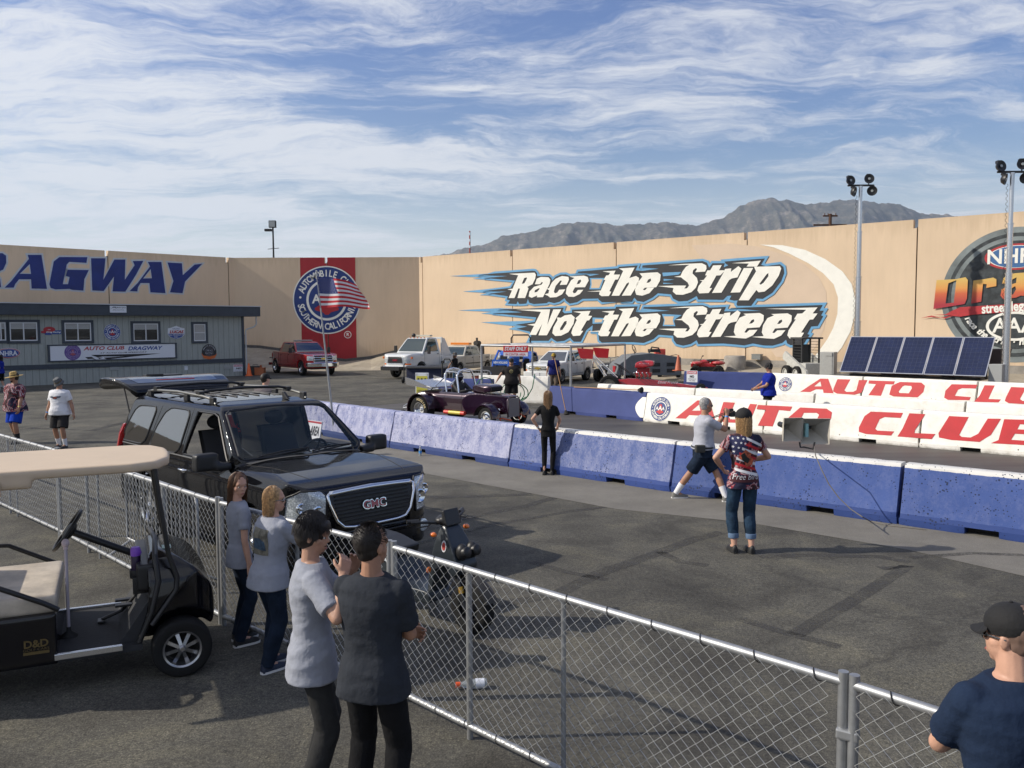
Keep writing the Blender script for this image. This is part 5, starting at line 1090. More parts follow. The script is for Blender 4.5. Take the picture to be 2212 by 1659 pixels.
        for hx in (-.18, -1.16):
            c = solid_h.hit(vw, hx, 1.045); m = MB(); m.tube([c + Vector((-.10, 0, 0)), c + Vector((-.08, .035 * sd, 0)), c + Vector((0, .045 * sd, .004)), c + Vector((.08, .035 * sd, 0)), c + Vector((.10, 0, 0))], .015, 8); m.ell(c + Vector((0, .0, -.02)), (.07, .012, .03)); m.obj('door_handle', CHR, t, smooth=60)
        # mirrors
        c = Vector((.98, .96 * sd, 1.20)); m = MB(); m.box(c + Vector((0, .06 * sd, .02)), (.14, .20, .10)); m.box(c + Vector((-.03, .25 * sd, .09)), (.15, .29, .21)); 
        me = remesh(m, .014, 28, .7); mo = mobj('mirror', me, PLB, t); m = MB(); m.box(c + Vector((-.10, .25 * sd, .09)), (.012, .20, .14)); m.obj('mirror_glass', CHR, mo, bevel=.02)
        # lamps
        hlp = [(sd * .62, .68), (sd * .60, 1.03), (sd * .64, 1.08), (sd * .84, 1.09), (sd * .94, 1.02), (sd * .955, .80), (sd * .93, .68)]
        lo = solid_h.drape('F', [hlp], .012, .05).obj('headlight', HLG, t, smooth=180)
        m = MB(); solid_h.line('F', hlp, .012, m, .008, closed=True); m.obj('headlight_bezel', PLB, lo)
        for (cy, cz_, r_) in ((.70, .84, .085), (.84, .90, .065)):
            h = solid_h.hit('F', sd * cy, cz_, .016); m = MB(); m.lathe([(r_, -.01), (r_, .008), (r_ * .85, .012), (r_ * .6, .002), (.02, -.004), (0, .02)], h, (1, 0, 0), 24); m.obj('reflector', CHR, lo, smooth=40)
        fg = solid_h.hit('F', sd * .78, .47, .0); m = MB(); m.lathe([(.075, -.02), (.075, .02), (.06, .028), (0, .02)], fg, (1, 0, 0), 24); m.obj('fog_lamp', HLG, t, smooth=40)
        tlp = [(sd * .93, .92), (sd * .90, 1.60), (sd * .97, 1.2), (sd * .99, .95)]
        m = MB(); m.loft([[(x_ + a, (y_ + b_) * sd, z_) for a, b_ in ((0, 0), (-.10, -.02), (-.12, -.16), (.02, -.10))] for x_, y_, z_ in ((-2.41, .975, .92), (-2.41, .985, 1.1), (-2.37, .955, 1.32), (-2.34, .90, 1.46))]); m.obj('tail_light', RED_L, t, bevel=.015)
        # roof rails
        pts = [Vector((.10, .655 * sd, 1.875)), Vector((.0, .655 * sd, 1.935)), Vector((-.25, .66 * sd, 1.96)), Vector((-1.0, .665 * sd, 1.985)), Vector((-1.8, .655 * sd, 1.965)), Vector((-2.0, .65 * sd, 1.94)), Vector((-2.1, .65 * sd, 1.88))]
        m = MB(); m.tube(pts, .019, 8); ro = m.obj('roof_rail', mat('satin grey', (.18, .18, .17), .4, .6), t, smooth=60)
        for px_ in (.02, -.75, -1.95): m = MB(); m.box((px_, .655 * sd, 1.915), (.12, .05, .09)); m.obj('rail_foot', PLB, ro, bevel=.012)
    for cx in (-.38, -1.75):
        m = MB(); m.tube([(cx, -.66, 1.99), (cx, -.5, 2.02), (cx, 0, 2.035), (cx, .5, 2.02), (cx, .66, 1.99)], .019, 8)
        for sd in (-1, 1): m.box((cx, .64 * sd, 1.985), (.11, .07, .06))
        m.obj('crossbar', PLB, t, smooth=60)
    for k in range(7):
        m = MB(); y_ = -.48 + .16 * k; solid_h.line('T', [(-.3, y_), (-1.95, y_)], .010, m, .004, step=.12); m.obj('roof_rib', PLB, t)
    m = MB(); solid_h.line('T', [(-.55, -.6), (-.55, .6)], .007, m, .003); solid_h.line('T', [(-1.1, -.6), (-1.1, .6)], .007, m, .003); m.obj('roof_seam', PLB, t)
    c = solid_h.hit('T', .18, .30); m = MB(); m.prism([(.08, 0), (-.07, 0), (-.08, .10), (-.05, .10)], -.02, .02, 'y', M=Matrix.Translation(c)); m.obj('antenna_fin', PLB, t, bevel=.008)
    # grille
    gp = [(-.55, 1.045), (-.585, 1.02), (-.575, .93), (-.50, .74), (-.42, .665), (-.30, .65), (0, .645), (.30, .65), (.42, .665), (.50, .74), (.575, .93), (.585, 1.02), (.55, 1.045), (0, 1.06)]
    m = MB(); hs = [solid_h.hit('F', a, b, .022) for a, b in gp]
    go = solid_h.drape('F', [[(a * .97, .85 + (b - .85) * .96) for a, b in gp]], .006, .08).obj('grille', mat('grille black', (.006, .006, .007), .4), t, smooth=180)
    m = MB(); solid_h.line('F', [gp[i] for i in range(0, 14)], .020, m, .016, closed=True)
    solid_h.line('F', [(-.56, 1.032), (-.3, 1.043), (0, 1.048), (.3, 1.043), (.56, 1.032)], .027, m, .014); m.obj('grille_surround', CHR, go, smooth=180)
    for k in range(9):
        z_ = .68 + .04 * k; hw_ = .50 if z_ > .78 else .30 + (z_ - .66) * 1.6; m = MB(); solid_h.line('F', [(-hw_, z_), (hw_, z_)], .0085, m, .014, step=.1); m.obj('grille_bar', PLB, go)
    text_at(solid_h, 'F', 'GMC', CHR, 0, .865, .325, .105, go, 'badge_edge', .030, bold=.055); text_at(solid_h, 'F', 'GMC', mat('badge red', (.30, .004, .02), .3, coat=1), 0, .865, .30, .088, go, 'badge', .034, bold=.02)
    m = MB(); solid_h.line('F', [(-.95, .585), (-.6, .575), (0, .57), (.6, .575), (.95, .585)], .008, m, 0); m.obj('bumper_gap', SEAMM, t)
    m = MB()
    for ln in ([(2.36, -.60), (1.18, -.80)], [(2.36, .60), (1.18, .80)], [(1.17, -.84), (1.24, 0), (1.17, .84)]): solid_h.line('T', ln, .005, m, -.001)
    solid_h.line('F', [(-.58, 1.075), (0, 1.09), (.58, 1.075)], .005, m, 0); m.obj('bonnet_gap', SEAMM, t)
    o_ = solid_h.drape('F', [[(-.60, .33), (-.66, .50), (.66, .50), (.60, .33)]], .006, .1).obj('lower_grille', mat('grille black', (.006, .006, .007), .4), t, smooth=180)
    m = MB(); solid_h.drape('T', [[(1.20, -.78), (1.13, -.80), (1.19, 0), (1.13, .80), (1.20, .78), (1.26, 0)]], .006, .08, m); m.obj('cowl_panel', mat('cowl grey', (.05, .05, .05), .7), t)
    for y0_, y1_, in ((-.62, .05), (.12, .70)):
        a = solid_h.hit('F', y0_ + (0.6 if False else 0), 1.30, .02); b = solid_h.hit('F', y1_, 1.345, .03); m = MB(); c_ = solid_h.hit('T', 1.16, y1_, .02)
        m.tube([c_, b.lerp(c_, .4) + Vector((.02, 0, .02)), (a + b) / 2 + Vector((.03, 0, .02)), a], .010, 6); m.tube([a + Vector((.01, 0, -.02)), b + Vector((.012, 0, -.02))], .012, 6); m.obj('wiper', PLB, t)
    # tailgate raised: hinged at the roof, reaching backwards
    tg_ = solid([(0, 0), (-.12, .075), (-.45, .13), (-.85, .115), (-1.12, .02), (-1.22, -.10), (-1.18, -.13), (-1.05, -.05), (-.80, .03), (-.45, .045), (-.1, -.01), (0, -.12)], None, [(.05, 0), (.05, .74), (-.3, .84), (-.8, .92), (-1.1, .88), (-1.26, .6), (-1.28, 0)])
    tm_ = remesh(join_me([tg_]), .014, 5); tm_.transform(Matrix.Translation((-2.33, 0, 1.93)) @ Matrix.Rotation(R_(4), 4, 'Y')); th = Hull(tm_); mo = mobj('tailgate', tm_, BLK, t)
    m = MB(); th.line('T', [(-2.62, -.3), (-2.62, .3)], .010, m, .003); m.obj('brake_lamp', RED_L, mo)
    m = MB(); m.box((-3.1, 0, 2.10), (.28, .52, .03)); m.tube([(-2.95, -.05, 2.12), (-3.0, -.3, 2.12)], .014, 6); m.obj('rear_wiper', PLB, mo, bevel=.01)
    m = MB(); th.drape('T', [[(-2.5, -.62), (-2.5, .62), (-2.85, .68), (-2.85, -.68)]], .004, .15, m); m.obj('tailgate_glass', GLK, mo, smooth=180)
    for sd in (-1, 1): m = MB(); m.cyl((-2.36, .80 * sd, 1.55), (-2.62, .78 * sd, 1.95), .012, n=8); m.obj('gas_strut', PLB, t)
    # cabin fittings
    GRY = mat('cabin grey', (.022, .022, .024), .8)
    m = MB(); m.box((.95, 0, 1.08), (.35, 1.6, .22)); m.obj('dashboard', GRY, t, bevel=.05)
    for sy in (-.42, .42):
        m = MB(); m.box((.0, sy, .95), (.55, .52, .18)); m.prism([(-.20, .95), (-.05, .95), (-.30, 1.50), (-.42, 1.50)], sy - .25, sy + .25, 'y'); m.ell((-.38, sy, 1.60), (.07, .14, .10)); m.obj('seat', GRY, t, smooth=40, bevel=.03)
    m = MB(); Rm = Matrix.Translation((.68, .40, 1.22)) @ Matrix.Rotation(R_(-62), 4, 'Y'); m.tube([(.19 * math.cos(2 * PI * k / 28), .19 * math.sin(2 * PI * k / 28), 0) for k in range(28)], .016, 8, closed=True, M=Rm)
    for a in (.3, 2.84, 4.71): m.tube([(0, 0, -.02), (.18 * math.cos(a), .18 * math.sin(a), 0)], .015, 6, M=Rm)
    m.obj('steering_wheel', PLB, t, smooth=60)
    m = MB(); m.box((.34, 0, 1.72), (.02, .22, .06)); m.obj('rear_view_mirror', PLB, t)
    for wx in (1.56, -1.38):
        for sd in (-1, 1): wheel(t, wx, .86 * sd, .40, .40, .27, sd, CHR, 5)
    m = MB(); m.box((-.05, 0, .36), (4.6, 1.5, .14)); m.obj('underbody', PLB, t)
    return t
build_suv()
# photo area sign board
q0_ = DP(620, 916, 21.2); q1_ = DP(714, 952, 21.0); bx_ = (q0_ + q1_) / 2
t = thing('notice_board', 'white PHOTO AREA board leaning on the lavender barrier behind the black vehicle', 'sign', (bx_.x, bx_.y, .30), R_(-46)); t.rotation_euler.x = R_(-12)
m = MB(); m.box((0, 0, 0), (1.15, .03, .5)); m.obj('board', SGW, t); A = Art(.004); A.level(1); A.rect(-.57, .19, .57, .235, SGR); fit_text(A, 'PHOTO AREA', SGK, -.52, .52, -.12, .12, shear=.2, bold=.03); A.obj('print', t, Matrix.Translation((0, -.016, 0)))

# ---------------------------------------------------------------- pickup trucks
def pickup(name, label, loc, rz, P, group=None):
    t = thing(name, label, 'pickup truck', (loc[0], loc[1], 0), rz); s = P.get('s', 1.0); t.scale = (s, s, s); pt = P['paint']
    L2, wv, zb, zh, zr, hw = P['L2'], P['wx'], P['zb'], P['zh'], P['zr'], P['hw']; wr = P['wr']; xc0, xw0, xw1, xc1 = P['cowl'], P['wtop'], P['ctop'], P['cback']; zbed = P['zbed']; lf = P.get('front', L2)
    low = solid([(lf - .08, zb), (lf, zb + .12), (lf - .02, zh - .18), (lf - .10, zh - .07), (lf - .35, zh), (xc0, zh + .07), (xc1, zh + .07), (xc1 - .01, zbed), (-L2, zbed), (-L2 - .02, zb + .1), (-L2 + .05, zb)],
                [(hw - .06, zb), (hw, zb + .2), (hw, zh - .22), (hw - .03, zh - .08), (hw - .10, zh + .01), (hw - .35, zh + .05), (0, zh + .09)] if zbed <= zh + .05 else [(hw - .06, zb), (hw, zb + .2), (hw, zbed - .1), (hw - .02, zbed), (0, zbed + .08)], [(lf + .02, 0), (lf, hw * .5), (lf - .1, hw * .82), (lf - .28, hw * .97), (lf - .6, hw), (-L2 - .05, hw), (-L2 - .05, 0)])
    gh = solid([(xc0 + .05, zh - .1), (xc0, zh + .06), (xw0, zr - .10), (xw0 - .12, zr - .03), (xw1 + .2, zr), (xw1, zr - .05), (xc1, zh + .05), (xc1, zh - .2)], [(hw - .01, zh - .1), (hw - .05, zh + .05), (hw - .24, zr - .10), (hw - .33, zr - .02), (0, zr + .02)])
    cuts = []
    for wx in wv:
        for sd in (-1, 1): wc = MB(); wc.cyl((wx, (hw - .36) * sd, wr), (wx, 1.6 * sd, wr), wr * 1.17, n=32); cuts.append(wc)
    wc = MB(); wc.box(((xc1 - .08 - L2 + .06) / 2, 0, zbed + .05), (abs(-L2 + .06 - xc1 + .08), (hw - .10) * 2, .95)); cuts.append(wc)
    hm = cut_union([low, gh], cuts, P.get('vox', .025), 3); full = Hull(remesh(join_me([low, gh]), .04, 3)); mobj('body', hm, pt, t)
    z0, z1 = zh + .09, zr - .10
    def xa(z): return xc0 + (xw0 - xc0) * (z - zh - .06) / (zr - .16 - zh)
    full.drape('F', [[(-(hw - .14), z0 + .02), (hw - .14, z0 + .02), (hw - .33, z1 + .01), (-(hw - .33), z1 + .01)]], .012, .12).obj('windscreen', P.get('glass', GLK), t, smooth=180)
    for vw in ('R', 'L'):
        sd = -1 if vw == 'R' else 1; xs = P['doors']
        for i in range(len(xs) - 1):
            a = xs[i] - .05; b = xs[i + 1] + .05; ta = min(a, xa(z1) - .09) if i == 0 else a; a0 = min(a, xa(z0) - .10)
            lp = [(a0, z0), (ta, z1), (b + (.06 if i == len(xs) - 2 else 0), z1), (b, z0)]; full.drape(vw, [lp], .008, .15).obj('side_window', P.get('glass', GLK), t, smooth=180)
        m = MB()
        for xx in xs[:]: full.line(vw, [(xx, zb + .12), (xx, z0 - .02)], .007, m, 0)
        full.line(vw, [(xc1 - .02, zb + .1), (xc1 - .02, zbed - .02)], .012, m, 0); full.line(vw, [(xs[0], zb + .12), (xs[-1], zb + .12)], .007, m, 0); m.obj('door_gap', SEAMM, t)
        for i in range(len(xs) - 1):
            h = full.hit(vw, xs[i + 1] + .14, zh - .06); m = MB(); m.box(h, (.14, .04, .05)); m.obj('door_handle', P.get('handle', PLB), t, bevel=.01)
        c = Vector((xc0 - .22, (hw + .02) * sd, zh + .12)); m = MB(); m.box(c + Vector((0, .02 * sd, 0)), (.06, .16, .04)); m.box(c + Vector((-.02, .18 * sd, .08)), (.10, .18, P.get('mir', .22))); m.obj('mirror', P.get('mirc', PLB), t, bevel=.03)
        y0, y1, za, zb2 = P['hl']; m = MB(); full.drape('F', [[(sd * y0, za), (sd * y1, za + .02), (sd * y1, zb2), (sd * y0, zb2)]], .012, .1, m); m.obj('headlight', HLG, t, smooth=180)
        full.drape('F', [[(sd * (y1 - .02), za - .09), (sd * (y1 + .03), za - .09), (sd * (y1 + .03), za - .01), (sd * (y0 + .1), za - .01), (sd * (y0 + .1), za - .09)]], .014, .1).obj('turn_signal', AMB, t) if P.get('amber') else None
        m = MB(); full.drape(vw, [[(-L2 + .02, zbed - .45), (-L2 + .10, zbed - .45), (-L2 + .10, zbed - .12), (-L2 + .02, zbed - .12)]], .012, .1, m); m.obj('tail_light', RED_L, t)
    g = P['gr']; go = full.drape('F', [[(-g[0], g[1]), (g[0], g[1]), (g[0], g[2]), (-g[0], g[2])]], .008, .15).obj('grille', P.get('grc', mat('grille black', (.006, .006, .007), .4)), t)
    m = MB(); full.line('F', [(-g[0], g[1]), (g[0], g[1]), (g[0], g[2]), (-g[0], g[2])], .022, m, .012, closed=True)
    for k in range(P.get('bars', 1)): z_ = g[1] + (g[2] - g[1]) * (k + 1) / (P.get('bars', 1) + 1); full.line('F', [(-g[0], z_), (g[0], z_)], P.get('barr', .018), m, .014)
    m.obj('grille_surround', P.get('grs', CHR), go, smooth=180)
    if P.get('badge'): text_at(full, 'F', P['badge'][0], P['badge'][1], 0, (g[1] + g[2]) / 2, *P['badge'][2:], go, 'badge', .035, bold=.04)
    if P.get('bow'):
        c = full.hit('F', 0, (g[1] + g[2]) / 2, .04); m = MB(); m.prism([(-.16, -.035), (-.05, -.035), (-.05, -.06), (.05, -.06), (.05, -.035), (.16, -.035), (.16, .035), (.05, .035), (.05, .06), (-.05, .06), (-.05, .035), (-.16, .035)], 0, .02, 'x', M=Matrix.Translation(c)); m.obj('emblem', mat('gold emblem', (.6, .42, .1), .3, .8), go)
    m = MB(); zbp = P['bump']; m.prism([(lf - .02, hw * .96), (lf + .08, hw * .8), (lf + .12, 0), (lf + .08, -hw * .8), (lf - .02, -hw * .96), (lf - .25, -hw * .98), (lf - .25, hw * .98)], zbp[0], zbp[1], 'z'); bo = m.obj('bumper', P.get('bumpc', CHR), t, bevel=.03)
    m = MB(); m.box((lf + .125, 0, (zbp[0] + zbp[1]) / 2), (.015, .32, .16)); m.obj('number_plate', mat('plate white', (.6, .6, .62), .4), bo)
    m = MB(); m.box((-L2 - .06, 0, zb + .12), (.12, hw * 1.9, .18)); m.obj('rear_bumper', CHR, t, bevel=.02)
    for wx in wv:
        for sd in (-1, 1): wheel(t, wx, (hw - .14) * sd, wr, wr, .25, sd, P.get('rim', CHR), P.get('sp', 6))
    m = MB(); m.box((0, 0, zb + .05), (L2 * 1.8, hw * 1.3, .2)); m.obj('underbody', PLB, t)
    m = MB(); m.box(((xc1 - L2) / 2, 0, zbed - .42), (abs(-L2 - xc1) - .1, hw * 1.8, .05)); m.obj('bed_floor', PLB, t)
    return t, full
RDP = paint('red truck paint', (.30, .008, .010), .25, 1.0)
t, h = pickup('pickup_truck', 'bright red crew-cab pickup with chrome bumper parked before the red wall panel', (-12.917, 52.532), R_(-53.1), dict(s=1.03, paint=RDP, L2=3.05, front=2.95, wx=(1.95, -1.95), zb=.42, zh=1.24, zr=1.95, hw=1.0, wr=.42, cowl=1.30, wtop=.62, ctop=-1.15, cback=-1.25, zbed=1.34, doors=(1.22, .15, -1.0), hl=(.62, .92, .88, 1.14), gr=(.58, .80, 1.18), bars=2, barr=.03, bow=1, bump=(.52, .76), sp=6, mir=.30))
m = MB(); m.box((.1, 0, 1.99), (.25, 1.1, .08)); m.obj('light_bar', mat('light bar grey', (.25, .25, .26), .3), t, bevel=.02); m = MB(); m.box((-1.6, .1, 1.3), (.5, 1.2, .35)); m.box((-2.2, -.3, 1.38), (.3, .4, .3)); m.cyl((-2.3, .4, 1.2), (-2.3, .4, 1.75), .05, n=8); m.obj('bed_load', PLB, t, bevel=.02)
WHP = paint('white truck paint', (.62, .63, .62), .32, .6, var=.03)
BGP = paint('dusty beige truck paint', (.50, .47, .40), .5, .2, var=.08)
CGL = mat('truck cab glass', (.035, .05, .045), .05, spec=.8, coat=.6)
# medium duty recovery truck
t, h = pickup('recovery_truck', 'tall white recovery truck with GMC grille parked against the wall corner', (-5.226, 49.118), R_(-119.2), dict(s=.98, paint=WHP, L2=3.4, front=2.55, wx=(1.35, -2.2), zb=.55, zh=1.40, zr=2.32, hw=.98, wr=.44, cowl=1.15, wtop=.45, ctop=-.55, cback=-.62, zbed=1.2, doors=(1.05, -.45), hl=(.56, .90, .88, 1.10), gr=(.50, .86, 1.24), bars=0, badge=('GMC', mat('badge red', (.3, .004, .02), .3), .34, .11), bump=(.48, .72), sp=0, rim=WHP, mir=.46, glass=CGL, amber=1))
m = MB(); m.prism([(-.75, 1.1), (-.75, 2.25), (-1.05, 2.25), (-1.9, 1.1)], -.95, -.85, 'y'); m.prism([(-.75, 1.1), (-.75, 2.25), (-1.05, 2.25), (-1.9, 1.1)], .85, .95, 'y'); m.box((-.8, 0, 2.25), (.12, 1.9, .12)); m.box((-.9, .9, 2.1), (.2, .15, .12)); m.obj('headboard', WHP, t, bevel=.015)
m = MB(); m.box((-2.2, 0, 1.16), (2.3, 1.9, .16)); m.obj('deck', WHP, t)
m = MB(); m.box((-.1, 0, 2.40), (.28, 1.3, .09)); m.obj('light_bar', mat('pale lens', (.5, .48, .4), .2), t, bevel=.02); m = MB(); m.ell((.25, -.35, 2.42), (.12, .12, .12)); m.obj('spotlight', PLB, t, smooth=60)
for k in range(5): m = MB(); m.ell((.38, -.5 + .25 * k, 2.29), (.05, .04, .03)); m.obj('marker_lamp', AMB, t, smooth=60)
for sd in (-1, 1): m = MB(); m.box((2.3, .99 * sd, 1.18), (.12, .04, .12)); m.obj('side_lamp', AMB, t)
t, h = pickup('pickup_truck', 'old dusty beige pickup with amber roof light bar', (-3.122, 51.569), R_(-117.0), dict(s=.965, paint=BGP, L2=2.9, front=2.7, wx=(1.65, -1.85), zb=.40, zh=1.12, zr=1.80, hw=.98, wr=.38, cowl=1.15, wtop=.55, ctop=-.95, cback=-1.02, zbed=1.22, doors=(1.10, .05, -.85), hl=(.55, .90, .78, .92), gr=(.52, .76, .94), bars=1, barr=.012, bow=1, bump=(.44, .62), bumpc=mat('dull bumper', (.35, .34, .31), .4, .5), sp=0, glass=CGL, rim=mat('dull rim', (.25, .25, .24), .4, .6)))
m = MB(); m.box((-.1, 0, 1.90), (.34, 1.35, .14)); m.obj('light_bar', mat('amber light bar', (.70, .20, .02), .25, coat=.6), t, bevel=.03)
m = MB(); m.box((-1.7, .2, 1.3), (.7, .8, .5)); m.cyl((-1.9, .3, 1.9), (-1.4, .3, 1.9), .16, n=14); m.cyl((-1.6, .3, 1.5), (-1.6, .3, 2.25), .07, n=10); m.box((-2.1, .1, 1.5), (.4, .7, .5)); m.obj('pump_engine', mat('greasy iron', (.05, .045, .04), .6, .3, var=.3), t, bevel=.01)
m = MB(); h.line('L', [(1.0, .72), (-2.7, .72)], .035, m, 0); m.obj('side_moulding', PLB, t); text_at(h, 'L', 'AAA', PLB, -1.75, 1.02, .5, .14, t, 'lettering', .012, flip=True, bold=.03)
t, h = pickup('pickup_truck', 'small white extended-cab pickup parked beside the blue tractor', (2.511, 44.089), R_(-121.6), dict(s=1.02, paint=WHP, L2=2.55, front=2.3, wx=(1.35, -1.45), zb=.32, zh=.98, zr=1.60, hw=.86, wr=.335, cowl=.95, wtop=.30, ctop=-.95, cback=-1.02, zbed=1.05, doors=(.82, -.18, -.88), hl=(.55, .80, .72, .88), gr=(.50, .68, .86), bars=1, barr=.02, bow=1, grs=mat('satin silver', (.4, .4, .38), .3, .8), bump=(.38, .60), bumpc=WHP, sp=5, amber=1, rim=mat('dull rim', (.25, .25, .24), .4, .6)))
m = MB(); m.cyl((-1.15, .65, .95), (-1.2, .65, 1.75), .05, n=8); m.obj('stake', mat('dark timber', (.04, .025, .02), .8), t); m = MB(); m.tube([(-1.6, .3, 1.0), (-1.7, .3, 1.5), (-2.1, .3, 1.55), (-2.2, .3, 1.1)], .025, 6); m.tube([(-1.6, -.1, 1.0), (-1.7, -.1, 1.5), (-2.1, -.1, 1.55), (-2.2, -.1, 1.1)], .025, 6); m.box((-1.8, .1, 1.1), (.7, .6, .25)); m.obj('bed_load', mat('pale load', (.45, .45, .44), .6), t)

# ---------------------------------------------------------------- blue tractor with front loader
q = G(1130, 822); 
t = thing('tractor', 'blue farm tractor with front loader and roll bar', 'tractor', (0.15, 47.0, 0), R_(-112)); TB = paint('tractor blue', (.012, .09, .42), .3, .8); 
hb = solid([(1.55, .75), (1.60, 1.0), (1.52, 1.40), (1.2, 1.58), (.2, 1.66), (.1, .75)], [(.36, .7), (.38, 1.3), (.30, 1.5), (.12, 1.62), (0, 1.64)], [(1.62, 0), (1.55, .25), (1.3, .37), (0, .40), (0, 0)]); mobj('bonnet', remesh(join_me([hb]), .02, 4), TB, t)
m = MB(); m.box((1.56, 0, 1.12), (.08, .34, .4)); m.obj('radiator_grille', PLB, t); 
for sd in (-1, 1):
    m = MB(); m.ell((1.53, .27 * sd, 1.2), (.06, .08, .12)); m.obj('headlight', HLG, t, smooth=60)
    m = MB(); pts = [(-1.15, .7), (-1.1, 1.15), (-.85, 1.42), (-.45, 1.48), (-.1, 1.3), (.05, .95)]; m.prism(pts + [(p[0] * .93 + .0, p[1] - .06) for p in reversed(pts)], .48 * sd, .98 * sd, 'y'); m.obj('fender', TB, t)
    wheel(t, -.55, .72 * sd, .68, .68, .40, sd, mat('wheel cream', (.45, .43, .35), .5), 0); wheel(t, 1.25, .60 * sd, .40, .40, .25, sd, mat('wheel cream', (.45, .43, .35), .5), 0)
    m = MB(); m.tube([(.35, .45 * sd, 1.45), (1.2, .45 * sd, 1.55), (2.0, .45 * sd, .85), (2.25, .45 * sd, .35)], .065, 6); m.obj('loader_arm', TB, t); m = MB(); m.cyl((1.0, .45 * sd, .9), (1.75, .45 * sd, .95), .045, n=8); m.obj('hydraulic_ram', CHR, t)
m = MB(); m.box((1.95, 0, .95), (.1, 1.0, .30)); m.obj('loader_crossmember', TB, t); A = Art(.004); fit_text(A, 'NEW HOLLAND', SGW, -.4, .4, -.06, .06, bold=.03); A.obj('lettering', t, Matrix.Translation((2.01, 0, .95)) @ Matrix.Rotation(PI / 2, 4, 'Z'))
m = MB(); m.prism([(2.2, .75), (2.2, .10), (2.45, .05), (2.95, .08), (2.95, .12), (2.45, .11), (2.28, .2), (2.28, .75)], -1.0, 1.0, 'y'); m.obj('loader_bucket', mat('bucket black', (.02, .02, .022), .5), t)
m = MB(); m.box((-.5, 0, 1.1), (.5, .5, .14)); m.box((-.75, 0, 1.38), (.1, .48, .5)); m.obj('seat', PLB, t, bevel=.04); m = MB(); Rm = Matrix.Translation((.0, 0, 1.72)) @ Matrix.Rotation(R_(-25), 4, 'Y'); m.tube([(.2 * math.cos(2 * PI * k / 20), .2 * math.sin(2 * PI * k / 20), 0) for k in range(20)], .02, 6, closed=True, M=Rm); m.cyl((.15, 0, 1.45), (0, 0, 1.72), .02, n=6); m.obj('steering_wheel', PLB, t)
m = MB(); m.tube([(-.9, -.55, .9), (-.95, -.58, 2.2), (-.95, -.45, 2.38), (-.95, .45, 2.38), (-.95, .58, 2.2), (-.9, .55, .9)], .045, 8); m.obj('roll_bar', DST, t, smooth=60); m = MB(); m.box((-.95, -.6, 1.75), (.08, .1, .14)); m.obj('hazard_lamp', AMB, t)
m = MB(); m.box((-.3, 0, .72), (1.5, .5, .4)); m.obj('chassis', TB, t)

# ---------------------------------------------------------------- sweeper, quads, dragster, trailer, skid steer
q = G(885, 842); ty = q.y + 6.5
a_ = DP(878, 800, 43.4); b_ = DP(968, 800, 43.0)
t = thing('sweeper_attachment', 'long dark rotary broom attachment in front of the white truck', 'sweeper', ((a_.x + b_.x) / 2, (a_.y + b_.y) / 2, 0), math.atan2(b_.y - a_.y, b_.x - a_.x)); Lw = (b_ - a_).length
m = MB(); m.prism([(-.30, .76), (-.27, .84), (.1, .88), (.35, .82), (.35, .76)], -Lw / 2, Lw / 2, 'x'); m.obj('hood', DST, t, bevel=.02)
bm_ = mat('broom bristle navy', (.012, .016, .045), .9, bump=.8, bscale=50); m = MB(); m.box((0, 0, .42), (Lw - .1, .40, .74)); m.obj('brush', bm_, t, smooth=40, bevel=.05)
m = MB(); m.tube([(-Lw / 2 - .1, -.1, .1), (-Lw / 2 - .1, -.1, .9), (-Lw / 2 - .1, .1, 1.0)], .03, 6); m.lathe([(.1, -.04), (.17, -.04), (.17, .04), (.1, .04)], (-Lw / 2 - .1, -.25, .17), (1, 0, 0), 16); m.obj('caster', RUB, t)
REDP = paint('quad red', (.40, .012, .018), .3, .8)
def quad(label, loc, rz, body, sc=1.0, extra=None):
    t = thing('quad_bike', label, 'quad bike', loc, rz); t.scale = (sc,) * 3; m = MB()
    m.ell((.55, 0, .72), (.34, .46, .13)); m.box((.55, 0, .66), (.5, .5, .14)); m.ell((-.55, 0, .74), (.40, .46, .13)); m.box((0, 0, .62), (.9, .26, .2)); m.ell((.15, 0, .80), (.28, .16, .12)); m.box((.82, 0, .62), (.12, .5, .2))
    mobj('fairing', remesh(m, .022, 3), body, t)
    m = MB(); m.ell((-.25, 0, .86), (.42, .16, .08)); m.obj('seat', PLB, t, smooth=60); m = MB(); m.tube([(.42, 0, .8), (.30, 0, 1.05), (.28, .33, 1.12), (.22, .42, 1.10)], .018, 6); m.tube([(.30, 0, 1.05), (.28, -.33, 1.12), (.22, -.42, 1.10)], .018, 6); m.obj('handlebar', PLB, t)
    for sd in (-1, 1):
        m = MB(); m.ell((.84, .17 * sd, .72), (.04, .07, .05)); m.obj('headlight', HLG, t, smooth=60)
        for wx in (.62, -.58): wheel(t, wx, .46 * sd, .29, .29, .22, sd, PLB, 5)
    m = MB(); m.tube([(.75, -.35, .88), (.35, -.35, .88), (.35, .35, .88), (.75, .35, .88)], .014, 6, closed=True); m.obj('carrier_rack', PLB, t); m = MB(); m.tube([(-.35, -.35, .92), (-.85, -.35, .92), (-.85, .35, .92), (-.35, .35, .92)], .014, 6, closed=True); m.obj('carrier_rack', PLB, t)
    m = MB(); m.box((0, 0, .42), (1.1, .3, .22)); m.cyl((.62, -.4, .3), (.62, .4, .3), .03, n=6); m.cyl((-.58, -.4, .3), (-.58, .4, .3), .03, n=6); m.obj('chassis', PLB, t); return t
q = G(1310, 824); quad('black quad bike parked by the white pickup', (q.x + .45, q.y + .3, 0), R_(-130), mat('quad black', (.02, .02, .022), .4), 1.15)
q = DP(1445, 800, 45.5); t = quad('red quad bike with a red carton on its rack, nearest the orange cone', (q.x, 45.5, .15), R_(-100), REDP, 1.05)
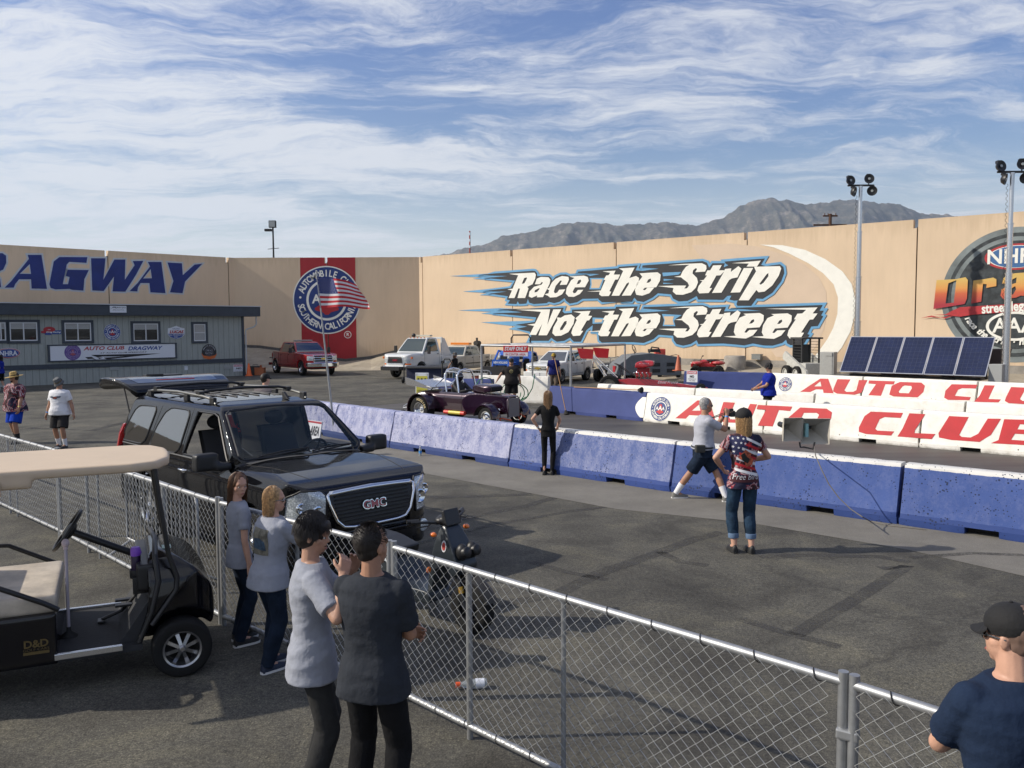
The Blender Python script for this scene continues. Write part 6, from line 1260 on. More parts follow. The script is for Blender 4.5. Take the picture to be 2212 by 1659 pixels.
q = DP(1425, 762, 45.6); m = MB(); m.box((0, 0, 0), (.55, .5, .42)); o = m.obj('carton', mat('red carton', (.55, .07, .05), .5, var=.2, vscale=4), bevel=.04); o.location = (q.x, q.y, q.z); tag(o, 'red carton riding on the red quad bike rack', 'carton')
q = DP(1530, 800, 46); quad('red quad bike behind the navy barrier, right of the orange cone', (q.x, 46.2, .1), R_(165), REDP, 1.0)
q = G(1473, 803, BH); cq = DP(1466, 797, 37.6); cone((cq.x, 37.7, BH), .70, 'faded orange cone standing on the navy barrier end', mat('faded cone', (.42, .10, .04), .6, var=.15))
# generator trailer
q = DP(1420, 800, 43); t = thing('equipment_trailer', 'low grey sloped equipment trailer with steering wheel on top', 'trailer', (DP(1392, 800, 42.5).x, 42.5, 0), R_(12)); GR_ = mat('trailer grey', (.13, .14, .15), .5, var=.1)
m = MB(); m.prism([(-1.75, .45), (-1.6, .95), (-.95, 1.42), (.1, 1.52), (1.65, 1.30), (1.7, .4)], -.7, .7, 'y'); m.obj('body', GR_, t, bevel=.03); m = MB()
for k in range(2):
    for j in range(2): m.box((.35 + .75 * k, -.715, .95 - .3 * j + .0), (.4, .03, .18))
m.obj('vent', PLB, t); m = MB(); m.box((-1.68, -.3, .75), (.05, .35, .3)); m.obj('tail_lamp', RED_L, t); m = MB(); Rm = Matrix.Translation((-.55, 0, 1.72)) @ Matrix.Rotation(R_(70), 4, 'Y'); m.tube([(.2 * math.cos(2 * PI * k / 20), .2 * math.sin(2 * PI * k / 20), 0) for k in range(20)], .02, 6, closed=True, M=Rm); m.cyl((-.5, 0, 1.4), (-.55, 0, 1.7), .02, n=6)
m.tube([(.2, -.1, 1.5), (.35, -.1, 1.8), (.7, -.1, 1.75), (.8, -.1, 1.5)], .04, 6); m.box((.5, 0, 1.62), (.5, .4, .15)); m.obj('controls', PLB, t)
for sd in (-1, 1): wheel(t, -.2, .62 * sd, .3, .3, .2, sd, GR_, 0)
# red dragster: scoop, wing, long body
q = DP(1400, 830, 35.5)
t = thing('dragster', 'low red dragster with tall engine scoop and raised rear wing panels', 'dragster', (DP(1392, 828, 35).x, 35.2, 0), R_(-14)); m = MB()
m.loft([[(x_, -w_, z0_), (x_, w_, z0_), (x_, w_ * .8, z1_), (x_, -w_ * .8, z1_)] for x_, w_, z0_, z1_ in ((-1.7, .30, .3, .55), (-.6, .32, .25, .68), (.3, .30, .2, .66), (1.6, .22, .18, .48), (2.6, .10, .16, .34))]); m.obj('body', REDP, t, bevel=.02)
sc_ = solid([(-.35, 1.12), (-.30, 1.36), (.1, 1.45), (.42, 1.42), (.42, 1.22), (.1, 1.14)], [(.26, 1.0), (.30, 1.25), (.24, 1.40), (0, 1.46)]); mobj('scoop', remesh(join_me([sc_]), .02, 3), REDP, t)
m = MB(); m.box((0, 0, 1.02), (.5, .42, .22)); m.box((0, 0, .85), (.65, .55, .16)); m.obj('supercharger', mat('supercharger red', (.25, .015, .02), .35, .3), t, bevel=.02)
for k in range(4):
    for sd in (-1, 1): m = MB(); m.tube([(-.25 + .17 * k, .22 * sd, .75), (-.25 + .17 * k, .40 * sd, .72), (-.35 + .17 * k, .55 * sd, .95)], .03, 6); m.obj('exhaust_pipe', CHR, t, smooth=60)
A = Art(.004); fit_text(A, 'N&H', SGW, -.2, .2, -.06, .06, shear=.3); A.obj('lettering', t, Matrix.Translation((0.02, -.275, 1.28)) @ Matrix.Rotation(.12, 4, 'X')); A = Art(.004); fit_text(A, 'Elliott Franco', SGW, -.4, .4, -.05, .06, shear=.35); A.obj('nameplate', t, Matrix.Translation((1.0, -.265, .55)))
m = MB(); m.tube([(-.9, -.28, .75), (-1.0, -.25, 1.2), (-1.2, 0, 1.3), (-1.0, .25, 1.2), (-.9, .28, .75)], .025, 6); m.tube([(-1.0, -.25, 1.2), (-.4, -.2, .8)], .02, 6); m.tube([(-1.0, .25, 1.2), (-.4, .2, .8)], .02, 6); m.obj('roll_cage', PLB, t)
for dx, dy in ((-2.25, -.55), (-2.25, .50)):
    m = MB(); m.prism([(dx - .45 + .5 * (dy > 0), 1.95), (dx + .25 + .5 * (dy > 0), 1.90), (dx + .20 + .5 * (dy > 0), 1.50), (dx - .3 + .5 * (dy > 0), 1.52)], dy - .02, dy + .02, 'y'); wo = m.obj('wing_panel', REDP, t)
for dy in (-.35, .35):
    m = MB(); m.cyl((-2.2, dy, 1.7), (-1.4, dy * .6, .5), .022, n=6); m.cyl((-2.2, dy, 1.7), (-1.1, dy * .6, .7), .018, n=6); m.obj('wing_strut', WSH, t)
for sd in (-1, 1): wheel(t, -1.35, .55 * sd, .42, .42, .40, sd, CHR, 0); wheel(t, 2.3, .32 * sd, .24, .24, .08, sd, CHR, 5)
# skid steer
t = thing('skid_steer_loader', 'grey skid steer loader with caged cab below the mural', 'loader', (DP(1744, 806, 42).x, 42.2, .1), R_(-80)); m = MB()
q_ = PLB
for sx in (-.45, .40):
    for sy in (-.45, .45): m.box((sx, sy, 1.35), (.07, .07, 1.5))
m.box((0, 0, 2.12), (1.15, 1.12, .08)); 
for k in range(7): m.box((.0, -.46, 1.1 + .14 * k), (.85, .025, .02)); m.box((.0, .46, 1.1 + .14 * k), (.85, .025, .02))
m.box((-.48, 0, 1.3), (.04, .9, 1.0)); m.obj('cab', mat('cab dark', (.035, .037, .037), .5), t)
m = MB(); m.box((-.1, 0, .6), (1.9, 1.0, .6)); m.obj('chassis', mat('loader white', (.45, .45, .42), .5, var=.1), t, bevel=.03)
for sd in (-1, 1):
    m = MB(); m.prism([(-1.1, 1.25), (-.9, 1.45), (1.2, .55), (1.3, .3), (1.1, .3), (-1.1, 1.05)], .62 * sd - .06, .62 * sd + .06, 'y'); m.obj('lift_arm', mat('loader white', (.45, .45, .42), .5), t)
    for wx in (.45, -.6): wheel(t, wx, .72 * sd, .38, .38, .25, sd, mat('loader white', (.45, .45, .42), .5), 0)

# ---------------------------------------------------------------- purple roadster drag car
t = thing('drag_roadster', 'dark purple open roadster drag car with chrome roll hoop and bonnet scoop', 'drag car', (-1.25, 25.15, 0), R_(-41)); t.scale = (.97,) * 3
PUR = NT('purple flake paint'); fl = PUR.noise(400, 2, .8); PUR.col(PUR.ramp(fl, [(.3, (.012, .002, .009)), (.7, (.035, .007, .024))])); PUR.set(Roughness=.22, Coat_Weight=1.0, Metallic=.4, Coat_Roughness=.04); PUR = PUR.m
bd = solid([(1.72, .32), (1.74, .86), (1.62, .93), (.6, .97), (.35, 1.0), (-.2, 1.0), (-1.0, 1.02), (-1.6, .95), (-1.95, .80), (-2.0, .45), (-1.8, .32)], [(.52, .28), (.56, .6), (.55, .85), (.46, .96), (.2, 1.02), (0, 1.03)], [(1.76, 0), (1.74, .22), (1.2, .36), (.5, .46), (.2, .58), (-1.0, .60), (-1.7, .52), (-2.02, .40), (-2.02, 0)])
ck = MB(); ck.prism([(.25, 1.2), (.22, .5), (-.75, .5), (-.8, 1.2)], -.42, .42, 'y'); hm = remesh(join_me([bd]), .018, 4, cutters=[ck]); mobj('body', hm, PUR, t); hh = Hull(hm)
def arch(x, y0, y1, z, r0, a0, a1, th=.025):
    rg = []
    for k in range(17):
        a = R_(a0 + (a1 - a0) * k / 16); c, s_ = math.cos(a), math.sin(a); ym = (y0 + y1) / 2
        rg.append([(x + r * c, y_, z + r * s_) for r, y_ in ((r0, y0), (r0 + .05, ym), (r0, y1), (r0 - th, y1), (r0 + .05 - th, ym), (r0 - th, y0))])
    return rg
for sd in (-1, 1):
    m = MB(); m.loft(arch(-1.32, .48 * sd, .95 * sd, .40, .50, 5, 200)); m.obj('rear_fender', PUR, t, smooth=50)
    m = MB(); m.loft(arch(1.32, .50 * sd, .84 * sd, .31, .39, 0, 175)); m.obj('front_fender', PUR, t, smooth=50)
    wheel(t, -1.32, .74 * sd, .40, .40, .36, sd, CHR, 0, rr=.56, dish=.3); wheel(t, 1.35, .70 * sd, .31, .31, .14, sd, CHR, 0, rr=.62)
    m = MB(); m.tube([(1.35, .62 * sd, .36), (1.85, .18 * sd, .22)], .022, 6); m.tube([(1.25, .34 * sd, .55), (1.75, .55 * sd, .25)], .020, 6); m.obj('suspension_arm', mat('orange steel', (.60, .09, .02), .4), t)
    m = MB(); m.cyl((1.60, .36 * sd, .55), (1.60, .36 * sd, .55 + .001), .001, n=4); m.ell((1.55, .40 * sd, .52), (.05, .04, .05)); m.obj('marker_lamp', CHR, t, smooth=60)
m = MB(); m.box((1.76, 0, .58), (.05, .46, .54)); ro = m.obj('radiator', mat('radiator mesh', (.16, .16, .17), .5, .4), t); m = MB(); m.tube([(1.76, -.25, .3), (1.76, -.27, .8), (1.76, -.18, .9), (1.76, .18, .9), (1.76, .27, .8), (1.76, .25, .3)], .022, 6); m.obj('radiator_shell', PUR, t, smooth=60)
sc_ = solid([(.25, 1.0), (.30, 1.17), (.6, 1.24), (1.0, 1.22), (1.12, 1.16), (1.10, 1.02), (.9, .98)], [(.30, .9), (.34, 1.08), (.27, 1.2), (0, 1.26)], [(1.15, 0), (1.12, .28), (.8, .32), (.25, .2), (.22, 0)]); mobj('scoop', remesh(join_me([sc_]), .018, 4), PUR, t); m = MB(); m.box((1.115, 0, 1.10), (.02, .50, .11)); m.obj('scoop_mouth', SEAMM, t, bevel=.03)
for xh in (-.20, -.72):
    m = MB(); zt_ = 1.62 if xh < -.5 else 1.60; m.tube([(xh + .12, -.40, .95), (xh, -.36, 1.45), (xh, -.25, zt_), (xh, 0, zt_ + .04), (xh, .25, zt_), (xh, .36, 1.45), (xh + .12, .40, .95)], .030, 8); m.obj('roll_hoop', CHR, t, smooth=60)
m = MB()
for sd in (-1, 1): m.tube([(-.72, .30 * sd, 1.57), (-.20, .30 * sd, 1.55)], .022, 6); m.tube([(-.72, .34 * sd, 1.4), (-1.4, .3 * sd, .98)], .020, 6)
m.obj('cage_brace', CHR, t, smooth=60)
m = MB(); m.prism([(-1.0, 1.06), (-2.15, 1.22), (-2.2, 1.30), (-2.15, 1.24), (-1.0, 1.08)][:2] + [(-2.16, 1.25), (-1.0, 1.09)], -.62, .62, 'y'); 
for sd in (-1, 1): m.prism([(-1.1, 1.02), (-2.2, 1.12), (-2.25, 1.36), (-1.9, 1.3), (-1.1, 1.08)], .62 * sd - .008, .62 * sd + .008, 'y')
m.obj('rear_wing', mat('polished aluminium', (.50, .50, .52), .22, .9), t)
m = MB()
for sd in (-1, 1): m.tube([(-1.9, .3 * sd, .45), (-2.75, .25 * sd, .32)], .018, 6); m.tube([(-1.95, .3 * sd, .75), (-2.75, .25 * sd, .36)], .018, 6)
m.obj('wheelie_bar', ALU, t); 
for sd in (-1, 1): wheel(t, -2.78, .25 * sd, .13, .13, .08, sd, PLB, 0)
m = MB(); m.cyl((-.45, -.60, .36), (.35, -.60, .36), .055, n=14); fo = m.obj('side_canister', mat('canister yellow', (.60, .50, .08), .4), t, smooth=50); m = MB(); m.cyl((-.50, -.60, .36), (-.30, -.60, .36), .060, n=14); m.obj('canister_band', mat('canister red', (.55, .04, .03), .4), fo, smooth=50); m = MB(); m.cyl((.2, -.6, .36), (.36, -.6, .36), .060, n=14); m.obj('canister_band', mat('canister red', (.55, .04, .03), .4), fo, smooth=50)
m = MB()
for ln in ([(.18, .38), (.16, .93)], [(-.55, .38), (-.55, .95)], [(.18, .38), (-.55, .38)]): hh.line('R', ln, .006, m, 0)
m.obj('door_gap', SEAMM, t); A = Art(.004); arctext(A, 'HOOSIER', mat('tyre lettering', (.55, .45, .25), .6), 0, 0, .315, .10, R_(100), R_(10), bold=.03); A.obj('tyre_lettering', t, Matrix.Translation((-1.32, -.935, .40)))
# driver: helmeted, in black suit
dr = thing('person', 'helmeted driver in black racing suit seated in the purple roadster', 'person', t.location, t.rotation_euler.z); dr.scale = t.scale; bk_ = mat('racing suit black', (.015, .015, .017), .7)
m = MB(); m.ell((-.50, 0, .98), (.18, .25, .32)); 
for sd in (-1, 1): m.cyl((-.48, .22 * sd, 1.18), (-.2, .28 * sd, .95), .07, .055, 10); m.cyl((-.2, .28 * sd, .95), (.1, .1 * sd, 1.02), .055, .045, 10); m.ell((.12, .09 * sd, 1.03), (.06, .045, .045)); m.cyl((-.45, .12 * sd, .72), (.1, .12 * sd, .68), .10, .08, 10)
m.cyl((-.5, 0, 1.2), (-.48, 0, 1.34), .07, n=12); m.ell((-.46, 0, 1.38), (.10, .085, .12)); mobj('body', remesh(m, .016, 3), bk_, dr); m = MB(); m.ell((-.46, 0, 1.40), (.15, .13, .155), 20, 14); ho = m.obj('helmet', mat('helmet black', (.01, .01, .012), .15, coat=1), dr, smooth=180); m = MB(); m.ell((-.385, 0, 1.41), (.09, .105, .05)); m.obj('visor', GLK, ho, smooth=180)
for sd in (-1, 1): m = MB(); m.box((-.5, .2 * sd, 1.13), (.12, .09, .08)); m.obj('harness_pad', mat('orange steel', (.6, .09, .02), .4), dr, bevel=.02)
# ================================================================== PEOPLE
SKIN = lambda n, c: mat('skin ' + n, c, .52, var=.10, vscale=9, spec=.4, bump=.06, bscale=120)
SK1 = SKIN('fair', (.50, .285, .20)); SK2 = SKIN('tan', (.36, .19, .12)); SK3 = SKIN('brown', (.22, .12, .075))
def cloth(name, c, var=.10, **k): return mat('cloth ' + name, c, .92, var=var, vscale=5, bump=.35, bscale=26, spec=.15, **k)
def cap3(m, p0, p1, r0, r1, n=12):
    'tapered capsule'
    p0 = Vector(p0); p1 = Vector(p1); m.cyl(p0, p1, r0, r1, n); m.ell(p0, (r0,) * 3, n, 7); m.ell(p1, (r1,) * 3, n, 7)
def ik(a, b, l1, l2, hint):
    a = Vector(a); b = Vector(b); d = b - a; L_ = d.length
    if L_ > (l1 + l2) * .995: b = a + d.normalized() * (l1 + l2) * .995; d = b - a; L_ = d.length
    x = (l1 * l1 - l2 * l2 + L_ * L_) / (2 * L_); h = math.sqrt(max(0, l1 * l1 - x * x)); dn = d.normalized(); hv_ = Vector(hint) - dn * Vector(hint).dot(dn)
    return a + dn * x + hv_.normalized() * h, b
def crease(me, amp, seed=0, fx=(5, 5, 9)):
    nm = [v.normal.copy() for v in me.vertices]
    for v, n_ in zip(me.vertices, nm):
        q = Vector((v.co.x * fx[0], v.co.y * fx[1], v.co.z * fx[2])) + Vector((seed, 0, 0)); k = 1 - abs(mnoise.noise(q)) * 2.6; k2 = mnoise.noise(q * 2.7)
        v.co += n_ * amp * (k * .8 + k2 * .6 - .3)
def hand(m, W_, d, nrm, thumb, curl, s, r=.0085, spread=1.0):
    d = d.normalized(); nrm = (nrm - d * nrm.dot(d)).normalized(); th = thumb - d * thumb.dot(d) - nrm * thumb.dot(nrm); th = th.normalized()
    for k, o in enumerate((-.028, -.010, .010, .028)): cap3(m, W_ + th * o * .6 * s, W_ + (d * .085 + th * o) * s, .015 * s, .0125 * s, 10)
    for k, (o, ln) in enumerate(((.030, .072), (.010, .082), (-.010, .076), (-.029, .058))):
        p = W_ + (d * .085 + th * o) * s; a = 0; dirn = d
        for j, f_ in enumerate((.45, .32, .25)):
            a += curl * (1 + .12 * k); dirn = d * math.cos(a) + nrm * math.sin(a) + th * (o * 3 * spread); q = p + dirn.normalized() * ln * f_ * s * 1.15; cap3(m, p, q, (r - .0005 * j) * s, (r - .0012 - .0005 * j) * s, 8); p = q
    p = W_ + (d * .025 + th * .030) * s; q = p + (d * .030 + th * .026 + nrm * .012) * s; q2 = q + (d * .030 + th * .004 + nrm * (.010 + .012 * curl)) * s; cap3(m, p, q, .0125 * s, .0105 * s, 8); cap3(m, q, q2, .0105 * s, .0085 * s, 8)
def person(label, pos, rz, s=1.0, b=1.0, belly=0.0, skin=None, top=None, bottom=None, shoes=None, vox=.010, lean=0.0, leanY=0.0, feet=None, hands=None, elbows=None, curl=(.35, .35), head=(0, 0), sleeve=.55, legs='long', hair=None, hairm=None, hat=None, hatm=None, glasses=False, socks=None, female=False, hem=.86, sole=None, sh=0.0, palm=None, loose=1.0, knees=None, neckless=False, amp=.0038, group=None, beard=None, waist=None):
    t = thing('person', label, 'person', (pos[0], pos[1], pos[2] if len(pos) > 2 else 0), rz, group); rnd = random.random() * 90
    Ti = (Matrix.Translation(t.location) @ Matrix.Rotation(rz, 4, 'Z')).inverted()
    S = lambda *v: Vector(v) * s
    def tgt(v): return Ti @ v[1] if isinstance(v, tuple) and isinstance(v[0], str) else Vector(v) * s
    feet = feet or [(.02, .10), (-.02, -.10)]
    ft = [Ti @ Vector(f[1]) if isinstance(f[0], str) else Vector((f[0] * s, f[1] * s, 0)) for f in feet]; ft = [Vector((f.x, f.y, 0)) for f in ft]
    drop = 0.0; sp_ = (ft[0] - ft[1]).length
    if sp_ > .45 * s: drop = .88 * s - math.sqrt(max(.1, (.88 * s) ** 2 - (sp_ / 2) ** 2))
    pc = (ft[0] + ft[1]) / 2; P = pc + Vector((0, 0, .93 * s - drop)); Nk = P + Vector((math.sin(lean) * .53 * s, leanY * s, math.cos(lean) * .53 * s))
    cs, sn = math.cos(sh), math.sin(sh); lat = Vector((-sn, cs, 0)); fw = Vector((cs, sn, 0))
    def spine(z): u = (z - .93) / .53; q = P.lerp(Nk, u); q.z = P.z + (Nk.z - P.z) * u; return q
    wmul = .93 if female else 1.0
    RG = [(.80, .122, .172), (.88, .125, .172), (.95, .125, .170), (1.04, .108, .150 if not female else .135), (1.12, .108, .150 if not female else .135), (1.22, .122, .165), (1.32, .130, .180), (1.40, .108, .182), (1.445, .080, .135), (1.48, .058, .068), (1.52, .052, .052)]
    def torso(m, inf, z0, z1, n=28, mul=1.0, flare=0.0):
        rings = []; zs = [z0] + [r[0] for r in RG if z0 < r[0] < z1] + [z1]
        for z in zs:
            for (a, b_) in zip(RG, RG[1:]):
                if a[0] <= z <= b_[0]: f_ = (z - a[0]) / (b_[0] - a[0]); rx = a[1] + (b_[1] - a[1]) * f_; ry = a[2] + (b_[2] - a[2]) * f_
            if z < RG[0][0]: rx, ry = RG[0][1:]
            bb = b if z < 1.42 else 1 + (b - 1) * .5; u = max(0, min(1, (z - .93) / .4)); la = Vector((0, 1, 0)).lerp(lat, u).normalized(); fo = Vector((1, 0, 0)).lerp(fw, u).normalized()
            bl = belly * math.exp(-((z - 1.03) / .14) ** 2) + (.03 * math.exp(-((z - 1.27) / .06) ** 2) if female else 0); fl = flare * max(0, (z0 + .25 - z) / .25)
            c = spine(z); rx = (rx * bb * wmul * mul + inf + fl) * s; ry = (ry * bb * wmul * mul + inf + fl) * s
            rings.append([c + fo * (math.copysign(abs(math.cos(a)) ** .9, math.cos(a)) * rx + (bl * s if math.cos(a) > 0 else 0) * max(0, math.cos(a))) + la * (math.copysign(abs(math.sin(a)) ** .85, math.sin(a)) * ry) for a in [2 * PI * k / n for k in range(n)]])
        m.loft(rings)
    shp = [Nk + lat * (.168 * b ** .5 * wmul * s * sg) + Vector((0, 0, -.075 * s)) for sg in (1, -1)]
    hands = hands or [(.06, .27, .80), (.06, -.27, .80)]; elbows = elbows or [(-1, .3, 0), (-1, -.3, 0)]; wr = []; el = []
    for i in (0, 1): e, w_ = ik(shp[i], tgt(hands[i]), .285 * s, .255 * s, elbows[i]); el.append(e); wr.append(w_)
    knee = []; ank = []; knees = knees or [(1, .1, 0), (1, -.1, 0)]
    hip = [P + S(0, .088 * b ** .5, -.03), P + S(0, -.088 * b ** .5, -.03)]
    for i in (0, 1): k_, a_ = ik(hip[i], ft[i] + S(-.03, 0, .085), .43 * s, .415 * s, knees[i]); knee.append(k_); ank.append(a_)
    m = MB(); lb = b ** .45
    torso(m, -.008, .80, 1.52)
    for i in (0, 1):
        sg = 1 - 2 * i; cap3(m, shp[i], el[i], .050 * lb * s * wmul, .039 * lb * s * wmul, 14); cap3(m, el[i], el[i].lerp(wr[i], .35), .039 * lb * s * wmul, .041 * lb * s * wmul, 12); cap3(m, el[i].lerp(wr[i], .35), wr[i], .041 * lb * s * wmul, .025 * s, 12)
        d = wr[i] - el[i]; nr = Vector(palm[i]) if palm else Vector((0, -sg, 0)); thv = nr.cross(d) * (1 if i == 0 else -1)
        if palm is None and thv.x < 0: thv = -thv
        hand(m, wr[i], d, nr, thv, curl[i], s)
        cap3(m, hip[i], knee[i], .080 * lb * s, .052 * lb * s, 14); cap3(m, knee[i], knee[i].lerp(ank[i], .35), .052 * lb * s, .055 * lb * s, 12); cap3(m, knee[i].lerp(ank[i], .35), ank[i], .055 * lb * s, .034 * s, 12); cap3(m, ank[i], ft[i] + S(.08, 0, .045), .034 * s, .032 * s, 10)
    # head
    Hd = Nk + Vector((math.sin(lean) * .10 + .018, 0, .165)) * s; HM = Matrix.Translation(Hd) @ Matrix.Rotation(head[0], 4, 'Z') @ Matrix.Rotation(head[1], 4, 'Y') @ Matrix.Scale(s * .97, 4)
    cap3(m, Nk + S(-.012, 0, -.05), Hd + S(-.02, 0, -.05), .060 * s * (.85 if female else 1) * (1 + (b - 1) * .5), .054 * s * (.85 if female else 1) * (1 + (b - 1) * .5), 14)
    fb = 1 + (b - 1) * .35
    for c, r in (((-.012, 0, .030), (.094, .076, .098)), ((.022, 0, -.035), (.066, .060 * fb, .082)), ((.052, 0, -.092), (.026, .026, .020)), ((.060, 0, .028), (.030, .055, .030)), ((.072, 0, -.068), (.018, .026, .014)), ((.030, .045, -.022), (.035, .022, .028)), ((.030, -.045, -.022), (.035, .022, .028)), ((.0, 0, -.075), (.055, .056 * fb, .035))): m.ell(c, r, 18, 12, M=HM)
    m.loft([[(.070, .008, .022), (.070, -.008, .022), (.066, -.008, -.005), (.066, .008, -.005)], [(.084, .009, .008), (.084, -.009, .008), (.072, -.011, -.02), (.072, .011, -.02)], [(.103, .010, -.024), (.103, -.010, -.024), (.078, -.016, -.034), (.078, .016, -.034)]], M=HM)
    for sg in (1, -1): m.ell((-.006, .078 * sg, -.008), (.019, .010, .031), 12, 8, M=HM, R=Matrix.Rotation(.25 * sg, 3, 'Z'))
    bm_ = remesh(m, vox, 3, .45); body = mobj('body', bm_, skin or SK1, t)
    if vox < .012:
        m = MB()
        for sg in (1, -1): m.ell((.0705, .029 * sg, .003), (.010, .014, .0075), 10, 6, M=HM)
        m.use(mat('eye white', (.55, .53, .50), .3)); eo = m.obj('eyes', mat('eye white', (.55, .53, .50), .3), t, smooth=180)
        m = MB()
        for sg in (1, -1): m.ell((.0785, .030 * sg, .003), (.004, .0065, .0065), 8, 6, M=HM)
        m.obj('irises', mat('iris', (.03, .02, .015), .2), eo, smooth=180)
        m = MB(); m.ell((.0865, 0, -.066), (.006, .021, .006), 12, 6, M=HM); m.obj('lips', mat('lips', (.30, .10, .085), .5), t, smooth=180)
        m = MB()
        for sg in (1, -1): m.tube([(.080, .014 * sg, .026), (.080, .032 * sg, .032), (.068, .050 * sg, .024)], .0042, 6, M=HM)
        m.obj('eyebrows', hairm or mat('hair dark', (.012, .008, .006), .6), t, smooth=180)
    # shirt
    m = MB(); inf = .014 * loose; torso(m, inf, hem, 1.475, flare=.024 * loose)
    for i in (0, 1):
        e2 = shp[i].lerp(el[i], sleeve / .78 if sleeve < .78 else 1.0); r0 = (.060 * lb * wmul + .010 * loose) * s; r1 = (.050 * lb * wmul + .014 * loose) * s
        m.ell(shp[i], (r0, r0, r0), 14, 9); m.cyl(shp[i], e2, r0, r1, 16)
        if sleeve > .9: m.cyl(el[i], wr[i], .048 * s, .036 * s, 14)
        m.cyl(Nk + lat * (.03 * s * (1 - 2 * i)) + Vector((0, 0, -.035 * s)), shp[i] + Vector((0, 0, .012 * s)), .050 * s, .052 * s * lb, 12)
    me = remesh(m, max(vox, .0085), 4, .5); crease(me, amp * s * loose, rnd); so_ = mobj('shirt', me, top, t); so_['_sp'] = 0; del so_['_sp']
    # trousers
    m = MB(); 
    torso(m, .004, .80, waist or hem + .08, mul=1.0)
    for i in (0, 1):
        z_ = dict(long=1.0, short=.0, capri=.70, leggings=1.0)[legs]; tk = .0 if legs == 'leggings' else .012 * loose
        hp = hip[i]; kn = knee[i]; an = ank[i] + S(0, 0, -.03)
        m.ell(hp, ((.088 * min(lb, b * .98) + tk * .3) * s,) * 3, 14, 9)
        if legs == 'short': e_ = hp.lerp(kn, .92); m.cyl(hp, e_, (.092 * lb + tk) * s, (.078 * lb + tk * 2.4) * s, 18)
        else:
            m.cyl(hp, kn, (.088 * min(lb, b) + tk * .6) * s, (.060 * lb + tk) * s, 18); m.ell(kn, ((.060 * lb + tk) * s,) * 3, 14, 9); e_ = kn.lerp(an, z_)
            m.cyl(kn, kn.lerp(an, .35), (.060 * lb + tk) * s, (.060 * lb + tk) * s, 16); m.cyl(kn.lerp(an, .35), e_, (.060 * lb + tk) * s, (.040 + tk * 1.5) * s if legs != 'capri' else .060 * s, 16)
    me = remesh(m, max(vox, .0085), 3, .5); crease(me, (amp if legs != 'leggings' else .0015) * s, rnd + 7, (6, 6, 7)); mobj('trousers', me, bottom, t)
    for i in (0, 1):
        if legs == 'capri': e_ = knee[i].lerp(ank[i], .69); m = MB(); m.cyl(e_ + S(0, 0, .03), e_ + S(0, 0, -.03), .064 * s, .064 * s, 18); m.obj('rolled_cuff', mat('cloth pale denim', (.10, .16, .26), .9), t, smooth=40, bevel=.006)
        if socks is not None and legs in ('short', 'capri'): m = MB(); m.cyl(ank[i].lerp(knee[i], .42 if legs == 'short' else .1), ank[i] + S(0, 0, -.02), .052 * lb * s, .043 * s, 14); m.obj('sock', socks, t, smooth=60)
        f = ft[i]; yaw = feet[i][2] if len(feet[i]) > 2 and not isinstance(feet[i][0], str) else 0; FM = Matrix.Translation(f) @ Matrix.Rotation(yaw, 4, 'Z') @ Matrix.Scale(s, 4)
        if shoes is not None:
            rg = []
            for x_, w_, h_ in ((-.085, .020, .05), (-.08, .034, .085), (-.04, .040, .095), (.02, .042, .085), (.07, .046, .065), (.12, .048, .052), (.165, .040, .040), (.185, .018, .028)): rg.append([(x_, w_ * math.cos(a), .014 + max(0, h_ * math.sin(a)) if math.sin(a) > -.01 else .014) for a in [PI * 2 * k / 16 for k in range(16)]])
            m = MB(); m.loft(rg, M=FM); sh_o = m.obj('shoe', shoes, t, smooth=70)
            m = MB(); m.prism([(-.09, -.02), (-.09, .02), (-.06, .04), (.02, .045), (.08, .050), (.13, .050), (.175, .038), (.193, .010), (.193, -.010), (.175, -.038), (.13, -.050), (.08, -.050), (.02, -.045), (-.06, -.04)], 0, .022, 'z', M=FM); m.obj('sole', sole or RUB, sh_o, smooth=40)
    # hair and headwear
    hm_ = hairm or mat('hair dark', (.012, .008, .006), .6)
    def shell(parts, nm, m_, vx=.008, am=.003):
        q = MB()
        for c, r in parts: q.ell(c, r, 24, 14, M=HM)
        me = remesh(q, vx, 2); 
        for v in me.vertices: v.co += v.normal * am * mnoise.noise(Vector((v.co.x * 60, v.co.y * 60, v.co.z * 18))) 
        return mobj(nm, me, m_, t)
    def strands(n, fn, nm, r=.0045, sides=4):
        q = MB()
        for k in range(n):
            pts = fn(k / n, random.random(), random.random())
            if pts: q.tube([HM @ Vector(p) for p in pts], [r * s * (1 - .75 * (j / (len(pts) - 1)) ** 2) for j in range(len(pts))], sides)
        return q.obj(nm, hm_, t, smooth=60, fix=False)
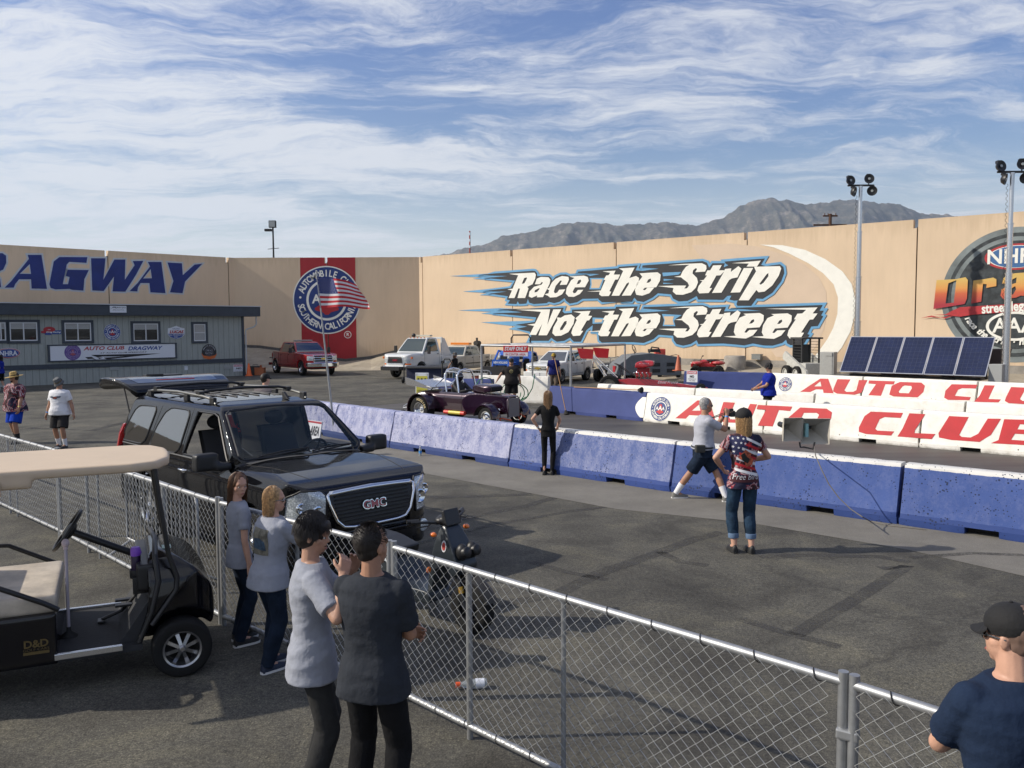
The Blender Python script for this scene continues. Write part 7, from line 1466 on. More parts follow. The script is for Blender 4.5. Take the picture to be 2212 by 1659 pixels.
    if hair in ('short', 'crop', 'mop') and 1:
        th = {'short': .004, 'crop': .003, 'mop': .016}[hair]
        ho = shell([((-.024 if hair == 'mop' else -.034, 0, .036), (.090 + th, .078 + th, .096 + th)), ((-.038, 0, -.01), (.066 + th, .070 + th, .075 + th))] + ([((.022, .0, .072), (.066, .074, .042)), ((.055, 0, .066), (.034, .056, .020))] if hair == 'mop' else []), 'hair', hm_, min(vox, .008))
        if vox < .008 and not hat:
            def fn(u, a, c):
                th_ = u * 2 * PI * 7.13; ph = .15 + 1.45 * a; base = Vector((-.024 + (.092 + th) * math.sin(ph) * math.cos(th_), (.080 + th) * math.sin(ph) * math.sin(th_), .036 + (.098 + th) * math.cos(ph)))
                if base.x > .045 and base.z < .075: return None
                L_ = .055 if hair == 'mop' else .016; dn = Vector((.35 if base.z > .07 else -.15, .3 * math.copysign(1, base.y), -1)) if hair == 'mop' else (base - Vector((-.024, 0, .036))).normalized() + Vector((0, 0, -.5)); dn = dn.normalized() + Vector((a - .5, c - .5, 0)) * .35
                o = (base - Vector((-.02, 0, .03))).normalized() * .004
                return [base, base + dn * L_ * .5 + o * 1.4, base + dn * L_]
            strands(2600 if hair == 'mop' else 1500, fn, 'hair_strands', .0018 if hair == 'mop' else .0012, 3)
    if hair in ('long', 'bob', 'ponytail'):
        shell([((-.022, 0, .036), (.096, .086, .102)), ((-.045, 0, -.02), (.062, .076, .08))], 'hair', hm_, min(vox, .009))
        L0 = {'long': .34, 'bob': .16, 'ponytail': .22}[hair]
        def fn(u, a, c):
            th_ = PI * (.38 + 1.24 * u) + (a - .5) * .1; ph = .25 + .5 * c; pts = []; L_ = L0 * (.75 + .4 * a)
            for j in range(9):
                f_ = j / 8; pp = min(1.75, ph + f_ * 3.2 * (.16 / max(.16, L_)) * 1.6); q = Vector((-.022 + (.100) * math.sin(pp) * math.cos(th_), (.090) * math.sin(pp) * math.sin(th_), .036 + .106 * math.cos(pp)))
                ex_ = max(0, f_ * (L_ + .16) - .17)
                if ex_ > 0: q.z = .01 - ex_; q.x = q.x * (1 - .25 * min(1, ex_ * 5)) - .012 * ex_ * 8; q.y *= 1.02 - .5 * ex_ if hair != 'bob' else 1 + .2 * math.sin(ex_ * 12) - 1.2 * ex_
                w_ = .008 * math.sin(f_ * 9 + a * 20) * f_ + (.014 * math.sin(f_ * 5 + c * 9) * f_ if hair == 'long' else .005 * math.sin(8 * f_ + a * 40)); pts.append((q.x + w_ * .6, q.y + w_, q.z))
            return pts
        strands(900 if vox < .008 else 300, fn, 'hair_strands', .0030 if vox < .008 else .0055, 4)
    if beard: shell([((.045, 0, -.085), (.040, .044, .034)), ((.03, 0, -.07), (.05, .060, .03))], 'beard', beard, .008)
    if hat == 'cap' or hat == 'capback':
        if hair in ('long', 'bob'): HM = HM @ Matrix.Scale(1.12, 4)
        q = MB(); q.ell((-.012, 0, .052), (.104, .092, .088), 24, 14, M=HM); c_ = MB(); c_.box((0, 0, -.9), (3, 3, 1.8), M=HM @ Matrix.Translation((0, 0, .018)) @ Matrix.Rotation(.10, 4, 'Y'))
        me = remesh(q, None, 0, cutters=[c_]); ho = mobj('cap', me, hatm, t, 50); m = MB(); fdir = 1
        rg = [];
        for k in range(13): a = -1.15 + 2.3 * k / 12; x_, y_ = .070 + .105 * math.cos(a) - .03, .083 * math.sin(a) * 1.0; rg.append((x_, y_, .030 - .018 * abs(math.sin(a)) ** 2 - .012 * max(0, x_ - .06) * 10))
        top_ = rg + [(.055, .08, .038), (.080, 0, .048), (.055, -.08, .038)]; n_ = len(top_)
        m.add(top_ + [(a, b_, c - .005) for a, b_, c in top_], [tuple(range(n_)), tuple(range(2 * n_ - 1, n_ - 1, -1))] + [(i, (i + 1) % n_, (i + 1) % n_ + n_, i + n_) for i in range(n_)], M=HM); m.obj('brim', hatm, ho, smooth=40)
        m = MB(); m.ell((-.012, 0, .141), (.008, .008, .005), M=HM); m.obj('button', hatm, ho)
    if hat in ('straw', 'bucket'):
        big_ = hat == 'straw'; R1_ = .20 if big_ else .125; m = MB(); pr = [(.0, .145), (.05, .148), (.075, .135), (.088, .06), (.094, .035), (.13 if big_ else .105, .022), (R1_, .030 if big_ else -.005), (R1_, .024 if big_ else -.012), (.12 if big_ else .10, .012), (.088, .02)]
        m.lathe(pr, (-.008, 0, 0), (0, 0, 1), 36, M=HM @ Matrix.Rotation(.06, 4, 'Y') @ Matrix.Scale(1.06, 4)); ho = m.obj('hat', hatm, t, smooth=50)
        m = MB(); m.lathe([(.097, .045), (.100, .045), (.095, .070), (.092, .070)], (-.008, 0, 0), n=36, M=HM @ Matrix.Rotation(.06, 4, 'Y'), closed=True); m.obj('hat_band', mat('hat band', (.10, .07, .03), .8), ho, smooth=50)
    if glasses:
        m = MB()
        for sg in (1, -1): m.ell((.083, .031 * sg, .002), (.009, .026, .019), 14, 8, M=HM)
        m.tube([(.085, .03, .008), (.09, 0, .010), (.085, -.03, .008)], .003, 6, M=HM)
        for sg in (1, -1): m.tube([(.078, .056 * sg, .008), (.04, .078 * sg, .010), (-.015, .084 * sg, .004)], .0035, 6, M=HM)
        m.obj('sunglasses', GLK, t, smooth=60)
    t['_'] = 0; del t['_']
    return t, dict(HM=HM, wr=wr, el=el, P=P, Nk=Nk, spine=spine, shp=shp, s=s, ank=ank, Ti=Ti, b=b, knee=knee)
def band_at(t, p0, p1, r, m_, name='wristband', w_=.02):
    d = (p1 - p0).normalized(); m = MB(); m.lathe([(r, -w_ / 2), (r + .004, -w_ / 2), (r + .004, w_ / 2), (r, w_ / 2)], p0, d, 18, closed=True); return m.obj(name, m_, t, smooth=50)
def wrist(t, k, i, m_, off=.04, w_=.022): e, w1 = k['el'][i], k['wr'][i]; d = (e - w1).normalized(); return band_at(t, w1 + d * off * k['s'], e, .0285 * k['s'], m_, w_=w_)
def shirt_print(t, name, art, M): 
    sh_ = [c for c in t.children if c.name.startswith('shirt')][0]; bv = BVHTree.FromPolygons([v.co.copy() for v in sh_.data.vertices], [tuple(p.vertices) for p in sh_.data.polygons]); me = art.mb.mesh(name); bm = bmesh.new(); bm.from_mesh(me); bmesh.ops.triangulate(bm, faces=bm.faces)
    for _ in range(4):
        es = [e for e in bm.edges if e.calc_length() > .025]
        if es: bmesh.ops.subdivide_edges(bm, edges=es, cuts=1); bmesh.ops.triangulate(bm, faces=[f for f in bm.faces if len(f.verts) > 3])
    d = (M.to_3x3() @ Vector((0, 1, 0))).normalized(); dead = []
    for v in bm.verts:
        lv = -v.co.y; q = M @ Vector((v.co.x, -1.0, v.co.z)); h = bv.ray_cast(q, d)
        if h[0] is None: dead.append(v)
        else: v.co = h[0] - d * (.003 + lv)
    bmesh.ops.delete(bm, geom=dead, context='VERTS'); bm.to_mesh(me); bm.free(); shade(me, 180); return link(name, me, sh_)

HG = mat('hair grey', (.26, .255, .25), .6, var=.45, vscale=40); HB = mat('hair brown', (.085, .038, .016), .5, var=.4, vscale=40); HBL = mat('hair blonde', (.36, .22, .10), .5, var=.45, vscale=50); HDK = mat('hair dark', (.012, .008, .006), .6); HDB = mat('hair dark blonde', (.22, .13, .065), .5, var=.4, vscale=45)
GT = cloth('heather grey', (.27, .285, .33)); CT_ = cloth('charcoal', (.030, .034, .042)); NV = cloth('navy', (.013, .024, .052)); BKC = cloth('black', (.010, .010, .011)); WHT = cloth('white', (.68, .68, .70), .04); DEN = cloth('dark denim', (.011, .019, .036), .35); DE2 = cloth('denim', (.020, .042, .075), .4); RBL = cloth('royal blue', (.010, .022, .24)); DKG = cloth('dark grey', (.030, .030, .030)); BLS = cloth('bright blue', (.008, .045, .36))
def flagcloth(nm):
    f = NT(nm); y = f.noise(3.2, 3, .6, sc=(1, 1, .8), dist=1.5); r_ = f.ramp(y, [(.36, (.008, .008, .028)), (.45, (.012, .012, .04)), (.47, (.28, .01, .02)), (.505, (.40, .40, .42)), (.53, (.22, .01, .02)), (.56, (.03, .008, .012)), (.72, (.008, .008, .02))]); f.col(r_); f.set(Roughness=.9); return f.m
FLC = flagcloth('patterned flag shirt')
SHB = mat('shoe black', (.012, .012, .012), .6); SHN = mat('shoe navy', (.012, .020, .045), .6); SHG = mat('shoe grey', (.16, .155, .14), .7); SOW = mat('sole white', (.62, .62, .62), .6); SKW = mat('sock white', (.70, .70, .72), .9); SKB = mat('sock black', (.012, .012, .012), .9)
CPB = mat('cap black', (.008, .008, .009), .85, bump=.2); GC = mat('cap grey', (.10, .105, .11), .9, var=.35, vscale=25); STW = mat('straw', (.40, .28, .10), .8, var=.25, vscale=40, bump=.4)
def P2(x, y, Y): q = DP(x, y, Y); return (q.x, Y)
# --- the two standing women and two men at the fence
q = G(518, 1388); t, k = person('girl with long brown hair in grey T-shirt at the fence, looking over her shoulder', (q.x, q.y), R_(42), s=.885, b=.78, female=True, skin=SK1, top=GT, bottom=DEN, shoes=SHB, sole=SOW, vox=.0065, feet=[(.04, .07), (-.02, -.10)], hands=[(.10, .22, .84), (.02, -.24, .80)], elbows=[(-1, .3, 0), (-1, -.2, 0)], head=(R_(-88), R_(6)), hair='long', hairm=HB, hem=.80, sleeve=.5)
q = G(592, 1440); fw_ = lambda x, y, z: ('w', G(x, y, z))
t, k = person('woman with short blonde hair and sunglasses leaning her arms on the fence', (q.x, q.y), R_(48), s=.872, b=1.13, belly=.03, female=True, skin=SK1, top=GT, bottom=DEN, shoes=SHN, sole=SOW, vox=.0065, lean=R_(7), feet=[(.03, .09), (-.10, -.08)], hands=[(.44, .10, 1.13), (.42, -.05, 1.15)], elbows=[(.2, .6, -.8), (.1, -.9, -.6)], curl=(.5, .5), palm=[(0, 0, -1), (0, 0, -1)], head=(R_(-42), R_(3)), hair='bob', hairm=HBL, glasses=True, hem=.80, loose=1.2)
A = Art(.0015); A.level(1).poly([(-.10, -.11), (.09, -.11), (.10, -.02), (.09, .10), (-.09, .11), (-.10, 0)], mat('print olive', (.14, .13, .10), .8, var=.5, vscale=18)); A.level(2).poly([(-.08, -.06), (.08, -.07), (.07, .0), (.02, .03), (-.07, .02)], mat('print blue', (.03, .06, .10), .7, var=.4, vscale=30))
shirt_print(t, 'back_print', A, Matrix.Translation(k['spine'](1.26)) @ Matrix.Rotation(R_(-90), 4, 'Z') @ Matrix.Translation((.02, 0, 0)))
gm_ = G(690, 1775); pA_ = DP(700, 1112, 5.0)
t, k = person('young man with thick dark hair in pale grey T-shirt, face turned right', (pA_.x - .06, 4.98), R_(18), s=1.0, b=.85, skin=SKIN('light tan', (.42, .24, .165)), top=GT, bottom=DKG, shoes=SHB, vox=.0058, lean=R_(1), feet=[(.0, .10), (-.05, -.12)], hands=[('w', DP(764, 1226, 5.02)), ('w', DP(742, 1242, 4.80))], elbows=[(.1, .5, -1), (-.6, -.5, -1)], curl=(.35, .45), palm=[(-.3, -1, -.2), (-.3, 1, -.3)], head=(R_(-22), R_(12)), hair='mop', hem=.78, sleeve=.62, loose=1.4, amp=.0045, beard=None)
m = MB(); m.ell((.083, 0, -.052), (.008, .026, .005), 12, 6, M=k['HM']); m.ell((.068, 0, -.096), (.012, .020, .014), 12, 6, M=k['HM']); m.obj('stubble', mat('stubble', (.10, .055, .04), .8), t, smooth=180)
pA_ = DP(803, 1137, 4.7)
t, k = person('man with cropped dark hair in charcoal T-shirt standing with folded arms, seen from behind', (pA_.x, 4.68), R_(72), s=1.0, b=.97, skin=SK2, top=CT_, bottom=BKC, shoes=SHB, vox=.0058, feet=[(.03, .13), (-.03, -.13)], hands=[(.20, -.10, 1.09), (.18, .05, 1.16)], elbows=[(-.1, 1, -.5), (-.3, -1, -.35)], curl=(.6, .6), palm=[(-1, 0, 0), (-1, 0, 0)], head=(R_(-25), R_(2)), hair='crop', hem=.79, sleeve=.62, loose=1.3, amp=.004)
q = Vector(k['wr'][0]); m = MB(); lw_ = k['P']; 
m.tube([k['Nk'] + Vector((.052 * math.cos(a), .062 * math.sin(a), -.005 + .012 * math.sin(a))) for a in [2 * PI * j / 20 for j in range(20)]], .0025, 5, closed=True); m.obj('necklace', RUB, t)
m = MB(); m.box(k['P'] + Vector((-.138, .03, -.045)), (.004, .012, .03)); m.obj('pocket_tab', WHT, t)
pA_ = DP(2202, 1300, 3.25); t, k = person('man in black cap, sunglasses and navy T-shirt at the bottom right corner, seen from behind', (pA_.x, 3.22), R_(100), s=1.0, b=1.22, skin=SK1, top=NV, bottom=DKG, shoes=SHB, vox=.006, lean=R_(6), feet=[(.0, .14), (-.03, -.14)], hands=[(.33, -.02, 1.12), (.33, -.12, 1.10)], elbows=[(-.2, 1, -.5), (-.2, -1, -.4)], palm=[(0, 0, -1), (0, 0, -1)], head=(R_(32), R_(4)), hair='crop', hairm=mat('shaved hair', (.16, .10, .075), .7), hat='cap', hatm=CPB, glasses=True, hem=.80, sleeve=.60, loose=1.3, amp=.004)
# --- photographer and friends by the near barrier
f1, f2 = G(1462, 1076), G(1572, 1084); c_ = (f1 + f2) / 2; rz_ = R_(8)
cam_p = DP(1612, 912, 13.35)
t, k = person('grey-haired photographer in grey T-shirt and denim shorts in a wide stance aiming a camera', (c_.x, c_.y), rz_, s=1.02, b=1.10, belly=.02, skin=SK2, top=cloth('pale grey', (.36, .37, .42)), bottom=DEN, shoes=SHG, sole=SOW, vox=.0095, leanY=.0, lean=R_(4), feet=[('w', f2), ('w', f1)], hands=[(.40, .07, 1.36), (.36, -.10, 1.38)], elbows=[(.1, .5, -1), (.1, -.4, -1)], curl=(.6, .6), palm=[(0, -1, 0), (0, 1, 0)], head=(0, R_(2)), hair='short', hairm=HG, glasses=True, legs='short', socks=SKW, hem=.93, sleeve=.55, knees=[(1, .0, .0), (.6, .3, .3)], waist=1.0)
wrist(t, k, 1, mat('wristband blue', (.03, .25, .65), .5)); wrist(t, k, 0, SHB); m = MB()
rg = [k['spine'](.965) + Vector((.168 * math.cos(a), .222 * math.sin(a), 0)) * 1.0 for a in [2 * PI * j / 32 for j in range(32)]]; m.tube(rg, .017, 6, closed=True); m.obj('belt', SHB, t, smooth=50); m = MB(); m.box(k['spine'](.96) + Vector((-.12, -.20, 0)), (.16, .09, .12)); m.obj('belt_pouch', mat('pouch', (.04, .04, .035), .8), t, bevel=.02)
hc = (Vector(k['wr'][0]) + Vector(k['wr'][1])) / 2 + Vector((.09, 0, .02)); wp = k['Ti'].inverted() @ hc
ct = thing('camera', 'black camera with telephoto lens held by the grey-haired photographer', 'camera', wp, rz_); m = MB(); m.box((0, 0, 0), (.08, .15, .10)); m.box((0, 0, .06), (.06, .06, .04)); m.obj('body', SHB, ct, bevel=.012); m = MB(); m.lathe([(.033, .03), (.036, .08), (.042, .16), (.048, .20), (.048, .23), (.04, .23), (.038, .2), (0, .2)], (0, 0, -.01), (1, 0, 0), 24); m.obj('lens', SHB, ct, smooth=40)
m = MB(); n0 = k['Nk']; m.tube([hc + Vector((0, -.07, .04)), n0 + Vector((.12, -.06, -.03)), n0 + Vector((-.02, -.07, .02)), n0 + Vector((-.06, 0, .03)), n0 + Vector((-.02, .07, .02)), n0 + Vector((.12, .05, -.04)), hc + Vector((0, .07, .04))], .008, 6); m.obj('neck_strap', mat('strap brown', (.20, .12, .08), .8), t)
q = G(1603, 1193); t, k = person('woman in black cap, starry flag T-shirt reading Free Bird and cuffed jeans, seen from behind', (q.x, q.y), R_(92), s=1.03, b=1.0, female=True, skin=SK1, top=FLC, bottom=DE2, shoes=SHB, vox=.0085, legs='capri', feet=[(.02, .10), (-.02, -.10)], hands=[(.14, .22, 1.02), (.22, -.14, 1.10)], elbows=[(-.5, 1, -.3), (-.2, -1, -.5)], head=(R_(-4), 0), hair='long', hairm=HBL, hat='cap', hatm=CPB, hem=.80, sleeve=.42, amp=.004)
A = Art(.0015); WP = mat('print white', (.62, .62, .65), .8); RP = mat('print red', (.40, .012, .02), .8); NP_ = mat('print navy', (.015, .018, .07), .8); DR = mat('print maroon', (.05, .008, .014), .8)
A.level(1).poly([(-.20, .02), (.0, .02), (.0, .25), (-.20, .25)], NP_); A.poly([(-.20, -.32), (.20, -.32), (.20, -.24), (-.20, -.24)], DR)
for j in range(7): x0 = .0; z0 = .24 - j * .062; A.level(2).poly([(x0 - .03 * j, z0), (.21, z0 - .10), (.21, z0 - .135), (x0 - .03 * j, z0 - .033)], WP if j % 2 == 0 else RP)
def star(A, x, z, r, m_): A.poly([(x + (r if j % 2 == 0 else r * .42) * math.cos(PI / 2 + PI * j / 5), z + (r if j % 2 == 0 else r * .42) * math.sin(PI / 2 + PI * j / 5)) for j in range(10)], m_)
A.level(3)
for x, z in ((-.16, .22), (-.10, .23), (-.04, .22), (-.13, .17), (-.07, .17), (-.02, .16), (-.10, .11), (-.04, .10), (-.16, .12), (-.15, .06)): star(A, x, z, .018, WP)
A.poly([(-.06, .04), (-.02, .09), (.02, .06), (.06, .04), (.05, 0), (.09, -.04), (.08, -.10), (.0, -.13), (-.03, -.06), (-.10, -.02)], mat('print orange', (.35, .08, .04), .8, var=.5, vscale=30)); A.level(4).poly([(-.07, .02), (-.03, .05), (.0, .0), (.04, -.03), (.02, -.09), (-.05, -.05)], SHB)
A.level(4); fit_text(A, 'Free Bird', WP, -.165, .165, -.285, -.215, shear=.35, bold=-.01)
shirt_print(t, 'shirt_print', A, Matrix.Translation(k['spine'](1.20)) @ Matrix.Rotation(R_(-90), 4, 'Z'))
q = G(1184, 1026); t, k = person('woman dressed all in black with long hair leaning one hand on the blue barrier', (q.x, q.y), R_(80), s=.925, b=.90, female=True, skin=SK1, top=BKC, bottom=BKC, shoes=SHB, vox=.0095, legs='leggings', feet=[(.0, .075), (.02, -.08)], hands=[(.02, .20, .97), (.30, -.16, .96)], elbows=[(-.7, 1, 0), (-.3, -1, -.2)], palm=[(0, -1, 0), (0, 0, -1)], head=(R_(-8), 0), hair='long', hairm=HDB, hem=.93, sleeve=.45, loose=.5, amp=.003)
wrist(t, k, 0, WSH)
# --- the official between the barriers
pA_ = DP(1662, 780, 24.2); t, k = person('official in royal blue shirt, black cap and headset standing between the white barriers', (pA_.x, 24.2), R_(178), s=1.02, b=1.22, belly=.05, skin=SK2, top=RBL, bottom=BKC, shoes=SHB, vox=.012, hands=[(.36, .14, 1.05), (.38, -.10, 1.03)], elbows=[(-.5, .3, -1), (-.5, -.3, -1)], curl=(.4, .5), head=(0, R_(8)), hair='crop', hat='cap', hatm=CPB, glasses=True, hem=.84, loose=1.4)
wrist(t, k, 0, mat('wristband orange', (.6, .09, .03), .5)); m = MB()
for sg in (1, -1): m.lathe([(.038, -.014), (.042, 0), (.034, .016), (0, .016)], (-.006, .088 * sg, -.008), (0, sg, 0), 18, M=k['HM'])
m.tube([(-.006, .1, .02), (-.012, .075, .12), (-.012, 0, .148), (-.012, -.075, .12), (-.006, -.1, .02)], .008, 6, M=k['HM']); m.obj('headset', SHB, t, smooth=50)
# --- people further back
q = P2(1105, 868, 29.9); t, k = person('heavy man in black T-shirt with yellow chest logo and black shorts behind the roadster', (q[0], 29.9), R_(-92), s=.99, b=1.38, belly=.06, skin=SK2, top=cloth('washed black', (.022, .020, .020)), bottom=BKC, shoes=SHB, vox=.013, legs='short', socks=SKB, hands=[(.05, .33, .85), (.10, -.52, .95)], elbows=[(-1, .3, 0), (-.3, -1, 0)], head=(R_(12), R_(10)), hair='crop', hat='cap', hatm=CPB, hem=.84, loose=1.4, beard=HDK)
A = Art(.002); A.level(1).poly(ellipse2d(0, 0, .062, .062, 24), mat('logo yellow', (.5, .42, .16), .7)); A.level(2).poly(ellipse2d(0, 0, .05, .05, 24), SHB); A.level(3); A.text('30', mat('logo yellow', (.5, .42, .16), .7), 0, 0, .05); shirt_print(t, 'chest_logo', A, Matrix.Translation(k['spine'](1.30)) @ Matrix.Rotation(R_(90), 4, 'Z')); wrist(t, k, 0, mat('wristband yellow', (.6, .5, .1), .5))
q = P2(1196, 850, 35.8); t, k = person('man in dark blue shirt, yellow cap and ear defenders behind the middle barriers', (q[0], 35.8), R_(-98), s=.985, b=1.12, belly=.03, skin=SK2, top=cloth('deep blue', (.010, .014, .10)), bottom=cloth('khaki', (.13, .10, .075)), shoes=SHB, vox=.013, hands=[(.05, .29, .86), (.05, -.30, .84)], head=(R_(-38), R_(4)), hair='crop', hat='cap', hatm=mat('cap yellow', (.35, .24, .03), .8), hem=.84, loose=1.3)
m = MB()
for sg in (1, -1): m.lathe([(.038, -.014), (.042, 0), (.034, .016), (0, .016)], (-.006, .088 * sg, -.008), (0, sg, 0), 18, M=k['HM'])
m.tube([(-.006, .1, .02), (-.012, .075, .12), (-.012, 0, .15), (-.012, -.075, .12), (-.006, -.1, .02)], .008, 6, M=k['HM']); m.obj('ear_defenders', SHB, t, smooth=50)
q = P2(983, 800, 40); t, k = person('woman in sun hat, black top and jeans walking past the beige pickup', (q[0], 40), R_(-35), s=.94, b=.92, female=True, skin=SK2, top=BKC, bottom=cloth('light denim', (.05, .12, .20)), shoes=SHB, vox=.014, hands=[(-.10, .20, .85), (-.28, -.22, .92)], feet=[(.15, .08), (-.15, -.08)], head=(R_(12), 0), hair='bob', hairm=HB, hat='bucket', hatm=GC, glasses=True, sleeve=.25, loose=.7)
q = P2(574, 850, 18.8); t, k = person('man in grey-brown T-shirt and black cap standing behind the black vehicle, back turned', (q[0], 18.8), R_(80), s=1.05, b=1.16, skin=SK1, top=cloth('warm grey', (.13, .115, .12)), bottom=BKC, shoes=SHB, vox=.012, head=(R_(-30), 0), hair='crop', hat='cap', hatm=CPB, hem=.84, loose=1.3)
q = G(133, 968); t, k = person('man in white T-shirt, dark shorts and grey hat looking down as he walks', (q.x, q.y), R_(-96), s=.955, b=1.26, belly=.05, skin=SK2, top=WHT, bottom=cloth('charcoal shorts', (.028, .026, .026)), shoes=SHB, vox=.0105, legs='short', socks=SKW, feet=[(.06, .13), (-.06, -.12)], hands=[(.0, .37, .83), (.06, -.34, .80)], head=(R_(-20), R_(32)), hair='short', hairm=HDK, hat='bucket', hatm=GC, hem=.84, loose=1.4)
A = Art(.002); LG = mat('print slate', (.08, .10, .14), .8, var=.5, vscale=60); A.level(1).poly([(-.15, .01), (-.09, .04), (-.03, .02), (.05, .035), (.14, .04), (.12, .0), (.06, -.01), (.03, -.035), (-.04, -.035), (-.08, -.012)], LG); A.level(2).poly([(-.045, -.02), (.03, -.02), (.05, .015), (-.05, .015)], mat('print orange', (.35, .08, .04), .8, var=.5, vscale=30)); shirt_print(t, 'chest_print', A, Matrix.Translation(k['spine'](1.28)) @ Matrix.Rotation(R_(90), 4, 'Z')); wrist(t, k, 1, mat('wristband blue', (.03, .25, .65), .5))
q = G(38, 957); t, k = person('large man in straw hat, flag-patterned shirt and bright blue shorts', (q.x, q.y), R_(-112), s=1.01, b=1.40, belly=.07, skin=SK2, top=FLC, bottom=BLS, shoes=SHB, vox=.0105, legs='short', socks=SKB, feet=[(.10, .12), (-.08, -.12)], hands=[(.18, .33, .88), (-.06, -.36, .82)], head=(R_(-35), R_(6)), hair='short', hat='straw', hatm=STW, hem=.80, loose=1.7, sleeve=.72, beard=HDK); wrist(t, k, 0, mat('wristband yellow', (.6, .5, .1), .5))
q = G(4, 845); t, k = person('person in blue T-shirt, blue cap and black shorts at the left edge by the office', (q.x, q.y), R_(185), s=.95, b=1.0, female=True, skin=SK1, top=RBL, bottom=BKC, shoes=SHG, vox=.014, legs='short', socks=SKW, feet=[(.10, .08), (-.10, -.08)], hands=[(.2, .15, 1.0), (.2, -.15, 1.0)], hair='ponytail', hairm=HDK, hat='cap', hatm=RBL)
# ================================================================== FENCE
ftop = [(-320, 850), (0, 937), (122, 972), (355, 1042), (470, 1082), (740, 1155), (851, 1180), (1016, 1227), (1213, 1290), (1822, 1468), (1846, 1476), (2062, 1545), (2300, 1622)]
FP = [G(x, y, 1.2) for x, y in ftop]; FP = [Vector((q.x, q.y)) for q in FP]
WIR = mat('fence wire', (.50, .51, .50), .45, .5)
def fence_panel(p0, p1, label, mids=()):
    d = p1 - p0; Ln = d.length; t = thing('chain_link_fence', label, 'fence', (p0.x, p0.y, 0), math.atan2(d.y, d.x), 'chain-link fence panels'); zt_, zb_ = 1.19, .09; 
    for nm, z_ in (('top_rail', zt_), ('bottom_rail', zb_)): m = MB(); m.cyl((.0, 0, z_), (Ln, 0, z_), .024, n=12); m.obj(nm, STL, t, smooth=50)
    for x_, r_ in [(.0, .024), (Ln, .024)] + list(mids): m = MB(); m.cyl((x_, 0, .0), (x_, 0, zt_ + (.05 if x_ in (.0, Ln) else -.02)), r_, n=12); m.obj('post', STL, t, smooth=50)
    w_, h_ = .090, .080; nw = int(Ln / (w_ / 2)) - 1; nl = int((zt_ - zb_) / (h_ / 2)); m = MB()
    for k in range(nw):
        pts = []; jx_ = random.uniform(-.003, .003)
        for j in range(nl + 1): ph = (j + k) % 2; pts.append((.02 + (k + ph) * w_ / 2 + jx_, (.0025 if ph else -.0025) - .022, zb_ + (zt_ - zb_) * j / nl))
        m.tube(pts, .0020, 3)
    m.obj('chain_link', WIR, t)
    n = int(Ln / .30)
    for z_ in (zt_, zb_):
        for k in range(n): m = MB(); x_ = .15 + k * Ln / n; m.tube([(x_ + .012 * a, .0265 * math.cos(a) - .004, z_ + .0265 * math.sin(a)) for a in [j * .6 for j in range(11)]], .0028, 4); m.obj('tie_wire', RUB, t)
    return t
ln_ = lambda a, b: (b - a).length
pB, pC, pD = FP[4], FP[6], FP[9]
fence_panel(FP[0], FP[2], 'chain-link panel at the far left in front of the man in the straw hat', [(ln_(FP[0], FP[1]) + .45, .017), (ln_(FP[0], FP[1]) + .8, .013)])
fence_panel(FP[2] + (FP[3] - FP[2]).normalized() * .06, FP[4], 'chain-link panel behind the golf cart beside the black vehicle', [(1.1, .022), (1.5, .015), (ln_(FP[2], FP[3]), .024)])
fence_panel(FP[4] + (FP[5] - FP[4]).normalized() * .06, FP[6] - (FP[6] - FP[5]).normalized() * .05, 'chain-link panel the four spectators stand behind', [(1.25, .018)])
fence_panel(FP[6], FP[9], 'chain-link panel crossing the foreground asphalt in front of the scooter', [(ln_(FP[6], FP[7]), .022), (ln_(FP[6], FP[8]), .016)])
t = fence_panel(FP[10], FP[12], 'chain-link panel at the bottom right corner with a sticker on its rail'); m = MB(); xs_ = ln_(FP[10], FP[11]); m.cyl((xs_ - .13, 0, 1.19), (xs_ - .03, 0, 1.19), .0218, n=14); m.obj('sticker', mat('sticker mint', (.45, .60, .52), .5, var=.3, vscale=30), t, smooth=50)
m = MB(); c_ = (FP[9] + FP[10]) / 2; m.box((c_.x, c_.y, .95), (.10, .06, .05), rz=-.6); tag(m.obj('fence_clamp', STL, bevel=.01), 'steel clamp joining the two fence posts at the lower right', 'clamp')
# steel crowd barricades
def barricade(p0, p1, label, h=1.05, z0=.18, cloth_=None):
    d = p1 - p0; Ln = d.length; t = thing('crowd_barricade', label, 'barricade', (p0.x, p0.y, 0), math.atan2(d.y, d.x)); m = MB(); m.tube([(.0, 0, z0), (0, 0, h - .12), (.04, 0, h - .03), (.14, 0, h), (Ln - .14, 0, h), (Ln - .04, 0, h - .03), (Ln, 0, h - .12), (Ln, 0, z0)], .019, 8, closed=True); m.obj('frame', STL, t, smooth=60)
    n = int(Ln / .12)
    for k in range(1, n): m = MB(); m.cyl((Ln * k / n, 0, z0), (Ln * k / n, 0, h), .008, n=6); m.obj('bar', STL, t)
    for x_ in (.12, Ln - .12): m = MB(); m.tube([(x_, -.30, .01), (x_, 0, z0), (x_, .30, .01)], .018, 6); m.obj('foot', STL, t)
    return t, Ln
a_ = G(276, 1159, .2); b_ = G(430, 1235, .2); barricade(Vector((a_.x, a_.y)), Vector((b_.x, b_.y)), 'steel crowd barricade standing behind the fence next to the black vehicle')
a_ = DP(965, 790, 34.5); b_ = DP(1060, 790, 34.0); tb, Ln = barricade(Vector((a_.x, a_.y)), Vector((b_.x, b_.y)), 'steel crowd barricade with a white banner behind the purple roadster', 1.1); m = MB(); m.box((Ln * .62, -.03, .72), (Ln * .62, .01, .55)); m.obj('banner', mat('banner white', (.50, .50, .50), .7, var=.15), tb)

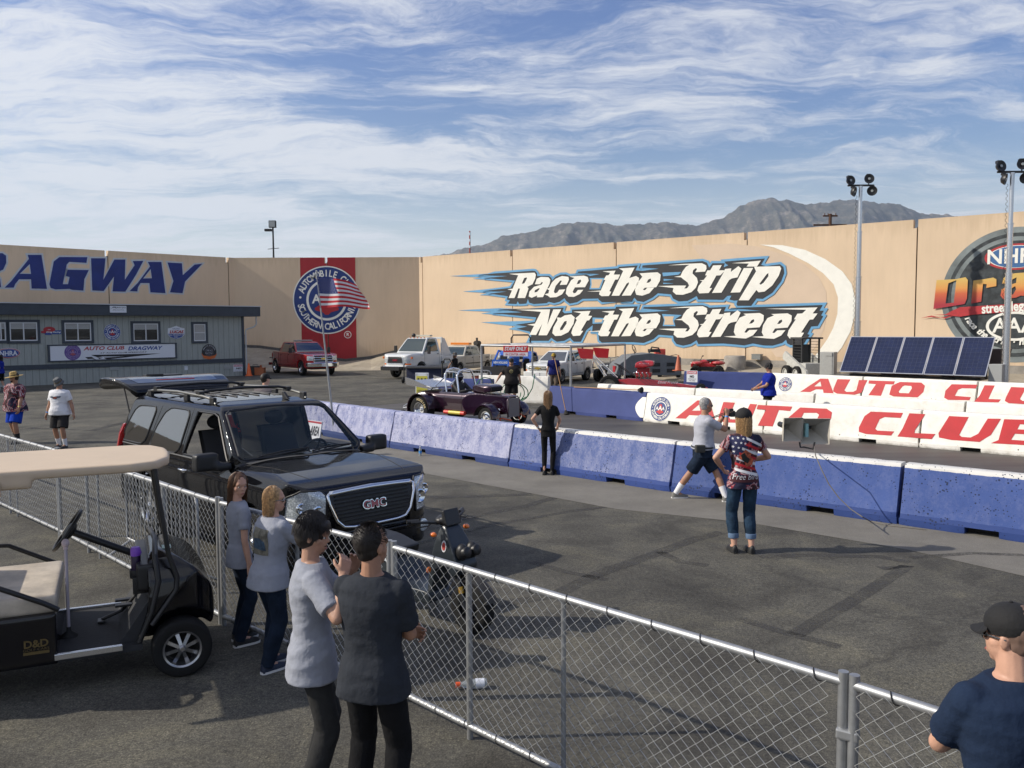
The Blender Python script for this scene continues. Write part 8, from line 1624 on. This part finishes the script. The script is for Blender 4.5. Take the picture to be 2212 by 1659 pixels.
# ================================================================== GOLF CART
t = thing('golf_cart', 'black golf cart with cream roof and tan seat parked at the left', 'golf cart', (-3.70, 6.99, 0), R_(25)); GB = mat('cart black', (.006, .006, .008), .12, spec=.5); CRM = mat('roof cream', (.56, .44, .31), .5, var=.04, vscale=2); TAN_ = mat('seat tan vinyl', (.48, .42, .34), .5, var=.22, vscale=4, bump=.15, bscale=14)
m = MB(); m.prism([(-1.35, -.60), (-1.35, .60), (.50, .60), (.68, .52), (.78, .30), (.80, 0), (.78, -.30), (.68, -.52), (.50, -.60)], 1.71, 1.785, 'z'); m.box((-.85, -.58, 1.67), (1.3, .05, .06))
c_ = MB(); c_.box((-.45, -.585, 1.665), (.32, .2, .028)); me = remesh(join_me([csg(m)]), .016, 8, .5); mobj('roof', me, CRM, t)
m = MB(); m.box((-.85, -.62, 1.62), (.9, .03, .035)); m.box((-.42, -.615, 1.665), (.03, .03, .09)); m.box((-1.0, -.615, 1.665), (.6, .03, .03)); m.obj('roof_handle', CRM, t, bevel=.01)
for sd in (-1, 1):
    m = MB(); m.tube([(.66, .54 * sd, 1.72), (.68, .55 * sd, 1.5), (.74, .56 * sd, 1.02), (.80, .56 * sd, .82), (.79, .57 * sd, .72), (.60, .58 * sd, .46)], .020, 8); m.obj('windscreen_strut', PLB, t, smooth=60)
    m = MB(); m.tube([(x_ + .30, y_ * sd, z_) for x_, y_, z_ in ((-.36, .60, .69), (-.45, .63, .76), (-.80, .64, .95), (-.90, .64, .96), (-.96, .63, .92), (-.98, .61, .72), (-.93, .60, .66))], .020, 8); m.obj('hip_restraint', PLB, t, smooth=60)
    m = MB(); m.box((.14, .585 * sd, .315), (.48, .03, .05)); m.obj('sill_strip', ALU, t, bevel=.006)
m = MB(); m.box((.05, 0, .29), (.95, 1.14, .05)); m.prism([(.35, .31), (.50, .31), (.72, .75), (.66, .75)], -.5, .5, 'y'); m.obj('floor', mat('floor mat', (.022, .023, .026), .8, bump=.2), t)
m = MB(); m.box((-.58, 0, .46), (1.0, 1.18, .40)); mobj('seat_base', remesh(m, .02, 4), GB, t)
A = Art(.003); A.level(1); A.text('D&D', mat('gold lettering', (.11, .075, .02), .6), 0, .03, .10, bold=.03); fit_text(A, 'GOLF CARS', mat('gold lettering', (.2, .13, .03), .5), -.11, .11, -.035, -.01); A.rect(-.11, -.07, .11, -.042, mat('gold lettering', (.2, .13, .03), .5)); A.obj('lettering', t, Matrix.Translation((-.22, -.592, .42)) @ Matrix.Scale(.8, 4))
m = MB(); m.box((-.38, 0, .725), (.62, 1.10, .15)); me = remesh(m, .018, 10, .6); mobj('seat', me, TAN_, t)
m = MB(); m.box((-.92, 0, 1.0), (.14, 1.05, .38)); mobj('backrest', remesh(m, .02, 8, .6), TAN_, t)
m = MB(); hb = solid([(.58, .98), (.66, 1.02), (.80, .97), (.96, .86), (1.08, .68), (1.12, .46), (1.08, .32), (.98, .40), (.60, .28), (.48, .30), (.58, .60)], [(.52, .2), (.56, .6), (.52, .85), (.38, 1.0), (0, 1.03)], [(1.14, 0), (1.10, .35), (.95, .54), (.45, .56)]); cuts_ = []
for sd in (-1, 1): wc = MB(); wc.cyl((.82, .34 * sd, .25), (.82, .9 * sd, .25), .30, n=32); cuts_.append(wc)
hm = cut_union([hb], cuts_, .014, 5); mobj('front_cowl', hm, GB, t)
m = MB(); m.tube([(.50, -.545, .32), (.60, -.55, .55), (.66, -.54, .80), (.64, -.50, 1.0), (.66, 0, 1.04), (.64, .50, 1.0), (.66, .54, .80), (.60, .55, .55)], .022, 8); m.obj('cowl_edge', PLB, t, smooth=60)
m = MB(); m.box((.57, 0, .82), (.14, .95, .22)); me = remesh(m, .016, 5); mobj('dashboard', me, PLB, t)
m = MB(); m.box((.74, -.22, 1.005), (.07, .12, .004), M=None); m.obj('permit_sticker', mat('sticker mint', (.45, .60, .52), .5), t)
m = MB(); m.tube([(.60, .26, .80), (.02, .26, 1.10)], .030, 10); m.obj('steering_column', PLB, t, smooth=60); Rm = Matrix.Translation((-.02, .26, 1.12)) @ Matrix.Rotation(R_(-55), 4, 'Y'); m = MB(); m.tube([(.19 * math.cos(2 * PI * j / 32), .19 * math.sin(2 * PI * j / 32), 0) for j in range(32)], .016, 8, closed=True, M=Rm); m.ell((0, 0, -.02), (.09, .07, .04), M=Rm)
for a in (0, 2.1, 4.2): m.tube([(0, 0, -.02), (.18 * math.cos(a), .18 * math.sin(a), 0)], .014, 6, M=Rm)
m.obj('steering_wheel', PLB, t, smooth=60)
m = MB(); m.tube([(.52, .10, .55), (.38, .12, .40), (.22, .13, .34)], .016, 6); m.box((.22, .13, .33), (.06, .10, .02)); m.box((.40, .2, .47), (.14, .06, .02), M=None); m.box((.40, .04, .47), (.14, .06, .02)); m.obj('pedal', PLB, t, bevel=.005)
RIMC = mat('wheel machined', (.42, .42, .43), .25, .9)
for wx in (.82, -.98):
    for sd in (-1, 1): wheel(t, wx, .52 * sd, .235, .235, .21, sd, RIMC, 8, rr=.64, dish=.5, sw=.5)
# flask and seat stick riding in the cart
Tc = Matrix.Translation((-3.70, 6.99, 0)) @ Matrix.Rotation(R_(25), 4, 'Z'); q = Tc @ Vector((.50, -.30, .82)); f_ = thing('drink_flask', 'dark drink flask with purple lid in the golf cart cup holder', 'flask', q, 0); m = MB(); m.lathe([(.036, 0), (.038, .01), (.038, .15), (.034, .16)], n=20); m.obj('bottle', mat('flask purple black', (.02, .008, .04), .3), f_, smooth=40); m = MB(); m.lathe([(.039, .155), (.040, .20), (.032, .225), (0, .23)], n=20); m.box((.03, 0, .18), (.03, .02, .02)); m.obj('lid', mat('lid purple', (.22, .07, .50), .4), f_, smooth=40)
m = MB(); m.lathe([(.05, -.04), (.052, .03), (.044, .03), (.042, -.03), (0, -.03)], (.50, -.30, .83), n=20); m.box((.53, -.30, .74), (.12, .16, .14)); m.obj('cup_holder', PLB, t, smooth=40, bevel=.01)
q = Tc @ Vector((-.02, -.12, .315)); f_ = thing('walking_stick', 'pale walking stick standing on the golf cart floor against the steering wheel', 'stick', q, 0); m = MB(); m.cyl((0, 0, .04), (0, 0, .76), .013, n=10); m.obj('shaft', mat('stick lilac', (.46, .42, .47), .4), f_, smooth=50); m = MB(); m.ell((0, 0, .78), (.03, .03, .035)); m.cyl((0, 0, .73), (.0, 0, .79), .018, n=10); m.obj('grip', mat('grip pink', (.55, .45, .48), .5), f_, smooth=50); m = MB(); m.lathe([(.07, 0), (.065, .012), (.02, .045), (.016, .08)], n=16); m.obj('foot', RUB, f_, smooth=50)

# ================================================================== SCOOTER
t = thing('motor_scooter', 'dark motor scooter with fat tyres parked beyond the fence', 'scooter', (-.85, 8.20, 0), R_(-41)); TEAL = mat('scooter slate', (.018, .024, .030), .4, coat=.2)
for wx in (.62, -.62): wheel(t, wx, 0, .235, .235, .14, -1, PLB, 3, rr=.55, dish=.2)
m = MB(); m.tube([(.62, .09, .235), (.55, .09, .45), (.40, .04, .72)], .022, 8); m.tube([(.62, -.09, .235), (.55, -.09, .45), (.40, -.04, .72)], .022, 8); m.tube([(.42, 0, .6), (.28, 0, 1.0)], .03, 8); m.obj('fork', PLB, t, smooth=60)
for sd in (-1, 1): m = MB(); m.cyl((.575, .09 * sd, .38), (.56, .09 * sd, .44), .026, n=10); m.obj('fork_ring', mat('gold ring', (.6, .35, .05), .3, .6), t, smooth=50)
m = MB(); m.loft(arch(.62, -.075, .075, .235, .27, 20, 150, .02)); m.obj('front_mudguard', PLB, t, smooth=50)
sh_ = solid([(.30, .98), (.36, 1.0), (.50, .78), (.58, .60), (.50, .50), (.40, .62), (.26, .55), (.20, .32), (.12, .30), (.20, .62)], [(.10, .2), (.13, .5), (.14, .8), (.09, 1.0), (0, 1.02)]); shm = remesh(join_me([sh_]), .012, 4); mobj('front_shield', shm, TEAL, t); hh = Hull(shm)
m = MB(); hh.drape('R', [[(.39 + .032 * math.cos(a), .80 + .055 * math.sin(a)) for a in [2 * PI * j / 20 for j in range(20)]]], .004, .04, m); m.obj('sticker', mat('sticker white', (.6, .6, .62), .4), t); m = MB(); hh.drape('R', [[(.39 + .022 * math.cos(a), .80 + .038 * math.sin(a)) for a in [2 * PI * j / 20 for j in range(20)]]], .007, .04, m); m.obj('sticker_centre', mat('sticker red', (.4, .05, .04), .4), t)
for sd in (-1, 1):
    m = MB(); m.ell((.56, .065 * sd, .76), (.06, .058, .08), 16, 10); m.lathe([(.05, 0), (.053, .05), (.045, .06)], (.58, .065 * sd, .76), (1, 0, .2), 18); ho = m.obj('headlight_pod', PLB, t, smooth=60)
    m = MB(); m.ell((.34, .22 * sd, .92), (.035, .028, .024)); m.obj('turn_signal', AMB, t, smooth=60)
    m = MB(); m.tube([(.28, .02 * sd, .98), (.27, .20 * sd, 1.02), (.18, .35 * sd, 1.03)], .013, 8); m.tube([(.20, .27 * sd, 1.03), (.14, .37 * sd, 1.035)], .022, 8); m.tube([(.27, .18 * sd, 1.01), (.30, .25 * sd, 1.0), (.24, .34 * sd, .99)], .007, 6); m.obj('handlebar', PLB, t, smooth=60)
m = MB(); m.ell((.29, 0, 1.02), (.09, .13, .055)); m.prism([(.33, 1.0), (.40, .98), (.35, 1.13), (.32, 1.12)], -.10, .10, 'y'); mobj('handlebar_cover', remesh(m, .012, 3), PLB, t)
m = MB(); m.ell((.24, -.19, .56), (.012, .03, .03)); m.obj('side_reflector', mat('reflector orange', (.8, .18, .02), .3), t, smooth=60)
bdy = solid([(.25, .22), (.22, .34), (-.12, .34), (-.25, .46), (-.32, .60), (-.92, .66), (-.88, .52), (-.45, .30), (-.2, .20)], [(.17, .1), (.19, .35), (.17, .6), (.12, .78), (0, .8)]); mobj('body', remesh(join_me([bdy]), .012, 4), TEAL, t)
m = MB(); m.prism([(-.24, .60), (-.22, .68), (-.5, .74), (-.92, .76), (-.96, .68)], -.13, .13, 'y'); mobj('seat', remesh(m, .014, 6), PLB, t); A = Art(.004); fit_text(A, 'YAMAHA', SGW, -.20, .20, -.025, .025, bold=.03); A.obj('lettering', t, Matrix.Translation((-.55, -.19, .55)))
m = MB(); m.tube([(-.2, .12, .3), (-.1, .25, .02)], .012, 6); m.obj('side_stand', PLB, t)

# ================================================================== SPEAKERS, HOSE, TOOLS, SMALL THINGS
p0 = DP(1705, 930, 13.8); ex_ = (NB[4] - NB[3]).normalized(); rz_ = math.atan2(ex_.y, ex_.x)
HRN = mat('horn beige', (.42, .39, .33), .6, var=.06)
sp_ = thing('horn_speakers', 'pair of large beige horn loudspeakers on a bracket atop the blue barrier', 'loudspeaker', (0, 0, 0), 0)
base = G(1737, 968, BH); base = Vector((base.x + .02, base.y + .05, BH)); sp_.location = base; Z0 = base.y
def horn(px, py, pw, ph, yaw, dep=.32):
    c = DP(px, py, Z0) - base; w_ = pw / FPX * Z0 / 2; h_ = ph / FPX * Z0 / 2; Mx = Matrix.Translation(c) @ Matrix.Rotation(yaw, 4, 'Z') @ Matrix.Rotation(R_(4), 4, 'X'); m = MB(); rg = []
    for (k, yy) in ((1.0, 0), (.97, .012), (.62, .14), (.30, .24), (.12, dep)): rg.append([(-w_ * k, yy, -h_ * k), (w_ * k, yy, -h_ * k), (w_ * k, yy, h_ * k), (-w_ * k, yy, h_ * k)])
    for (k, yy) in ((.10, dep + .02), (.16, dep + .02), (.32, .26), (.65, .17), (1.03, .02), (1.03, -.006)): rg.append([(-w_ * k, yy, -h_ * k), (w_ * k, yy, -h_ * k), (w_ * k, yy, h_ * k), (-w_ * k, yy, h_ * k)])
    m.loft(rg, caps=False, closed=True, M=Mx); o = m.obj('horn', HRN, sp_, fix=False); m = MB(); m.cyl(Mx @ Vector((0, dep, 0)), Mx @ Vector((0, dep + .16, 0)), .045, n=16); m.obj('driver_unit', DST, o, smooth=50)
horn(1713, 928, 42, 50, R_(7), .34); horn(1762, 932, 58, 55, R_(-5), .36)
m = MB(); m.tube([DP(1727, 955, Z0) - base, DP(1729, 966, Z0) - base, Vector((0, 0, .01)), DP(1756, 970, Z0) - base, DP(1760, 955, Z0) - base], .014, 6); m.obj('bracket', DST, sp_, smooth=50); m = MB(); m.box(DP(1744, 930, Z0) - base + Vector((0, .06, 0)), (.05, .1, .22)); m.obj('junction_box', mat('box teal', (.2, .38, .38), .5), sp_)
pts = [DP(1758, 965, Z0) - Vector((0, .02, 0))]; sA = [(1762, 985), (1775, 1015), (1790, 1045), (1812, 1075), (1838, 1100), (1862, 1116)]
for i, (x, y) in enumerate(sA):
    q = DP(x, y, Z0); yb = 12.9 - (q.x - 4.5) * .905; q = DP(x, y, yb + .26 * max(0, (q.z)) - .40); pts.append(q)
pts += [G(1880, 1128), G(1920, 1137), G(2000, 1146)]; pts = [Vector((q.x, q.y, max(q.z, .012))) for q in pts]; m = MB(); m.tube(pts, .008, 6); tag(m.obj('speaker_cable', mat('cable grey', (.12, .11, .10), .7), smooth=60), 'thin cable hanging from the horn speakers down the blue barrier', 'cable')
GRN = mat('hose green', (.02, .16, .07), .4)
pts = []
q = Vector((-.02, 30.9, 0)); hx = lambda x, y, Y=30.55: DP(x, y, Y)
for k in range(52): a = k * .28; pts.append(hx(1101 + 24 * math.cos(a) + k * .35, 848 + 20 * math.sin(a) * (1 + .08 * math.sin(k)), 30.5 + .008 * k) * 1)
pts = [hx(1030, 829, 30.6), hx(1040, 818, 30.7), hx(1053, 815, 30.8), hx(1062, 822, 30.8)] and pts + [hx(1140, 856), hx(1150, 838), hx(1153, 822), hx(1155, 808, 30.7)]
m = MB(); m.tube([(p.x, p.y, max(p.z, .03)) for p in pts], .018, 6); tag(m.obj('garden_hose', GRN, smooth=60), 'coiled green hose hanging against the cream barrier', 'hose')
m = MB(); m.tube([hx(1028, 833, 29.9), hx(1034, 822, 30.0), hx(1046, 815, 30.2), hx(1060, 818, 30.5), hx(1064, 828, 30.8)], .016, 6); tag(m.obj('garden_hose', GRN, smooth=60), 'short arc of green hose above the purple roadster bonnet', 'hose')
BRW = mat('broom handle', (.40, .22, .10), .6)
def broom(p0, p1, label, head=True):
    t = thing('broom', label, 'broom', p0); d = Vector(p1) - Vector(p0); m = MB(); m.cyl((0, 0, 0), d, .014, n=8); m.obj('handle', BRW, t, smooth=50)
    if head: m = MB(); dn = d.normalized(); m.cyl(-dn * .02, dn * .12, .10, .03, 12); m.obj('bristles', mat('bristle dark', (.02, .018, .015), .9), t)
    return t
b0 = G(1178, 910); broom(Vector((1.75, 27.35, .03)), DP(1198, 774, 27.9), 'wooden broom leaning upright on the navy barrier')
a_ = DP(1385, 848, 25.6); b_ = DP(1240, 843, 27.6); broom(Vector((a_.x, a_.y, BH + .06)), Vector((b_.x, b_.y, BH + .02)), 'broom lying along the top of the navy barrier')
q = DP(1035, 815, 33.0); t = thing('oil_drum', 'rusty red drum standing behind the roadster scoop', 'drum', (q.x, q.y, 0)); m = MB(); m.lathe([(.0, .0), (.29, .0), (.30, .02), (.285, .04), (.285, .31), (.298, .33), (.285, .35), (.285, .62), (.298, .64), (.285, .66), (.285, .92), (.30, .94), (.28, .94), (.27, .90), (0, .90)], n=32); m.obj('barrel', mat('rust drum', (.16, .035, .02), .7, var=.4), t, smooth=35)
# shade frame with STAFF ONLY sign
SF = thing('shade_frame', 'long bare steel awning frame over the start area', 'frame', (0, 0, 0)); zf = 2.55
def ptz(x, y, z): q = G(x, y, z); return q
c1, c2, c3, c4 = DP(1042, 745, 33.2), DP(1350, 742, 33.5), DP(1228, 747, 29.8), DP(1135, 744, 36.5)
m = MB(); zt_ = 2.05
A1, A2, A3, A4 = DP(1040, 746, 31.0), DP(1233, 749, 29.0), DP(1350, 744, 36.0), DP(1150, 742, 38.0)
for a, b_ in ((A1, A2), (A2, A3), (A3, A4), (A4, A1), (A1.lerp(A4, .5), A2.lerp(A3, .5)), (A1.lerp(A4, .98), A3)): m = MB(); m.cyl(a, b_, .045, n=8); m.obj('roof_tube', STL, SF, smooth=50)
for a in (A1, A2, A3, A4): m = MB(); m.cyl((a.x, a.y, 0), a, .04, n=8); m.obj('leg', STL, SF, smooth=50)
q = DP(1114, 752, 29.9); t = thing('staff_sign', 'red and white STAFF ONLY sign hanging from the awning frame', 'sign', q, R_(-14)); m = MB(); m.box((0, 0, -.10), (.90, .02, .38)); m.obj('board', SGR if False else mat('sign fresh red', (.50, .03, .035), .5), t); A = Art(.003); A.level(1); fit_text(A, 'STAFF ONLY', SGW, -.40, .40, -.09, .05, shear=.2, bold=.03); A.rect(-.44, -.285, .44, -.15, SGW); A.level(2); fit_text(A, 'IN CENTER AREA', mat('sign fresh red', (.5, .03, .035), .5), -.36, .36, -.26, -.18, bold=.02); A.obj('print', t, Matrix.Translation((0, -.011, 0)))
q = DP(912, 822, 30.5); t = thing('danger_barricade', 'white folding stand with yellow DANGER placard behind the roadster tail', 'sign stand', (q.x, q.y, 0), R_(-12)); m = MB()
for x_ in (-.2, .2): m.box((x_, 0, .60), (.09, .05, 1.2))
m.box((0, 0, 1.15), (.5, .05, .12)); m.obj('stand', SGW, t, bevel=.01); m = MB(); m.box((0, -.04, .72), (.42, .012, .75)); bo = m.obj('placard', mat('placard yellow', (.55, .50, .06), .5), t); A = Art(.003); A.level(1); fit_text(A, 'DANGER', SGK, -.19, .19, .70, .84, bold=.04); fit_text(A, 'KEEP OUT', SGK, -.16, .16, .52, .60); 
for x_ in (-.13, 0, .13): A.rect(x_ - .03, .92, x_ + .03, 1.02, SGK); A.rect(x_ - .03, .40, x_ + .03, .46, SGK)
A.obj('print', bo, Matrix.Translation((0, -.047, 0)))
def free_danger(px, py, Y, rz, label, w_=.42, h_=.34):
    q = DP(px, py, Y); t = thing('danger_sign', label, 'sign', q, rz); m = MB(); m.box((0, 0, 0), (w_, .01, h_)); m.obj('board', SGW, t); A = Art(.003); A.level(1); A.rect(-w_ * .46, h_ * .2, w_ * .46, h_ * .46, mat('faded danger red', (.5, .1, .13), .5)); A.level(2); fit_text(A, 'DANGER', SGW, -w_ * .4, w_ * .4, h_ * .25, h_ * .41, bold=.02); fit_text(A, 'NO', SGK, -w_ * .2, w_ * .2, -h_ * .12, h_ * .1, bold=.05); fit_text(A, 'STANDING IN', SGK, -w_ * .38, w_ * .38, -h_ * .27, -h_ * .18); fit_text(A, 'THIS AREA', SGK, -w_ * .3, w_ * .3, -h_ * .42, -h_ * .33); A.obj('print', t, Matrix.Translation((0, -.006, 0)))
q = Vector(r3a); free_danger(1495, 813, 36.75, math.atan2(d3.y, d3.x), 'white DANGER NO notice on the navy barrier under the orange cone', .50, .50); free_danger(935, 832, 30.95, R_(-16), 'faded red DANGER notice behind the roadster tail')
t = thing('hand_truck', 'black hand cart pulled by the woman in the sun hat', 'cart', (DP(966, 800, 39).x, 39, 0), R_(-20)); m = MB(); m.tube([(-.28, 0, .15), (-.24, 0, 1.15), (-.12, 0, 1.38), (.12, 0, 1.38), (.24, 0, 1.15), (.28, 0, .15)], .03, 8); m.tube([(-.24, 0, .7), (.24, 0, .7)], .02, 6); m.obj('frame', RUB, t, smooth=60)
for sd in (-1, 1): m = MB(); m.lathe([(.05, -.03), (.12, -.03), (.12, .03), (.05, .03)], (.3 * sd, 0, .12), (1, 0, 0), 18); m.obj('wheel', RUB, t, smooth=40)
# bottles
CLR = mat('clear plastic', (.55, .60, .62), .08, trans=.6, spec=.6)
q = G(908, 985); t = thing('water_bottle', 'small upright water bottle with blue label at the barrier foot', 'bottle', (q.x, q.y, 0)); m = MB(); m.lathe([(0, 0), (.032, .0), (.033, .02), (.033, .13), (.028, .16), (.013, .185), (.013, .20)], n=18); m.obj('bottle', CLR, t, smooth=40); m = MB(); m.lathe([(.0335, .06), (.0345, .06), (.0345, .12), (.0335, .12)], n=18, closed=True); m.obj('label', mat('label blue', (.05, .25, .60), .5), t, smooth=40); m = MB(); m.lathe([(.015, .195), (.015, .215), (0, .215)], n=12); m.obj('cap', SGW, t, smooth=40)
q = G(1016, 1477, .04); t = thing('sports_bottle', 'clear plastic drink bottle with orange cap lying on the asphalt', 'bottle', (q.x, q.y, .038), R_(8)); m = MB(); m.lathe([(0, .13), (.034, .13), (.038, .12), (.037, .0), (.034, -.03), (.018, -.07), (.017, -.085)], (0, 0, 0), (1, 0, 0), n=20); m.obj('bottle', CLR, t, smooth=40); m = MB(); m.lathe([(.0385, .11), (.0395, .11), (.0395, .04), (.0385, .04)], (0, 0, 0), (1, 0, 0), n=20, closed=True); m.obj('label', SGW, t, smooth=40); m = MB(); m.cyl((-.08, 0, 0), (-.115, 0, 0), .022, n=16); m.obj('cap', mat('cap orange', (.75, .10, .02), .5), t, smooth=40)
# ================================================================== HAZE
hz = bpy.data.materials.new('thin haze'); hz.use_nodes = True; n_ = hz.node_tree.nodes; l_ = hz.node_tree.links
n_.remove(n_['Principled BSDF']); pv = n_.new('ShaderNodeVolumePrincipled'); pv.inputs['Color'].default_value = (.66, .80, 1.0, 1); pv.inputs['Density'].default_value = 0.000065; pv.inputs['Anisotropy'].default_value = 0.2
l_.new(pv.outputs[0], n_['Material Output'].inputs['Volume'])
m = MB(); m.box((0, 0, 599), (18400, 18400, 1200)); tag(m.obj('haze', hz), kind='stuff')
